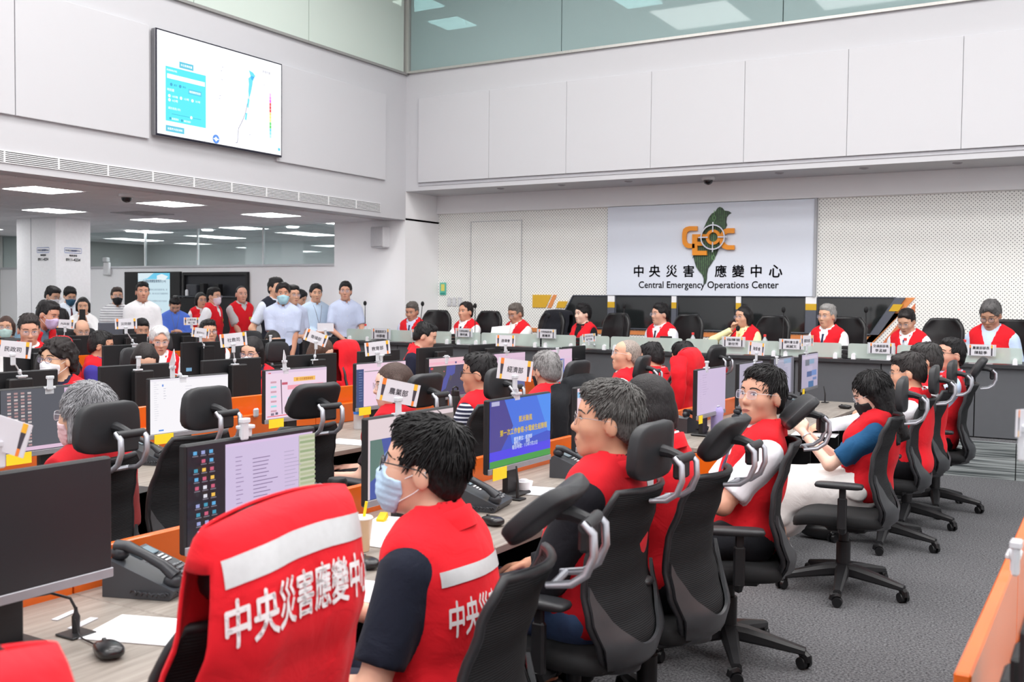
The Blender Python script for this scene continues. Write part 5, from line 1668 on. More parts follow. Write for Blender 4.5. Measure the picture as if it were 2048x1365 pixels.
# ---------------------------------------------------------------- draped clothes
def draped(label, loc, face, col=RED, ztop=1.08, zbot=.40, wt=.20, wb=.255, depth=.085, text=None, tape=False, sleeves=False, tiltx=.0, skew=.0, kind='vest', seed=1, xoff=-.27, cat='vest', group=None):
    t = thing('draped_'+kind, label, cat, loc, math.radians(face), group)
    r = random.Random(seed); p1, p2 = r.random()*6, r.random()*6
    H_ = ztop - zbot
    def fn(u, v):
        th = 2*PI*u
        c, s_ = math.cos(th), math.sin(th)
        q = min(1, max(0, v))
        w_ = wb + (wt-wb)*q**1.3
        env = math.sqrt(max(0, 1-(max(0,(q-.80))/.20)**2))
        d = depth*env*(1.15-.3*q) + .012
        yy = math.copysign(abs(s_)**.75, s_)*w_*(1 if q<.9 else 1-.05*((q-.9)/.1)**2)
        k = yy/w_
        z = zbot + H_*q - .022*k*k*max(0,(q-.55))/.45 - .02*math.sin(3*k+p1)*(1-q) + skew*k*(.4+.6*q)
        fold = (.014*math.sin(7*k+p1) + .010*math.sin(12*k+p2+2*q))*(1-q)**.8
        x = xoff + (interp(BX, min(1.03,max(.40,z))) + .25)*.8 + math.copysign(abs(c)**.7, c)*d + fold
        return (x, yy, z)
    def skip(u, v):
        th = 2*PI*u
        if v > .985 and False: return True
        if abs(math.sin(th)) > .955 and .50 < v < .90 and not sleeves: return True
        return False
    NU, NV = 64, 34
    mb = MB().grid(lambda u,v: fn(u,v), NU, NV, True, skip)
    me = mb.mesh('shell', cloth(col), True, 180)
    o = link('shell', me, t)
    md = o.modifiers.new('thickness','SOLIDIFY'); md.thickness = .006; md.offset = 0
    # close shoulders with a cap strip
    bv = BVHTree.FromPolygons([Vector(v) for v in mb.v], mb.f)
    top = zbot+H_
    if tape:
        vs = [(-.75,-.5*H_*0,0)]
        y0 = wt*.93
        zt = top - .055; zb = top - .105
        n_ = 12
        vv = [(xoff-.5, -y0+2*y0*k/n_, zt - .022*(( -y0+2*y0*k/n_)/wt)**2 + skew*(-1+2*k/n_)*.95) for k in range(n_+1)] + [(xoff-.5, -y0+2*y0*k/n_, zb - .022*((-y0+2*y0*k/n_)/wt)**2 + skew*(-1+2*k/n_)*.95) for k in range(n_+1)]
        fs = [[k,k+1,n_+2+k,n_+1+k] for k in range(n_)]
        decal((vv, fs, (1,0,0)), bv, 'reflective_strip', SILV, o, .006, .02)
    if text:
        vs_, fs_, W_, HH = text_geo(text, .022); k_ = wt*1.9/W_; ky = .088/HH
        zc = top - .172
        vv = [(xoff-.5, -x*k_, zc + y*ky + skew*(-x*k_)/wt*.85 - .022*(x*k_/wt)**2) for x, y in vs_]
        decal((vv, fs_, (1,0,0)), bv, 'lettering', LETW, o, .008, .012, smooth=False)
    if sleeves:
        for sg in (1,-1):
            q = [Vector((xoff-.02, sg*(wt*.96), top-.09)), Vector((xoff-.05, sg*(wt+.07), top-.20)), Vector((xoff-.06, sg*(wt+.075), top-.36)), Vector((xoff-.03, sg*(wt+.06), top-.52))]
            sm = [q[0].lerp(q[1],k/4) for k in range(4)]+[q[1].lerp(q[2],k/4) for k in range(4)]+[q[2].lerp(q[3],k/4) for k in range(5)]
            rs = [.075-.0022*k + .004*math.sin(k*2.1+seed) for k in range(len(sm))]
            sl = part('sleeve', MB().tube(sm, rs, 14, True, .75), cloth(col), t, angle=80)
            part('cuff', MB().tube([sm[-1], sm[-1]+Vector((.004,0,-.045))],[rs[-1]*.93,rs[-1]*.88],14,True,.75), cloth(col), sl, angle=80)
    return t

# ---------------------------------------------------------------- monitors
PK = (232,206,222); LAV = (204,190,220)
def icons(x0,y0,cols,rows,seed):
    r = random.Random(seed); out = []
    pal = [(90,170,220),(240,190,80),(200,90,120),(150,160,210),(60,150,180),(220,220,230)]
    for j in range(rows):
        for i in range(cols):
            if r.random() < .15: continue
            c = r.choice(pal); x = x0+i*.055; y = y0+j*.088
            out.append((x,y,x+.026,y+.036,c)); out.append((x-.006,y+.044,x+.034,y+.054,(120,116,130)))
    return out
def grn_table(x0,x1,y0,y1,n):
    out = []
    for k in range(n):
        y = y0+(y1-y0)*k/n
        out.append((x0,y,x1,y+(y1-y0)/n*.55,(150,170,130) if k%2 else (176,186,150)))
    return out
c_m1 = [(.27,.03,.86,1,(205,190,222)),(.27,.03,.98,.06,(214,190,226)),(.86,.05,1,1,(196,200,176))]+grn_table(.865,1,.07,.9,16)+[(.865,.72,1,.76,(220,160,90))]+icons(.03,.05,3,10,4)+textlines(.30,.36,.16,.95,18,(150,130,170),.2,3)+textlines(.42,.62,.20,.97,19,(128,110,150),.22,5)+textlines(.66,.80,.18,.97,19,(176,164,196),.2,6)+[(.42,.80,.80,.835,(150,160,190))]
c_m2 = [(.02,.26,.30,1,(58,84,160)),('p',[(.02,.26),(.14,.26),(.17,.45),(.12,.70),(.02,.78)],(84,120,112)),('c',.22,.55,.13,(110,140,190)),('c',.20,.66,.09,(128,156,200)),('t','凱米颱風動態',.58,.40,.52,(98,90,160)),(.70,.06,1,.20,(128,122,118))]
c_m3 = [(0,.0,1,.80,(52,80,196)),('p',[(.45,0),(1,0),(1,.62),(.62,.5)],(70,140,236)),('p',[(.2,0),(.75,0),(.95,.6),(.35,.7)],(62,112,220)),('p',[(0,0),(.22,0),(.36,.42),(.15,.80),(0,.80)],(64,62,140)),(0,.76,1,.90,(70,62,226)),(0,.90,1,1,(56,150,60)),(.02,.01,.14,.075,(180,180,214)),('t','凱米颱風',.56,.33,.22,(214,180,50)),('t','第一次工作會報-水電維生組簡報',.54,.50,.78,(214,184,40)),('t','報告單位：經濟部',.52,.63,.30,(206,214,236)),('t','報告人：　　部長',.50,.69,.26,(206,214,236)),('t','報告時間：113年7月23日',.55,.75,.42,(190,200,230))]
c_m3b = [(0,.06,.5,.16,(140,190,226)),(.04,.01,.3,.05,(190,140,160))]+textlines(.06,.2,.2,.95,12,(190,150,170),.2,8)+textlines(.3,.9,.25,.95,12,(190,160,190),.2,9)
c_m4 = textlines(.16,.40,.12,.60,9,(168,150,186),.14,11,.8)+textlines(.06,.14,.20,.95,16,(176,160,196),.12,12,.6)
c_m5 = [(.10,.04,.88,1,(190,186,208)),(.5,.03,.88,.16,(150,176,206))]+textlines(.18,.75,.12,.95,20,(140,136,160),.25,13)+[(0,0,.10,1,(120,118,130)),(.88,0,1,1,(110,108,118))]
c_m6 = [(.05,.05,.95,.15,(214,200,222)),(.2,.16,.45,.34,(120,124,138)),(.45,.16,.75,.30,(140,170,200)),(.35,.36,.65,.5,(200,190,216)),(.3,.52,.6,.68,(90,110,160)),(.6,.50,.9,.66,(120,150,210)),(.4,.82,.72,1,(80,120,170)),(.66,.72,.9,.80,(120,140,190))]
c_r2a = [(.60,.02,1,.12,(216,186,214)),(.60,.08,1,.14,(190,170,200)),(.60,.14,1,1,(226,220,190))]+[(.60,.17+.05*k,1,.195+.05*k,(200,188,130)) for k in range(16)]+[(.02,.93,1,.99,(222,190,214))]+[(.05+.055*i,.04+.052*j,.05+.055*i+.034,.04+.052*j+.03,(176,140,140) if (i*7+j)%3 else (200,190,190)) for i in range(4) for j in range(17)]
c_r2b = [(0,0,1,.04,(236,232,240)),(.14,.10,.16,.14,(110,150,220)),(.10,.93,.16,.955,(70,140,220))]+textlines(.04,.10,.06,.78,18,(190,190,204),.12,15)+textlines(.42,.52,.16,.9,14,(196,194,206),.12,16)+textlines(.14,.18,.17,.40,5,(170,170,186),.15,17)
c_r2c = [(.0,.0,1,.06,(222,198,222)),(.04,.04,.08,.06,(210,60,70)),('p',[(.23,.2),(.245,.2),(.262,.92),(.25,.92)],(90,70,90)),(.44,.17,.80,.26,(244,190,96)),('t','第一次災害整備會報',.62,.215,.28,(190,120,60)),(.25,.26,.34,.31,(196,90,110)),(.34,.33,.94,.42,(240,160,176)),(.34,.58,.60,.72,(170,226,232)),(.02,.94,.9,.955,(226,70,90))]+[(.07,.22+.10*k,.16,.26+.10*k,(206,160,176) if k%2==0 else (150,220,228)) for k in range(7)]+[(.07,.88,.12,.93,(130,120,140)),(.14,.87,.18,.92,(90,90,110))]
c_r2d = [(0,.12,.14,1,(56,78,124)),(.15,.17,1,.19,(150,146,150)),(0,0,1,.11,(236,206,224))]+textlines(.04,.12,.18,.9,12,(120,140,180),.2,18)
c_map = [(0,0,1,.20,(236,196,206)),(0,.10,1,.16,(238,180,196)),(0,.20,1,.93,(62,66,92)),('p',[(.06,.20),(.42,.20),(.40,.42),(.28,.60),(.12,.78),(.02,.70)],(70,74,70)),('p',[(.42,.22),(.64,.20),(.62,.42),(.48,.52),(.40,.80),(.18,.93),(.12,.80),(.30,.64),(.40,.44)],(72,84,160)),('p',[(.5,.45),(.56,.5),(.52,.62),(.48,.56)],(80,80,84)),(0,.93,1,1,(84,70,98)),(.03,.23,.09,.28,(220,70,80)),(.03,.36,.08,.40,(70,130,210)),(.86,.30,.92,.34,(60,120,210)),(.34,.33,.36,.36,(210,110,120)),(.86,.86,.94,.90,(226,80,60)),(.62,.11,.66,.16,(60,80,140))]+textlines(.04,.07,.42,.9,12,(130,140,170),.25,19)
c_r2f = [(0,0,1,.14,(222,190,214)),(0,.30,1,1,(90,100,150)),(.5,.24,.8,.3,(70,90,170)),(.54,.16,.58,.22,(60,90,180))]
c_r2g = [(0,0,1,.22,(226,196,218)),(.2,.30,.72,1,(44,84,190)),('p',[(.5,.4),(.7,.3),(.68,1),(.5,1)],(170,170,176)),(.72,.30,1,1,(224,190,216)),(.8,.5,.92,.58,(214,70,70)),(.42,.20,.46,.26,(60,90,180))]
XM1, XM2, XM3, XM4, XM5 = -2.38, -4.50, -5.55, -7.92, -10.15
# row by the aisle
monitor(XM1,1.55,DZ,0,'large dark switched-off monitor beside the desk phone and mouse',None,(26,27,29),silver=True)
monitor(XM1,2.38,DZ,0,'monitor with desktop icons and a lavender document window behind the draped vest',c_m1,(24,22,32))
monitor(XM1,3.235,DZ,0,'monitor with pale title slide and blue map, facing the masked man',c_m2,(222,206,210))
monitor(XM1,4.085,DZ,0,'monitor with bright blue presentation slide and green band',c_m3,(52,80,196),note=True,note_w=.12)
monitor(XM1,4.935,DZ,0,'monitor with pink document screen behind the grey-haired man in glasses',c_m3b,(236,210,220))
monitor(XM1,6.68,DZ,0,'monitor with plain lavender list beside the lilac tumbler',c_m4,(200,184,214),note=True,note_w=.07)
monitor(XM1,7.55,DZ,0,'monitor behind the head of the man in white shirt under the 海委會 placard',c_m4,(190,184,206),dim=True)
monitor(XM1,8.42,DZ,0,'monitor with grey-blue text page at the far desk row',c_m5,(150,148,164),dim=True)
monitor(XM1,9.27,DZ,0,'monitor with tiled pictures near the man using a mouse',c_m6,(190,180,206),dim=True,note=True,note_w=.07)
# second row
for y, lab, c, b, nt_ in ((2.28,'monitor screen in front of the grey-haired masked woman, off at her desk',None,(40,40,46),False),
        (3.14,'monitor with dark grey desktop and yellow striped table, by the grey-haired masked woman',c_r2a,(88,90,98),True),
        (4.00,'monitor with bright white document page, beside a wide empty headrest',c_r2b,(246,244,248),True),
        (4.87,'monitor with pink slide and orange title box',c_r2c,(236,212,230),True),
        (5.74,'monitor with navy side menu web page behind the brown-haired woman',c_r2d,(238,208,228),True),
        (6.60,'monitor with dark typhoon map under a pink toolbar',c_map,(60,64,90),True),
        (7.50,'monitor with pink toolbar beside the 經濟部 placard',c_r2f,(214,184,208),False),
        (8.40,'monitor with pink page and blue map strip above the black jacket',c_r2g,(222,196,218),False)):
    monitor(XM2,y,DZ,0,lab,c,b,note=nt_,note_w=.13)
# third row, backs towards the aisle
for k, (y, lab) in enumerate(((3.60,'black monitor back with the 民政司 civil affairs placard'),(4.47,'black monitor back with bare clip, before the woman looking down'),(5.31,'black monitor back before the masked woman, with 社救司 placard'),
        (6.17,'black monitor back before the brown-haired woman, with 衛福部 placard'),(7.03,'black monitor back behind the 教育部 placard'),(7.88,'tilted black monitor back before the man with cropped hair'),(8.76,'black monitor back below the 通傳會 placard'))):
    m_ = monitor(XM3,y,DZ,180,lab,None,(60,62,70),pc=True,silver=False)
    if k in (5,): part('asset_label', MB().box((-.0285,.16,.20),(.002,.07,.035)), mat('blue_sticker',(120,170,206)), m_, False)
monitor(XM3+.1,10.55,DZ-.10,180,'dark monitor back in front of the head table panels',None,(60,62,70),silver=False,w=.56,h=.36)
for y, lab in ((5.35,'black monitor back in front of the man with combed-back hair'),(6.30,'black monitor back hiding the face of the man in profile'),(7.20,'black monitor back with blue asset label before the man in dark glasses'),(8.08,'black monitor back before the bowed dark head'),(8.95,'black monitor back beside the standing men in pale shirts')):
    m_ = monitor(XM4,y,DZ,180,lab,None,(60,62,70),pc=True,silver=False)
    part('asset_label', MB().box((-.0285,.2,.20),(.002,.07,.035)), mat('blue_sticker',(120,170,206)), m_, False)
for y, lab in ((6.55,'far black monitor back at the very end of the low-ceiling row'),(7.30,'far black monitor back under the 內政部 placard'),(8.05,'far black monitor back beside the white printer'),(8.90,'far black monitor back under the two-line placard')):
    monitor(XM5,y,DZ,180,lab,None,(60,62,70),pc=True,silver=False)
m_ = monitor(-.075,1.82,DZ,0,'dark monitor back beyond the orange divider across the aisle',None,(60,62,70),pc=False,silver=False)

# ---------------------------------------------------------------- chairs and people
def seat_for(ret, face, label, back=.02, tilt=None, dz=0, side=0.0):
    r = ret[0]; a = math.radians(face)
    x = r.location.x - math.cos(a)*back - math.sin(a)*side; y = r.location.y - math.sin(a)*back + math.cos(a)*side
    return chair(x, y, face, label, tilt, dz)
def chair_h(px, py, z, face, label, tilt=None, **k):
    """chair placed by where its headrest stands (headrest height z)"""
    p = atz(px, py, z); a = math.radians(face)
    return chair(p.x + math.cos(a)*.305, p.y + math.sin(a)*.305, face, label, tilt, **k)
def hx(px, py, X): return atX(px, py, X)
def hy_(px, py, Y): return atY(px, py, Y)
T8 = '中央災害應變中心'
P = person
# --- aisle row
r = P('young man in blue surgical mask and dark-rimmed glasses, red vest lettered on the back', hx(846,940,-1.64), 188, lean=8, hy=16, hp=10, hair='short', hcol=(20,19,20), glasses='dark', mask=(186,214,240), shirt=(28,32,46), vest=RED, back_text=T8, tape=True, h=.0062, arms={1:((.36,.20,.60),None),-1:((.38,-.10,.72),None)}, fringe=.012, skin=(226,176,152), trousers=(40,44,60), fat=.012, strands=1200, slen=.95)
chair_h(1100,1046,1.125,193,'black mesh office chair right behind the man in blue surgical mask',.85)
r = P('heavy grey-haired man in dark-rimmed glasses and red vest over black sleeves', hx(1213,846,-1.53), 180, lean=-8, hy=28, hp=7, hair='short', hcol=(84,82,80), hgrey=.25, glasses='metal', shirt=(26,26,32), sleeve='long', vest=(204,28,40), h=.0066, arms={1:((.30,.16,.62),None),-1:((.32,-.12,.64),None)}, skin=(214,160,132), trousers=(70,92,130), fat=.03, open_v=.2, strands=1100, slen=.85, smin_z=.035)
chair_h(1312,900,1.155,178,'black mesh office chair of the heavy grey-haired man in glasses',.08)
r = P('black-haired woman with bead necklace bending towards the desk, seen from behind', hx(1293,820,-1.60), 176, lean=8, hp=-12, hy=-10, hair='bob', female=True, hcol=(26,22,24), vest=RED, h=.010, arms='desk')
chair_h(1455,890,1.13,180,'black mesh office chair with tilted headrest, of the woman bending to the desk',.62)
r = P('man in half-rim glasses, white short-sleeved shirt, tie and red vest, looking up', hx(1523,795,-1.42), 210, lean=-8, hy=36, hp=8, hair='short', hcol=(26,24,25), glasses='clear', shirt=(240,240,246), tie=(70,60,100), vest=(220,30,40), patch=False, tape=True, h=.0075, arms={1:((.36,.02,.74),(-.3,.7,-.8)),-1:((.36,-.03,.71),(-.3,-.7,-.8))}, skin=(212,160,136), curl=.8, watch=None, open_v=.22, strands=700)
chair_h(1600,832,1.14,203,'black mesh office chair of the man in white shirt and tie',.80)
r = P('long-haired young woman in black mask, red vest and white skirt, reading her phone', hx(1745,790,-1.23), 188, lean=-9, hp=-24, hy=6, hair='long', female=True, hcol=(20,18,20), glasses='clear', mask=(34,34,38), shirt=(34,84,126), vest=(200,24,36), skirt=(240,238,236), h=.008, arms={1:((.36,.04,.88),(-.2,.5,-1),((.5,-.3,.8),(.3,-.9,0),(-.3,0,1))),-1:((.36,-.06,.87),(-.2,-.5,-1),((.5,.3,.8),(.3,.9,0),(-.3,0,1)))}, curl=.9, long_len=.30, skin=(236,196,176), pockets=True, strands=500)
girl = r
chair_h(1808,790,1.15,186,'black mesh office chair of the long-haired young woman with phone',.0)
r = P('man with side-parted hair and thin glasses leaning to his mouse behind the long-haired woman', hx(1815,748,-1.225), 184, lean=-1, hy=4, hp=-6, hair='short', hcol=(44,40,40), glasses='metal', shirt=(240,240,246), sleeve='long', vest=RED, h=.010, arms={1:((.55,.10,.80),None),-1:((.30,-.12,.66),None)}, skin=(222,170,142))
chair(-1.34,7.30,184,'black mesh office chair between the long-haired woman and two men in vests',.0)
r = P('man with greying cropped hair half hidden in the far aisle row', hx(1850,725,-1.24), 182, lean=-2, hy=6, hp=-3, hair='short', hcol=(50,48,48), hgrey=.08, glasses='metal', vest=RED, shirt=(240,240,246), h=.010, arms='desk', skin=(208,158,132))
chair(-1.33,8.10,182,'black mesh office chair of the half hidden man with greying cropped hair',.0)
r = P('man in light blue shirt and red vest with arms folded, glasses, looking up', hx(1900,712,-1.165), 196, lean=-9, hy=26, hp=10, hair='short', hcol=(24,22,24), glasses='dark', shirt=(196,214,242), vest=RED, sleeve='long', h=.009, arms='fold', skin=(214,160,138), fat=.015, trousers=(24,24,28))
chair(-1.24,8.86,188,'black mesh office chair of the man in light blue shirt with folded arms',.55)
# draped vest chairs
chair(-1.74,1.48,180,'black mesh office chair under the lettered red vest by the aisle',.2,bare=True)
draped('red vest lettered 中央災害應變中心 hung over the chair beside the masked man', (-1.74,1.48,0), 180, text=T8, tape=True, ztop=1.262, zbot=.36, wt=.205, wb=.27, skew=-.012, seed=3, xoff=-.285)
chair(-1.46,.60,180,'black mesh office chair at the near end of the aisle row under a red vest',.2,bare=True)
draped('red vest with pale reflective strip on the chair at the near end of the row', (-1.46,.60,0), 180, tape=True, ztop=1.235, zbot=.40, seed=5, xoff=-.285)
# --- second row, facing left wall
r = P('grey-haired woman in floral pink face mask and clear glasses', hx(172,848,-3.60), 182, lean=-4, hy=12, hp=2, hair='bob', female=True, hcol=(136,136,140), hgrey=.35, glasses='clear', mask=(238,206,212), vest=(190,30,40), shirt=(150,60,60), h=.008, fringe=.005, skin=(222,176,150), s=1.1, strands=900)
chair_h(222,862,1.14,184,'black mesh office chair behind the grey-haired woman in pink mask',.05)
chair_h(420,818,1.15,184,'empty black mesh office chair before the bright white document monitor',.0)
chair_h(632,808,1.14,172,'empty black mesh office chair before the pink slide monitor',.5)
r = P('brown-haired woman with chin-length hair and glasses behind the 農業部 placard', hx(785,775,-3.66), 194, lean=-4, hy=38, hair='bob', female=True, hcol=(70,52,46), glasses='metal', vest=(190,26,38), shirt=(40,30,36), h=.0085, lips=1, skin=(232,186,166), arms={1:((.36,.10,.60),None),-1:((.36,-.08,.62),None)})
chair_h(852,790,1.13,178,'black mesh office chair of the brown-haired woman behind the 農業部 placard',.3)
r = P('man in black glasses, red vest and navy striped polo shirt', hx(957,750,-3.62), 184, lean=-4, hy=18, hp=1, hair='short', hcol=(28,26,28), glasses='dark', vest=(206,28,40), shirt=(36,38,62), stripes=((206,210,220),38.0,.42), h=.0085, skin=(206,150,124), fat=.02, arms={1:((.34,.14,.64),None),-1:((.34,-.10,.64),None)})
chair_h(1003,775,1.13,180,'black mesh office chair of the man in striped polo shirt',.02)
r = P('grey-haired man in black mask seen from behind, turned to his screen', hx(1092,752,-3.58), 166, lean=4, hy=-10, hp=-6, hair='full', hcol=(128,126,126), hgrey=.35, mask=(30,30,34), vest=(214,30,42), shirt=(220,220,224), tape=True, h=.009, skin=(208,160,138))
chair(-3.47,6.24,176,'black mesh office chair under the black jacket',.2,bare=True)
draped('black jacket hung over an office chair behind the grey-haired man in black mask', (-3.47,6.24,0), 176, col=(30,32,36), ztop=1.16, zbot=.30, sleeves=True, kind='jacket', cat='jacket', seed=8)
r = P('balding man with cropped grey hair and clear glasses looking up in red vest', hx(1252,712,-3.50), 196, lean=-8, hy=18, hp=10, hair='buzz', hcol=(150,138,130), hgrey=.2, glasses='clear', vest=(210,28,40), shirt=(236,234,236), h=.009, skin=(222,168,142), fringe=-.015)
chair_h(1288,735,1.16,186,'black mesh office chair of the balding man looking up',.2)
chair(-3.45,8.25,180,'black mesh office chair under the red jacket with sleeves',.2,bare=True)
draped('bright red jacket with hanging sleeves on a chair behind the balding man', (-3.45,8.25,0), 180, ztop=1.27, zbot=.35, wt=.20, wb=.27, sleeves=True, kind='jacket', cat='jacket', seed=12)
r = P('man with thinning black hair seen from behind near the head table', hx(1303,735,-3.75), 172, lean=8, hp=-10, hair='short', hcol=(30,28,30), vest=RED, h=.011)
r2 = P('black-haired man in red vest with white collar seen from behind near the head table', hx(1366,725,-3.55), 168, lean=6, hp=-10, hair='full', hcol=(22,20,22), vest=RED, shirt=(240,240,244), back_text=T8, tape=True, h=.010)
seat_for(r,172,'black mesh office chair of the man with thinning black hair',-.02,.2); seat_for(r2,168,'black mesh office chair of the black-haired man with white collar',-.02,.2)
chair(-3.67,9.55,180,'black mesh office chair at the far end under a small red vest',.3)
draped('small red vest on the chair at the far end of the second row', (-3.67,9.55,0), 180, ztop=1.14, zbot=.45, seed=15)
# --- third row, facing the aisle
r = P('curly-haired young man in round plum glasses and white mask', hx(114,722,-6.25), -52, hy=-30, hp=4, hair='curly', hcol=(30,22,22), glasses='purple', mask=(240,240,246), shirt=(40,40,64), vest=RED, h=.0075, skin=(226,180,150), lean=4)
seat_for(r,-30,'black mesh office chair of the curly-haired young man',.03,.1)
r = P('dark-haired woman bowing her head behind a monitor, purple mask', hx(290,724,-6.30), -28, hp=-26, lean=8, hair='bob', female=True, hcol=(38,32,32), mask=(190,176,216), vest=RED, h=.010, skin=(226,180,156))
seat_for(r,-10,'black mesh office chair of the dark-haired woman bowing her head',.04,.05,side=.15)
r = P('dark-haired woman in glasses and white mask behind the 社救司 placard', hx(504,707,-6.22), -40, hy=-30, hp=-8, hair='bob', female=True, hcol=(26,22,24), glasses='purple', mask=(242,242,246), vest=(214,34,46), patch=True, shirt=(36,40,62), h=.010, skin=(226,178,154))
seat_for(r,-10,'black mesh office chair of the dark-haired woman in white mask',.05,.05,side=.15)
r = P('woman with long brown hair looking down behind the 衛福部 placard', hx(642,706,-6.24), 6, hp=-26, hy=14, lean=8, hair='long', female=True, hcol=(84,60,50), vest=(222,34,46), patch=True, shirt=(30,34,60), h=.010, skin=(230,186,164))
seat_for(r,0,'black mesh office chair of the woman with long brown hair',.05,.05,side=-.05)
chair(-6.12,7.70,10,'black mesh office chair under the red vest with a pale strip, third row',.2,bare=True)
draped('red vest with pale reflective strip on a chair before the head table', (-6.12,7.70,0), 10, ztop=1.262, zbot=.45, tape=True, seed=21)
r = P('man with cropped black hair looking down, dark sleeves under red vest', hx(851,674,-5.98), 18, hy=10, hp=-16, lean=10, hair='short', hcol=(26,25,27), vest=RED, shirt=(30,32,50), sleeve='long', h=.010, skin=(214,164,142), fat=.02)
seat_for(r,10,'black mesh office chair of the man with cropped black hair',.04,.1)
# --- fourth row
r = P('man with combed-back hair and rimless glasses, red vest over white collar', hx(58,662,-8.62), -28, hp=-10, hair='short', hcol=(50,44,44), glasses='metal', vest=RED, shirt=(244,240,240), h=.010, skin=(220,164,140), fat=.02, fringe=-.012, s=1.12)
seat_for(r,-10,'black mesh office chair of the man with combed-back hair',.03,.1)
r = P('man in profile with dark-rimmed glasses, red vest over purple collar', hx(203,708,-8.66), 38, hy=8, hp=-4, hair='short', hcol=(34,32,33), glasses='dark', vest=RED, shirt=(70,60,150), h=.010, skin=(208,152,126), s=1.1, open_v=.26)
sq_ = r[0].location
chair(sq_.x-.05,sq_.y-.02,30,'black mesh office chair covered by a red vest behind the man in profile',.2,bare=True)
draped('red vest covering the chair behind the man in profile', (sq_.x-.05,sq_.y-.02,0), 30, ztop=1.262, zbot=.55, seed=25, xoff=-.285)
r = P('white-haired man in glasses in red vest, looking down', hx(319,688,-8.75), -30, hp=-10, hair='full', hcol=(226,226,228), hgrey=.3, glasses='clear', vest=RED, shirt=(236,232,236), patch=True, h=.010, skin=(224,170,146), fringe=-.02, s=1.15)
seat_for(r,-10,'black mesh office chair of the white-haired man',.03,.1,side=.2)
r = P('man with glossy black hair and dark square glasses looking over a monitor', hx(417,666,-8.72), -30, hy=6, hp=4, hair='short', hcol=(26,24,26), glasses='dark', vest=RED, h=.010, skin=(212,160,134), fringe=.02)
seat_for(r,-10,'black mesh office chair of the man in dark square glasses',.03,.1,side=.2)
r = P('bowed dark cropped head behind a monitor near the standing men', hx(545,684,-8.80), -10, hp=-40, lean=14, hair='buzz', hcol=(44,42,42), vest=RED, h=.012)
seat_for(r,-10,'black mesh office chair of the person with bowed cropped head',-.05,.1)
# --- fifth row and behind
r = P('standing man in purple mask bending over the man with combed-back hair', hx(96,626,-9.35), 12, pose='stand', lean=34, hp=-14, hy=6, hair='short', hcol=(30,28,30), mask=(196,180,216), vest=RED, shirt=(110,140,160), h=.010, skin=(206,152,128), arms={1:((.55,.2,.95),None),-1:((.55,-.2,.95),None)})
r = P('bald man in glasses low behind the far row of monitors', hx(164,662,-11.05), -25, hp=-14, hair='bald', hcol=(70,66,66), glasses='metal', vest=RED, h=.012, skin=(226,176,150))
seat_for(r,-10,'black mesh office chair of the bald man in the far row',.03,.1,side=.2)
r = P('black-haired man in red vest behind the white printer', hx(284,660,-11.1), -28, hp=-14, hair='short', hcol=(24,22,24), vest=RED, h=.012, skin=(220,168,142))
seat_for(r,-10,'black mesh office chair of the black-haired man behind the printer',.03,.1)
r = P('brown-haired woman in teal mask at the edge of the far row', hx(12,656,-11.3), -40, hair='bob', female=True, hcol=(74,54,48), glasses='metal', mask=(196,226,222), h=.012, shirt=(200,204,214))
seat_for(r,-20,'black mesh office chair of the woman in teal mask',.03,.1)
r = P('black-haired person in dark top sitting below the woman photographing', hx(122,642,-11.5), 150, hp=-10, hair='full', hcol=(24,22,24), shirt=(36,38,44), h=.012)
seat_for(r,150,'black mesh office chair of the person in dark top',.03,.1)
# --- standing at the back
SKY = (196,206,232)
def st(label, px, py, X, face, **k):
    k.setdefault('h', .0115); return P(label, hx(px,py,X), face, pose='stand', **k)
st('young man in white mask with undercut reading a phone by the white column',105,586,-13.35,10,hp=-20,hair='short',mask=(236,236,242),glasses='metal',shirt=(206,216,234),arms='phone',hcol=(24,22,24))
st('young man in teal mask and striped tie looking down by the white column',140,587,-13.9,-20,hp=-18,hair='full',mask=(50,96,124),glasses='metal',shirt=(226,234,244),tie=(90,44,52),arms='phone',hcol=(22,20,22))
phw = st('woman with black bob in white blouse photographing with a dark phone',166,608,-12.0,-38,hair='bob',female=True,shirt=(250,250,252),sleeve='long',arms={1:((.27,.045,1.33),(-.2,.5,-1),((.35,-.2,.9),(.3,-1,0),(-.3,0,1))),-1:((.27,-.045,1.33),(-.2,-.5,-1),((.35,.2,.9),(.3,1,0),(-.3,0,1)))},curl=.9,hcol=(22,20,22),hp=-6,trousers=(30,30,36))
st('man in black mask and striped polo with a black shoulder strap',234,589,-13.4,-30,hair='short',mask=(30,30,34),glasses='metal',shirt=(236,236,238),stripes=((150,150,156),26.0,.3),arms='clasp',hcol=(52,40,36))
st('tall man in white shirt standing before the wall screen',285,580,-11.75,-32,hair='short',shirt=(248,247,250),sleeve='long',arms='clasp',hcol=(22,20,22),hp=2,pockets=True,skin=(216,160,136))
st('man in bright blue shirt looking down at a phone',350,603,-12.2,-36,hair='short',hp=-36,shirt=(88,122,216),sleeve='long',arms='phone',hcol=(24,22,24),lanyard=True,skin=(216,166,140))
st('woman in glasses and red vest half behind the man in pale pink mask',402,597,-12.75,-20,hair='bob',female=True,glasses='metal',vest=RED,shirt=(240,236,236),hcol=(26,24,26))
st('man in pale pink mask and red vest with name patch, standing',428,589,-12.15,20,hy=-10,hair='short',mask=(240,222,232),glasses='metal',vest=RED,shirt=(248,246,248),patch=True,pockets=True,arms='side',hcol=(24,22,24),lanyard=False)
st('young man in red vest over grey t-shirt, hands low in front',483,585,-12.05,-14,hy=-14,hair='buzz',vest=RED,shirt=(196,196,198),patch=True,pockets=True,arms={1:((.20,.05,.90),None),-1:((.20,-.05,.90),None)},hcol=(22,20,22),open_v=.10,skin=(224,170,148))
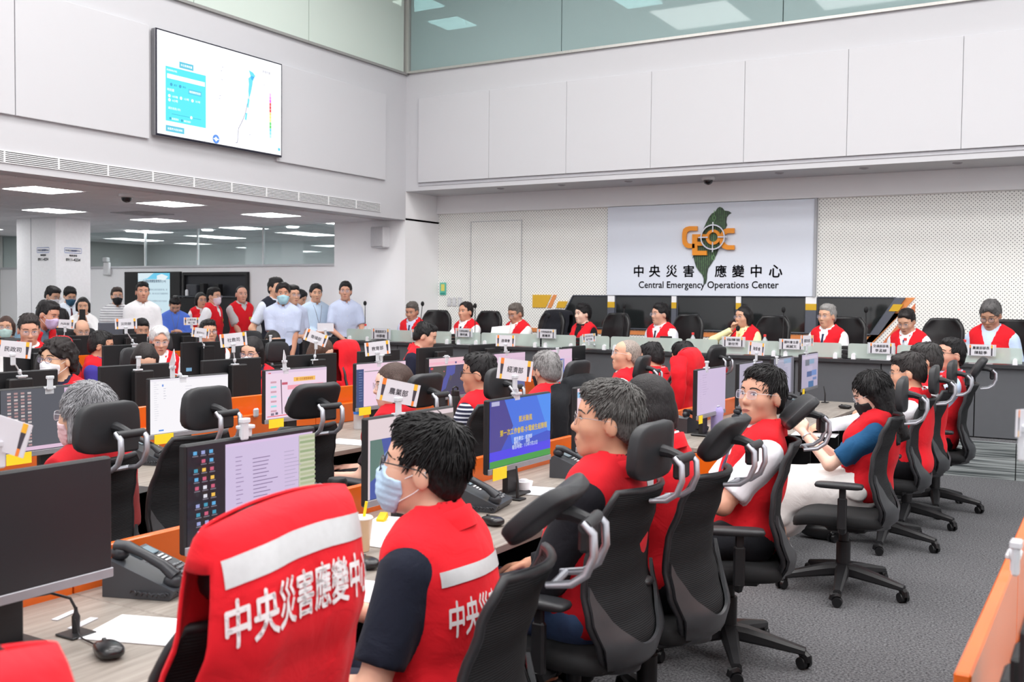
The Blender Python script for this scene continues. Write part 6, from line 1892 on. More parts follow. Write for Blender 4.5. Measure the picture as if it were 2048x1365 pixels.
st('man in black vest hidden behind the man in blue mask',552,572,-10.0,-10,hair='short',glasses='metal',vest=(34,38,50),shirt=(212,220,236),arms='side',hcol=(22,20,22))
st('man in blue mask and pale blue-grey short-sleeved shirt',566,583,-9.30,-45,hy=0,hair='full',mask=(170,212,226),shirt=SKY,arms={1:((.16,.10,.80),None),-1:((.22,-.10,.86),None)},pockets=True,hcol=(30,26,28),skin=(206,150,124),trousers=(36,40,56))
st('man in glasses and pale shirt right behind the man in blue mask',586,586,-10.05,-12,hy=-8,hair='short',glasses='metal',shirt=SKY,arms='clasp',hcol=(24,22,24))
st('dark-haired person with bowed head behind the pale-shirted men',599,592,-11.15,10,hair='full',hp=-20,shirt=(214,220,236),hcol=(22,20,22))
st('smiling man in light blue shirt with lanyard and clasped hands',632,583,-10.6,-30,hy=-8,hair='full',shirt=(202,222,244),sleeve='long',arms={1:((.26,.03,1.17),None),-1:((.26,-.04,1.15),None)},lanyard=True,hcol=(22,20,22),fat=.02)
st('slim man in glasses and pale shirt by the white pillar, hands clasped, wearing a watch',691,579,-10.02,-40,hy=-14,hp=2,hair='full',glasses='metal',shirt=SKY,arms={1:((.24,.05,1.06),(-.2,.9,-.7)),-1:((.25,-.06,1.05),(-.2,-.9,-.7))},pockets=True,watch=1,hcol=(22,20,22),trousers=(30,34,48),skin=(216,162,138))
# --- head table
EX = make_exec(); EXU = [False]
def dais(label, px, py, chair_label, Y=11.98, face=-100, cx=None, **k):
    k.setdefault('h', .0115)
    p = atY(px, py, Y)
    r = P(label, p, face, zfloor=.345, vest=RED, **k)
    x, y = r[0].location.x, r[0].location.y
    a = math.radians(face); cxx = x - math.cos(a)*.03 + (cx or 0); cyy = y - math.sin(a)*.03
    if not EXU[0]:
        EXU[0] = True; EX.location = (cxx,cyy,.345); EX.rotation_euler = (0,0,a); EX['label'] = chair_label
    else: copy_tree(EX, (cxx,cyy,.345), a, chair_label, 'chair')
    return r
dais('head table man with greying hair and patterned tie, looking down',824,628,'black leather chair of the man with patterned tie',hp=-12,hair='short',hcol=(96,90,86),hgrey=.12,shirt=(206,212,236),tie=(50,58,90),sleeve='long',arms='lap',cx=.26,skin=(204,150,126),face=-80)
dais('head table man with receding hair, dark tie and yellow name patch, arms on table',931,628,'black leather chair of the man with receding hair',hair='short',hcol=(40,34,34),shirt=(246,246,248),tie=(44,52,90),sleeve='long',arms='desk',patch=True,fringe=-.03,cx=.14,skin=(214,158,132),hp=4,face=-98)
rd = dais('head table man with grey hair and rimless glasses reading white papers',1031,634,'black leather chair draped with a black jacket',hp=-16,hair='short',hcol=(104,96,90),hgrey=.12,glasses='metal',shirt=(240,238,236),sleeve='long',arms='desk',cx=.30,skin=(206,152,126),face=-104)
dais('head table woman with short black hair and black collar',1165,632,'black leather chair of the woman with short black hair',hair='full',female=True,hcol=(22,20,22),shirt=(26,26,30),cx=.24,hy=-10,lips=2,skin=(240,200,180),face=-108,fringe=.015)
dais('head table man with black hair, pale-framed glasses, dark tie and name patch',1320,630,'black leather chair of the man with pale-framed glasses',hair='full',hcol=(24,22,24),glasses='clear',shirt=(236,238,248),tie=(44,46,58),sleeve='long',patch=True,hy=-18,hp=2,cx=.16,face=-106,skin=(220,170,146))
dais('head table woman in glasses and yellow blouse holding a pen to her chin',1487,640,'black leather chair of the woman in yellow blouse',hair='bob',female=True,hcol=(22,20,22),glasses='metal',shirt=(244,236,180),sleeve='long',hy=-14,cx=.18,lips=1,face=-104,arms={1:((.34,.16,.80),None),-1:((.20,-.05,1.00),(.2,-.9,-.6),((.1,.3,1),(.2,1,0),(0,.3,1)))},curl=1.1,tie=(220,200,120))
dais('head table man with silver hair, thin glasses and navy tie',1654,634,'black leather chair of the silver-haired man',hair='short',hcol=(150,148,146),hgrey=.3,glasses='metal',shirt=(244,244,248),tie=(40,50,80),sleeve='long',face=-104,hy=-6,cx=.08)
dais('head table man with high forehead and glasses looking down at the table',1813,656,'black leather chair of the man with high forehead',hp=-22,lean=8,hair='short',hcol=(40,36,36),glasses='metal',shirt=(240,240,246),tie=(50,60,110),sleeve='long',face=-104,cx=.22,fringe=-.015)
dais('head table man with thick grey hair, glasses and pale blue shirt, looking down',1981,640,'black leather chair of the man with thick grey hair',Y=11.85,hp=-22,lean=6,hair='full',hcol=(90,88,88),hgrey=.15,glasses='dark',shirt=(200,218,244),sleeve='long',face=-100,patch=True,s=1.2,fat=.02,cx=.10,skin=(206,156,130))
# ================================================================ WALL SCREENS
def wall_screens():
    BE = mat('tv_bezel',(24,22,40),rough=.3); SI = mat('tv_side',(150,150,154),rough=.4,metal=.5)
    t = thing('wall_television','large bright wall screen showing a rainfall map on the left wall','television',(-9.44,8.885,4.095))
    part('cabinet', MB().rbox((-.01,0,0),(.07,2.02,1.205),.006), SI, t)
    part('bezel', MB().rbox((.027,0,0),(.012,2.02,1.205),.004), BE, t)
    CY_ = (84,222,236); CD = (92,190,214)
    IT = [(.06,.33,.36,.862,CY_),(.16,.255,.265,.315,CD),('t','多日累積雨量',.2125,.285,.085,(240,250,252)),(.06,.905,.195,.965,CD),('t','查看更多氣象資訊',.1275,.935,.11,(236,248,252)),
          ('t','累積期間(時間)',.105,.365,.075,(230,248,252)),(.07,.40,.352,.445,(250,253,255)),('c',.10,.50,.016,(60,160,200)),('c',.165,.50,.016,(60,160,200)),('t','前日',.13,.50,.022,(60,150,190)),('t','昨日',.195,.50,.022,(60,150,190)),
          (.225,.505,.325,.555,(84,196,222)),('t','確認變更查詢',.275,.53,.085,(240,250,252)),('t','時雨量',.095,.555,.05,(226,248,252)),
          ('c',.085,.615,.016,(250,253,255)),('c',.17,.615,.016,(250,253,255)),('c',.255,.615,.016,(250,253,255)),('c',.085,.655,.016,(250,253,255)),('t','10分鐘',.125,.615,.04,(240,250,252)),('t','1小時',.21,.615,.035,(240,250,252)),('t','3小時',.295,.615,.035,(240,250,252)),('t','6小時',.125,.655,.04,(240,250,252)),
          ('t','播放速度(1秒)',.12,.735,.09,(226,248,252)),(.10,.785,.32,.79,(60,176,200)),('c',.245,.7875,.016,(250,253,255)),('c',.09,.835,.013,(56,160,190)),('c',.175,.835,.013,(56,160,190)),('t','循環播放',.125,.835,.05,(236,250,252)),('t','顯示地形',.215,.835,.05,(236,250,252)),
          ('t','2024.07.23 00:00~2024.07.23 06:00',.70,.068,.40,(222,222,230)),('t','累積雨量',.86,.13,.07,(196,196,204)),('t','單位：mm',.86,.27,.05,(206,206,214)),
          ('c',.435,.955,.046,(84,140,224)),('p',[(.41,.955),(.425,.945),(.435,.93),(.445,.945),(.462,.955),(.445,.965),(.435,.982),(.425,.962)],(246,250,255)),(.965,.925,.985,.955,(96,200,220))]
    # island outline and rain strip
    pts = [(.52+a*.27, .955-b*.80) for a, b in TAIWAN]
    for i in range(len(pts)):
        (x0,y0),(x1,y1) = pts[i], pts[(i+1)%len(pts)]
        dx,dy = (x1-x0)*1.7, y1-y0; L = math.hypot(dx,dy) or 1; nx,ny = -dy/L*.0011, dx/L*.0018
        east = 3 < i < 20
        w_ = 1.6 if east else .7
        IT.append(('p',[(x0-nx*w_,y0-ny*w_),(x1-nx*w_,y1-ny*w_),(x1+nx*w_,y1+ny*w_),(x0+nx*w_,y0+ny*w_)], (110,106,140) if east else (214,216,224)))
    IT.append(('p',[(.70,.16),(.735,.175),(.755,.205),(.735,.24),(.73,.30),(.715,.40),(.70,.46),(.695,.38),(.70,.31),(.695,.25),(.715,.22)],(104,214,240)))
    IT.append(('p',[(.715,.215),(.745,.215),(.735,.26),(.718,.25)],(60,176,232)))
    IT.append(('p',[(.69,.46),(.705,.47),(.695,.56),(.684,.56)],(112,218,240))); IT.append(('p',[(.672,.62),(.686,.62),(.678,.70),(.664,.69)],(112,218,240)))
    for x,y in ((.475,.20),(.465,.24),(.47,.33),(.455,.50),(.45,.53),(.70,.84)):
        IT.append((x,y,x+.012,y+.006,(176,176,196)))
    bar = [(240,190,240),(236,150,236),(226,110,226),(226,80,80),(224,70,76),(226,84,80),(246,214,130),(250,226,130),(250,240,150),(110,216,120),(100,210,110),(110,210,236),(140,222,244),(180,236,250)]
    for k,c in enumerate(bar): IT.append((.877,.35+.035*k,.893,.382+.035*k,c))
    d = part('display', screen_mesh(1.985,1.165,IT,(250,252,255),attr_mat('tv_emission',1.15)), None, t); d.location = (.0335,0,.004)
    part('wall_bracket', MB().box((-.045,0,0),(.05,.5,.4)), BLACKP, t, False)
    # wall display in the alcove
    t = thing('wall_display','dark-framed wall screen with sky-blue slide behind the man in white shirt','television',(-15.285,12.71,1.69))
    part('cabinet', MB().rbox((0,0,0),(1.50,.06,.87),.006), BLACKP, t)
    sm = screen_mesh(.86,.80,[(0,0,1,.14,(110,206,240)),('p',[(0,0),(.5,0),(.3,.12),(0,.16)],(220,238,246)),('p',[(.6,.06),(.75,.02),(.95,.08),(.85,.16),(.6,.16)],(236,246,250)),('t','交通部應變整備情形(1/4)',.52,.19,.72,(90,110,130)),('t','各單位因應颱風加強防颱整備作業，請',.56,.38,.72,(150,172,186)),('t','持續監控路況、鐵公路及航空海運整備情形',.56,.47,.78,(150,172,186)),('t','視風雨狀況公布預警性封路及改道資訊',.56,.64,.72,(160,180,192)),('t','停駛資訊',.36,.73,.2,(170,186,196)),('t','加強督導工程工地防颱',.5,.84,.5,(170,186,196))],(206,230,240),attr_mat('slide_emission',.9))
    d = part('display', sm, None, t); d.rotation_euler = (0,0,-PI/2); d.location = (.07,-.034,.01)
    # black equipment niche
    t = thing('equipment_rack','black equipment niche with shelf and small devices in the alcove wall','rack',(-13.66,12.74,0))
    BK = mat('rack_black',(38,40,46),rough=.5)
    part('back_plate', MB().lohi((-.79,-.005,.95),(.79,.01,2.105)), BK, t, False)
    part('frame', MB().lohi((-.80,-.06,2.06),(.80,0,2.11)).lohi((-.80,-.06,.93),(-.76,0,2.06)).lohi((.76,-.06,.93),(.80,0,2.06)).lohi((-.80,-.06,.90),(.80,0,.94)), BLACKP, t, False)
    part('shelf', MB().lohi((-.76,-.22,1.665),(.76,0,1.69)), mat('rack_shelf',(70,74,80)), t, False)
    part('cabinet', MB().lohi((-.70,-.20,1.0),(.70,0,1.655)), BLACKP, t, False)
    part('vent_tower', MB().rbox((.18,-.12,1.79),(.10,.12,.22),.01), BLACKP, t); part('vent_tower', MB().rbox((-.18,-.12,1.79),(.09,.12,.24),.01), BLACKP, t)
    part('device', MB().rbox((-.48,-.1,1.79),(.26,.1,.2),.01), mat('rack_device',(64,66,72)), t)
    part('bottle', MB().lathe([(.03,1.69),(.03,1.78),(.015,1.80)],(-.56,-.17,0),n=12), mat('white_plastic',(224,226,230)), t)
wall_screens()

# ================================================================ HEAD TABLE FITTINGS
def head_table_items():
    TZ = 1.08
    FT = mat('white_foot',(236,236,240),rough=.3)
    segs = [(694,743),(746,903),(911,961),(963,1080),(1084,1152),(1160,1219),(1222,1365),(1372,1436),(1439,1560),(1562,1684),(1697,1792),(1795,1868),(1872,2046),(2052,2190)]
    names = ['beside the standing men','before the man with patterned tie','before the man with receding hair','before the man reading papers','under the black draped chair','before the woman with short black hair','before the man with pale-framed glasses','beside the pen-holding woman','before the woman in yellow blouse','before the silver-haired man','before the man with high forehead','beside the man with high forehead','before the man with thick grey hair','at the end past the man with thick grey hair']
    for (a, b), nm in zip(segs, names):
        xa = atY(a,665,11.02).x; xb = atY(b,665,11.02).x; w_ = xb-xa
        t = thing('desk_screen','frosted glass desk screen '+nm,'screen',((xa+xb)/2,11.02,TZ))
        n = 4; R_ = .025
        poly = [(-w_/2,.01),(w_/2,.01),(w_/2,.165-R_),(w_/2-R_*.3,.165-R_*.3),(w_/2-R_,.165),(-w_/2+R_,.165),(-w_/2+R_*.3,.165-R_*.3),(-w_/2,.165-R_)]
        part('pane', MB().prism(poly,1,-.005,.005), FROST, t, False)
        for s in (-1,1):
            part('foot', MB().prism([(s*(w_/2-.06)-.022,0),(s*(w_/2-.06)+.022,0),(s*(w_/2-.06)+.020,.05),(s*(w_/2-.06)+.008,.065),(s*(w_/2-.06)-.008,.065),(s*(w_/2-.06)-.020,.05)],1,-.03,.02), FT, t)
    # acrylic name plates
    plates = [(838,668,('政務委員','季連成'),'name plate before the man with patterned tie'),(928,666,('行政院秘書長','龔明鑫'),'name plate before the man with receding hair'),(1093,668,('行政院副院長','鄭麗君'),'name plate before the chair with black jacket'),
              (1467,684,('指揮官','劉世芳'),'name plate reading 指揮官 before the woman in yellow blouse'),(1583,689,('國科會主委','吳誠文'),'name plate half behind the 國防部 placard'),(1762,697,('交通部部長','李孟諺'),'name plate before the man with high forehead'),(1962,701,('農業部部長','陳駿季'),'name plate before the man with thick grey hair'),(762,668,('衛福部政次','林靜儀'),'larger name plate at the end of the head table')]
    for px,py,tx,lab in plates:
        p = atY(px,py,10.975); big = px == 762
        w_, h_ = (.34,.15) if big else (.27,.115)
        t = thing('name_plate',lab,'name plate',(p.x,10.975,TZ),-.0)
        cz = max(p.z-TZ,.07)
        part('acrylic', MB().box((0,0,cz),(w_,.006,h_)).box((0,.02,.004),(w_*.8,.06,.006)), CLEAR, t, False)
        part('card', MB().box((0,-.0045,cz),(w_*.86,.002,h_*.92)), CARD, t, False)
        for s in (-1,1):
            part('stripe', MB().box((s*w_*.36,-.006,cz),(w_*.05,.001,h_*.9)), CK, t, False); part('stripe', MB().box((s*w_*.36,-.0066,cz+h_*.32),(w_*.052,.001,h_*.25)), CO if s<0 else CY, t, False)
        m_ = MB(); put_text(m_,tx[0],(0,-.0075,cz+h_*.20),(1,0,0),(0,0,1),width=w_*.56,height=h_*.26,bold=.01); put_text(m_,tx[1],(0,-.0075,cz-h_*.20),(1,0,0),(0,0,1),width=w_*.42,height=h_*.28,bold=.01)
        part('lettering', m_, CT, t, False)
    # gooseneck microphones: foot px, head px
    for (bx,by),(tx,ty),lab in (((729,664),(730,607),'tall gooseneck microphone at the left end of the head table'),((836,665),(845,608),'gooseneck microphone before the man with patterned tie'),((949,665),(950,612),'gooseneck microphone before the man with receding hair'),((1075,672),(1097,632),'slanting gooseneck microphone before the black draped chair'),((1241,672),(1249,612),'gooseneck microphone beside the dark window, left of pale-framed glasses man'),((1437,676),(1476,657),'low slanting microphone by the pen-holding woman'),((1565,680),(1567,620),'gooseneck microphone between pen-holding woman and silver-haired man'),((1732,687),(1732,620),'gooseneck microphone before the last dark window')):
        b = atY(bx,by,11.22); h_ = atY(tx,ty,11.25)
        b.z = TZ
        t = thing('microphone',lab,'microphone',b)
        part('base', MB().rbox((0,0,.012),(.09,.11,.024),.008), BLACKP, t)
        e = h_ - b
        part('gooseneck', MB().tube([(0,0,.02),Vector((0,0,.02)).lerp(e,.4)+Vector((0,.01,.02)),Vector((0,0,.02)).lerp(e,.8)+Vector((0,.005,.01)),e],[.0055,.005,.005,.005],8), BLACKP, t)
        part('windscreen', MB().ell(e,(.024,.024,.034),12,8), mat('foam_black',(26,26,28),rough=.9,bump=.5,bscale=300), t)
    for px,lab in ((731,'water bottle with red cap at the left end of the head table'),(842,'water bottle with red cap before the man with patterned tie'),(933,'water bottle with red cap before the man with receding hair'),(1386,'water bottle with red cap left of the pen-holding woman'),(1530,'water bottle with red cap right of the pen-holding woman'),(1811,'water bottle with red cap before the man with high forehead'),(1930,'water bottle with red cap before the man with thick grey hair')):
        p = atY(px,665,11.18); bottle(p.x,11.18,TZ,lab,s=1.05)
    # monitors / boxes on the table
    for px,lab,w_ in ((907,'black stacked console between two frosted screens, left',.10),(1155,'black stacked console beside the woman with short black hair',.10),(1690,'black stacked console beside the silver-haired man',.10)):
        p = atY(px,680,11.05)
        t = thing('control_console',lab,'console',(p.x,11.10,TZ))
        for k in range(3): part('unit', MB().rbox((0,0,.025+.045*k),(w_,.16,.038),.005), BLACKP, t)
    p = atY(1332,668,11.2)
    t = thing('desk_tablet','small black screen propped on the head table','tablet',(p.x,11.2,TZ)); part('panel', MB().rbox((0,0,.13),(.15,.02,.10),.005), BLACKP, t); part('stand', MB().rbox((0,.03,.045),(.05,.03,.09),.005), BLACKP, t)
    # papers held by the reading man
    p = atY(1008,655,11.45)
    s_ = solo('paper_stack', MB().sheet(lambda u,v:(((u-.5)*.28-.06*v, .12*v-.04*(1-v), .21*v + .03*(u-.5)),(0,-1,.5)),7,7,.004), mat('paper_white',(246,246,250),rough=.6), 'white papers held up by the man reading at the head table','paper',(p.x,11.35,TZ+.03))
head_table_items()
# jacket on the head-table chair
draped('black jacket over the leather chair beside the man reading papers', (rd[0].location.x+.34, rd[0].location.y+.05,.345), -104, col=(30,31,38), ztop=1.20, zbot=.55, wt=.25, wb=.28, depth=.10, kind='jacket', cat='jacket', seed=31, xoff=-.30)

# ================================================================ PLACARDS ON THE DESKS
def PL(cx,cy,bx,by,X,text,label,face=-30,w=.25,h=.115,roll=0.0,tilt=0.0,card=True,base_drop=0.0):
    b = atX(bx,by,X); c = atX(cx,cy,X+.02)
    placard(b,c,face,text,label,w=w,h=h,roll=roll,tilt=tilt,card=card)
PL(26,699,44,755,XM3+.085,'民政司','white placard reading 民政司 with orange corner bars',-38,.19,.095,.10)
PL(100,738,98,778,XM2-.0,None,'clear clip stand without card beside the curly-haired man',-30,card=False)
PL(130,648,127,680,XM5+.085,'內政部','small far placard reading 內政部',-30,.19,.095,.06)
PL(252,648,269,690,XM4+.085,'災防辦','placard reading 災防辦 before the man behind the printer',-35,.19,.095,-.03)
PL(277,702,276,742,XM3+.085,None,'clear hooked clip stand without card before the bowing woman',-30,card=False)
PL(345,726,365,756,XM2,None,'white card seen edge-on above the bright white document monitor',60,.16,.08,.6)
PL(383,643,386,669,XM5+.085,('災害防救','辦公室'),'small two-line placard under the man in pale pink mask',-30,.19,.095)
PL(401,666,410,697,XM4+.085,'值班中心','small tilted placard before the man in dark square glasses',-12,.19,.095,.12)
PL(467,680,470,731,XM3+.085,'社救司','white placard reading 社救司 before the woman in white mask',-34,.19,.095,-.10)
PL(541,664,540,690,XM4+.085,None,'clear hooked clip stand before the bowed cropped head',-30,card=False)
PL(569,717,571,740,XM2,None,'small blue-white card tilted above the pink slide monitor',35,.10,.07,.5)
PL(632,676,629,722,XM3+.085,'衛福部','white placard reading 衛福部 tilted before the brown-haired woman',-30,.19,.095,.35)
PL(651,655,653,674,XM4+.085,None,'blank white card on a clip beside the standing man with lanyard',-35,.19,.095)
PL(755,697,757,727,XM2,'教育部','white placard reading 教育部 above the navy menu monitor',-30,.19,.095,-.10)
PL(763,702,763,712,XM3+.085,None,'low clear clip behind the 教育部 placard',-30,card=False)
PL(797,785,797,832,XM1,'農業部','large placard reading 農業部 before the brown-haired woman',-30,.17,.085,.22)
PL(1030,740,1033,790,XM1,'經濟部','large placard reading 經濟部 beside the blue slide monitor',-26,.19,.095,.13)
PL(1011,682,1013,706,XM2,'通傳會','white placard reading 通傳會 before the head table',-28,.19,.095,.03)
PL(1178,676,1192,693,XM3+.15,('原民會主委','曾智勇'),'two-line placard on a thin stem reading 原民會主委',-28,.19,.095,-.06)
PL(893,702,893,716,XM2,None,'clear clip above the dark typhoon map monitor',-30,card=False)
PL(1196,750,1193,772,XM1,None,'clear clip stand beside the black jacket',-26,card=False)
PL(1115,688,1115,702,XM2,None,'clear clip stand above the pink page and blue map monitor',-26,card=False)
PL(1414,712,1413,738,XM1,None,'clear clip stand above the lavender list monitor',-22,card=False)
PL(1513,698,1508,728,XM1,'海委會','white placard reading 海委會 above the man in white shirt',-22,.19,.095,.10)
PL(1554,704,1553,722,XM1,None,'clear clip stand above the grey-blue text monitor',-22,card=False)
PL(1614,682,1612,708,XM1,'國防部','white placard reading 國防部 above the tiled picture monitor',-20,.19,.095,0)
PL(489,815,491,858,XM1,None,'tall clear clip stand above the desktop icon monitor',-30,card=False)
PL(-2,866,-30,930,XM1,'','large placard at the very edge with orange and black bars',-60,.15,.085,.30)
PL(2046,846,2056,905,-.165,'','placard at the right edge beyond the aisle with orange and yellow bars',-10,.09,.05,.05)
PL(2034,1045,2028,1115,-.175,None,'blurred clear clip stand on the orange divider across the aisle',-10,card=False)
PL(1745,1350,1760,1450,-.18,None,'blurred clear clip tip near the open carpet',-10,card=False)

# ================================================================ THINGS ON THE DESKS
def on(px,py,z=DZ): return atz(px,py,z)
p = on(286,1175); phone(p.x+.06,p.y,DZ,20,'grey desk phone beside the switched-off monitor')
p = on(672,1035); phone(p.x-.05,p.y,DZ,10,'dark desk phone behind the draped red vest and iced drink')
p = on(960,1015); phone(p.x,p.y,DZ,12,'dark desk phone left of the blue slide monitor')
p = on(1135,945); phone(p.x+.10,p.y-.08,DZ,10,'dark desk phone right of the blue slide monitor')
p = on(1375,862); phone(p.x,p.y,DZ,70,'dark desk phone at the orange end panel, before the lilac tumbler')
p = on(300,925); phone(p.x,p.y,DZ,20,'grey desk phone between the grey-haired woman and the white document monitor')
p = on(708,835); phone(p.x,p.y,DZ,10,'dark desk phone beside the blue-capped jar')
p = on(1500,858); phone(p.x,p.y,DZ,10,'dark desk phone behind the man in white shirt')
p = on(1600,825); phone(p.x,p.y,DZ,10,'dark desk phone by the tiled picture monitor')
a_ = on(216,1312); b_ = on(152,1270)
mouse(a_.x,a_.y,DZ,160,'black corded mouse on the desk beside the near phone',[on(190,1290,DZ+.004),on(158,1275,DZ+.004),on(150,1240,DZ+.05)])
g = thing('desk_grommet','square black cable outlet in the desk beside the mouse','outlet',(b_.x,b_.y,DZ))
part('plate', MB().rbox((0,0,.003),(.075,.075,.006),.002), BLACKP, g); part('plug', MB().lathe([(.010,0),(.011,.05),(.006,.06),(.004,.075)],n=12), BLACKP, g)
part('cable', MB().tube([(0,0,.07),(-.01,-.01,.10),(-.05,-.04,.115),(-.12,-.10,.10),(-.2,-.16,.06)],.004,8), BLACKP, g)
a_ = on(735,1135); mouse(a_.x,a_.y,DZ,150,'black mouse beside the iced drink cup',[on(700,1110,DZ+.004),on(690,1080,DZ+.004),on(680,1050,DZ+.004)])
a_ = on(985,1050); mouse(a_.x,a_.y,DZ,160,'black mouse near the heavy grey-haired man')
a_ = on(1690,818); mouse(a_.x,a_.y,DZ,170,'black mouse near the tiled picture monitor'); 
a_ = on(270,985); 
solo('mouse_pad', MB().rbox((0,0,.002),(.2,.22,.004),.001), BLACKP, 'dark mouse pad behind the grey-haired masked woman','mouse pad',(a_.x-.05,a_.y,DZ),.2)
for px,py,rz,lab in ((300,1262,20,'white sheet of paper beside the near desk phone'),(705,1180,10,'white sheet of paper beside the draped lettered vest'),(770,1082,5,'white sheet of paper under the tissue box'),(1100,985,12,'white form before the heavy grey-haired man'),(700,885,8,'white sheet of paper below the blue-capped jar'),(1630,870,6,'white sheet of paper near the hand on the mouse')):
    q = on(px,py); sheet_paper(q.x,q.y,DZ+.0005,rz,lab)
q = on(130,1232); solo('label_strip', MB().box((0,0,.001),(.02,.09,.002)), CARD, 'white paper strip taped on the desk under the dark monitor','label',(q.x,q.y,DZ),.3,smooth=False)
q = on(166,1248); solo('label_strip', MB().box((0,0,.001),(.025,.10,.002)), CARD, 'white paper strip taped beside the cable outlet','label',(q.x,q.y,DZ),.3,smooth=False)
# drinks
q = on(722,1102)
t = thing('iced_drink','plastic cup of milk tea with yellow straw','cup',(q.x,q.y,DZ))
part('cup', MB().lathe([(.029,0),(.031,.004),(.041,.115),(.043,.118),(.043,.124),(.039,.124)],n=28), mat('milk_tea_cup',(226,196,160),rough=.25,var=.1,vscale=18), t)
part('lid', MB().lathe([(.0435,.118),(.044,.122),(.040,.126),(.002,.1265)],n=28), mat('film_lid',(238,234,230),rough=.3), t)
part('straw', MB().tube([(.008,0,.10),(.018,.008,.18)],.0055,10), mat('straw_yellow',(246,214,40),rough=.4), t)
q = on(722,1048)
t = thing('steel_tumbler','steel tumbler with black lid behind the iced drink','tumbler',(q.x-.10,q.y-.03,DZ))
part('body', MB().lathe([(.036,0),(.038,.01),(.038,.15)],n=28), STEEL, t); part('lid', MB().lathe([(.040,.15),(.040,.172),(.034,.182),(.004,.184)],n=28), BLACKP, t)
q = on(768,1068)
t = thing('tissue_box','small white box with blue print and yellow flap behind the masked man','box',(q.x,q.y,DZ),.3)
part('box', MB().rbox((0,0,.028),(.09,.13,.056),.003), mat('white_card',(242,242,246)), t); part('print', MB().box((.0455,.01,.025),(.001,.03,.03)), mat('print_blue',(120,160,220)), t, False); part('flap', MB().box((0,-.02,.066),(.03,.05,.02),Matrix.Rotation(.4,3,'X')), YNOTE, t, False)
q = on(1433,868)
t = thing('lilac_tumbler','lilac tumbler with flip lid before the lavender list monitor','tumbler',(q.x,q.y,DZ))
LI = mat('lilac',(178,166,220),rough=.4)
part('body', MB().lathe([(.034,0),(.040,.02),(.044,.13),(.046,.135),(.046,.15)],n=28), LI, t); part('lid', MB().lathe([(.047,.15),(.047,.162),(.038,.185),(.004,.188)],n=28), LI, t); part('flip_top', MB().rbox((.0,0,.193),(.03,.05,.014),.005), mat('lid_grey',(190,190,198)), t)
q = on(910,862)
t = thing('black_flask','tall black flask beside the man in striped polo','bottle',(q.x,q.y,DZ))
part('body', MB().lathe([(.036,0),(.037,.01),(.037,.23),(.033,.245)],n=28), mat('flask_black',(34,36,36),rough=.5), t); part('cap', MB().lathe([(.030,.245),(.030,.28),(.02,.285)],n=24), BLACKP, t); part('loop', MB().tube([(0,-.028,.27),(0,-.03,.30),(0,0,.31),(0,.03,.30),(0,.028,.27)],.006,8), BLACKP, t)
q = on(717,858)
t = thing('blue_capped_jar','clear jar with bright blue cap beside a desk phone','jar',(q.x,q.y,DZ))
part('body', MB().lathe([(.034,0),(.036,.005),(.036,.10),(.030,.108)],n=24), CLEAR, t); part('cap', MB().lathe([(.037,.105),(.037,.13),(.033,.134)],n=24), mat('cap_blue',(50,130,226),rough=.4), t)
q = on(1048,985)
t = thing('paper_bowl','white paper cup of crumpled tissue below the blue slide monitor','cup',(q.x,q.y,DZ)); part('cup', MB().lathe([(.03,0),(.042,.05),(.043,.053),(.038,.053)],n=24), mat('white_card',(242,242,246)), t); part('tissue', MB().ell((.0,0,.05),(.03,.028,.016),10,6), CARD, t)
q = on(1112,985); t = thing('pen','blue and white ballpoint pen on the desk','pen',(q.x,q.y,DZ)); part('barrel', MB().tube([(-.06,.03,.006),(.05,-.01,.006)],.005,8), mat('white_card',(242,242,246)), t); part('cap', MB().tube([(.05,-.01,.006),(.075,-.02,.006)],.0055,8), mat('cap_blue',(50,130,226)), t)
# microphones with cables at near desk (thin black conference mics)
for px,py,lab in ((1035,1000,'small black desk microphone stem below the blue slide monitor'),(1650,806,'small black desk microphone stem near the tiled picture monitor')):
    q = on(px,py); t = thing('desk_microphone',lab,'microphone',(q.x,q.y,DZ)); part('base', MB().rbox((0,0,.004),(.06,.06,.008),.002), BLACKP, t); part('stem', MB().tube([(0,0,.0),(0,0,.08),(-.02,.02,.15)],[.008,.006,.004],8), BLACKP, t)
# paper holders on the orange divider of the second row
for px,lab in ((512,'left small grey card clip on the orange divider'),(533,'right small grey card clip on the orange divider')):
    q = atX(px,826,-4.885); solo('card_clip', MB().rbox((0,0,0),(.02,.05,.06),.01), mat('clip_grey',(190,190,196)), lab,'clip',(q.x,q.y,q.z))
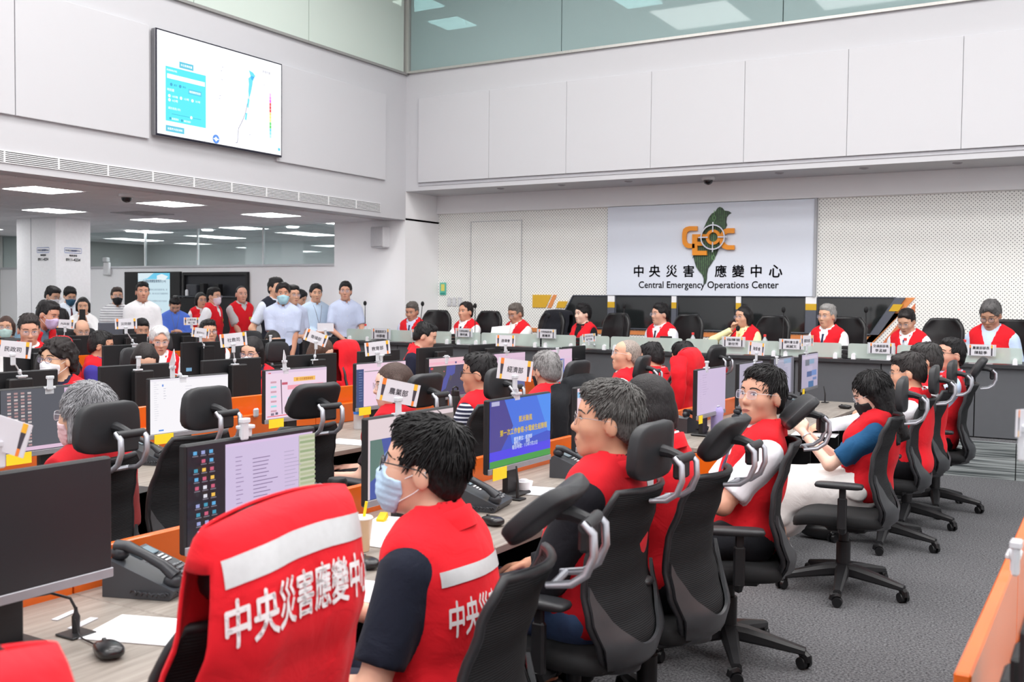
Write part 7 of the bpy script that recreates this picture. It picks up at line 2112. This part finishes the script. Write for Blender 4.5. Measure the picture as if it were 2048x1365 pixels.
# printer in the far row
q = atX(225,678,-10.45)
t = thing('printer','white printer with grey panel in the far row','printer',(-10.35,8.42,DZ)); part('body', MB().rbox((0,0,.20),(.38,.44,.40),.02), mat('printer_white',(238,238,242),rough=.4), t); part('panel', MB().rbox((.19,-.12,.24),(.012,.10,.22),.004), mat('printer_panel',(206,206,210)), t); part('tray', MB().rbox((.2,.08,.10),(.04,.22,.02),.004), mat('printer_panel',(206,206,210)), t)
t = thing('whiteboard_partition','dark grey partition screen with scribbles behind the white printer','partition',(-11.12,8.58,0)); part('panel', MB().rbox((0,0,.75),(.04,.36,1.15),.01), mat('partition_grey',(92,96,106)), t); part('leg', MB().box((0,-.14,.09),(.3,.04,.18)), BLACKP, t, False); part('leg', MB().box((0,.14,.09),(.3,.04,.18)), BLACKP, t, False)
# phones in hands
def in_hand(ret, off, size, label, rot=(0,0,0)):
    r, i = ret; m = (i['hands'][1] + i['hands'][-1]) / 2 + np.array(off)
    a = r.rotation_euler.z; x = r.location.x + m[0]*math.cos(a) - m[1]*math.sin(a); y = r.location.y + m[0]*math.sin(a) + m[1]*math.cos(a)
    t = thing('mobile_phone', label, 'phone', (x,y,r.location.z+m[2]), a)
    part('case', MB().rbox((0,0,0),size,.006,Euler(rot).to_matrix()), BLACKP, t)
    part('camera_bump', MB().rbox(Euler(rot).to_matrix() @ Vector((size[0]/2,size[1]*.25,size[2]*.33)),(.004,.02,.02),.002,Euler(rot).to_matrix()), HOUSING, t)
    return t
in_hand(girl,(.10,0,.07),(.009,.075,.15),'phone held by the long-haired young woman in black mask',(0,-.5,0))
in_hand(phw,(.07,0,.08),(.009,.075,.15),'dark phone raised by the woman in white blouse')
# bracelet on the young woman
r_, i_ = girl; E_, W_ = i_['fo'][1][1], i_['fo'][1][2]; dd = (W_-E_)/np.linalg.norm(W_-E_); q_ = E_+(W_-E_)*.86
part('bracelet', MB().tube([Vector(q_-dd*.003),Vector(q_+dd*.003)],.030,14), ALU, r_)

bpy.data.scenes.remove(TSC)
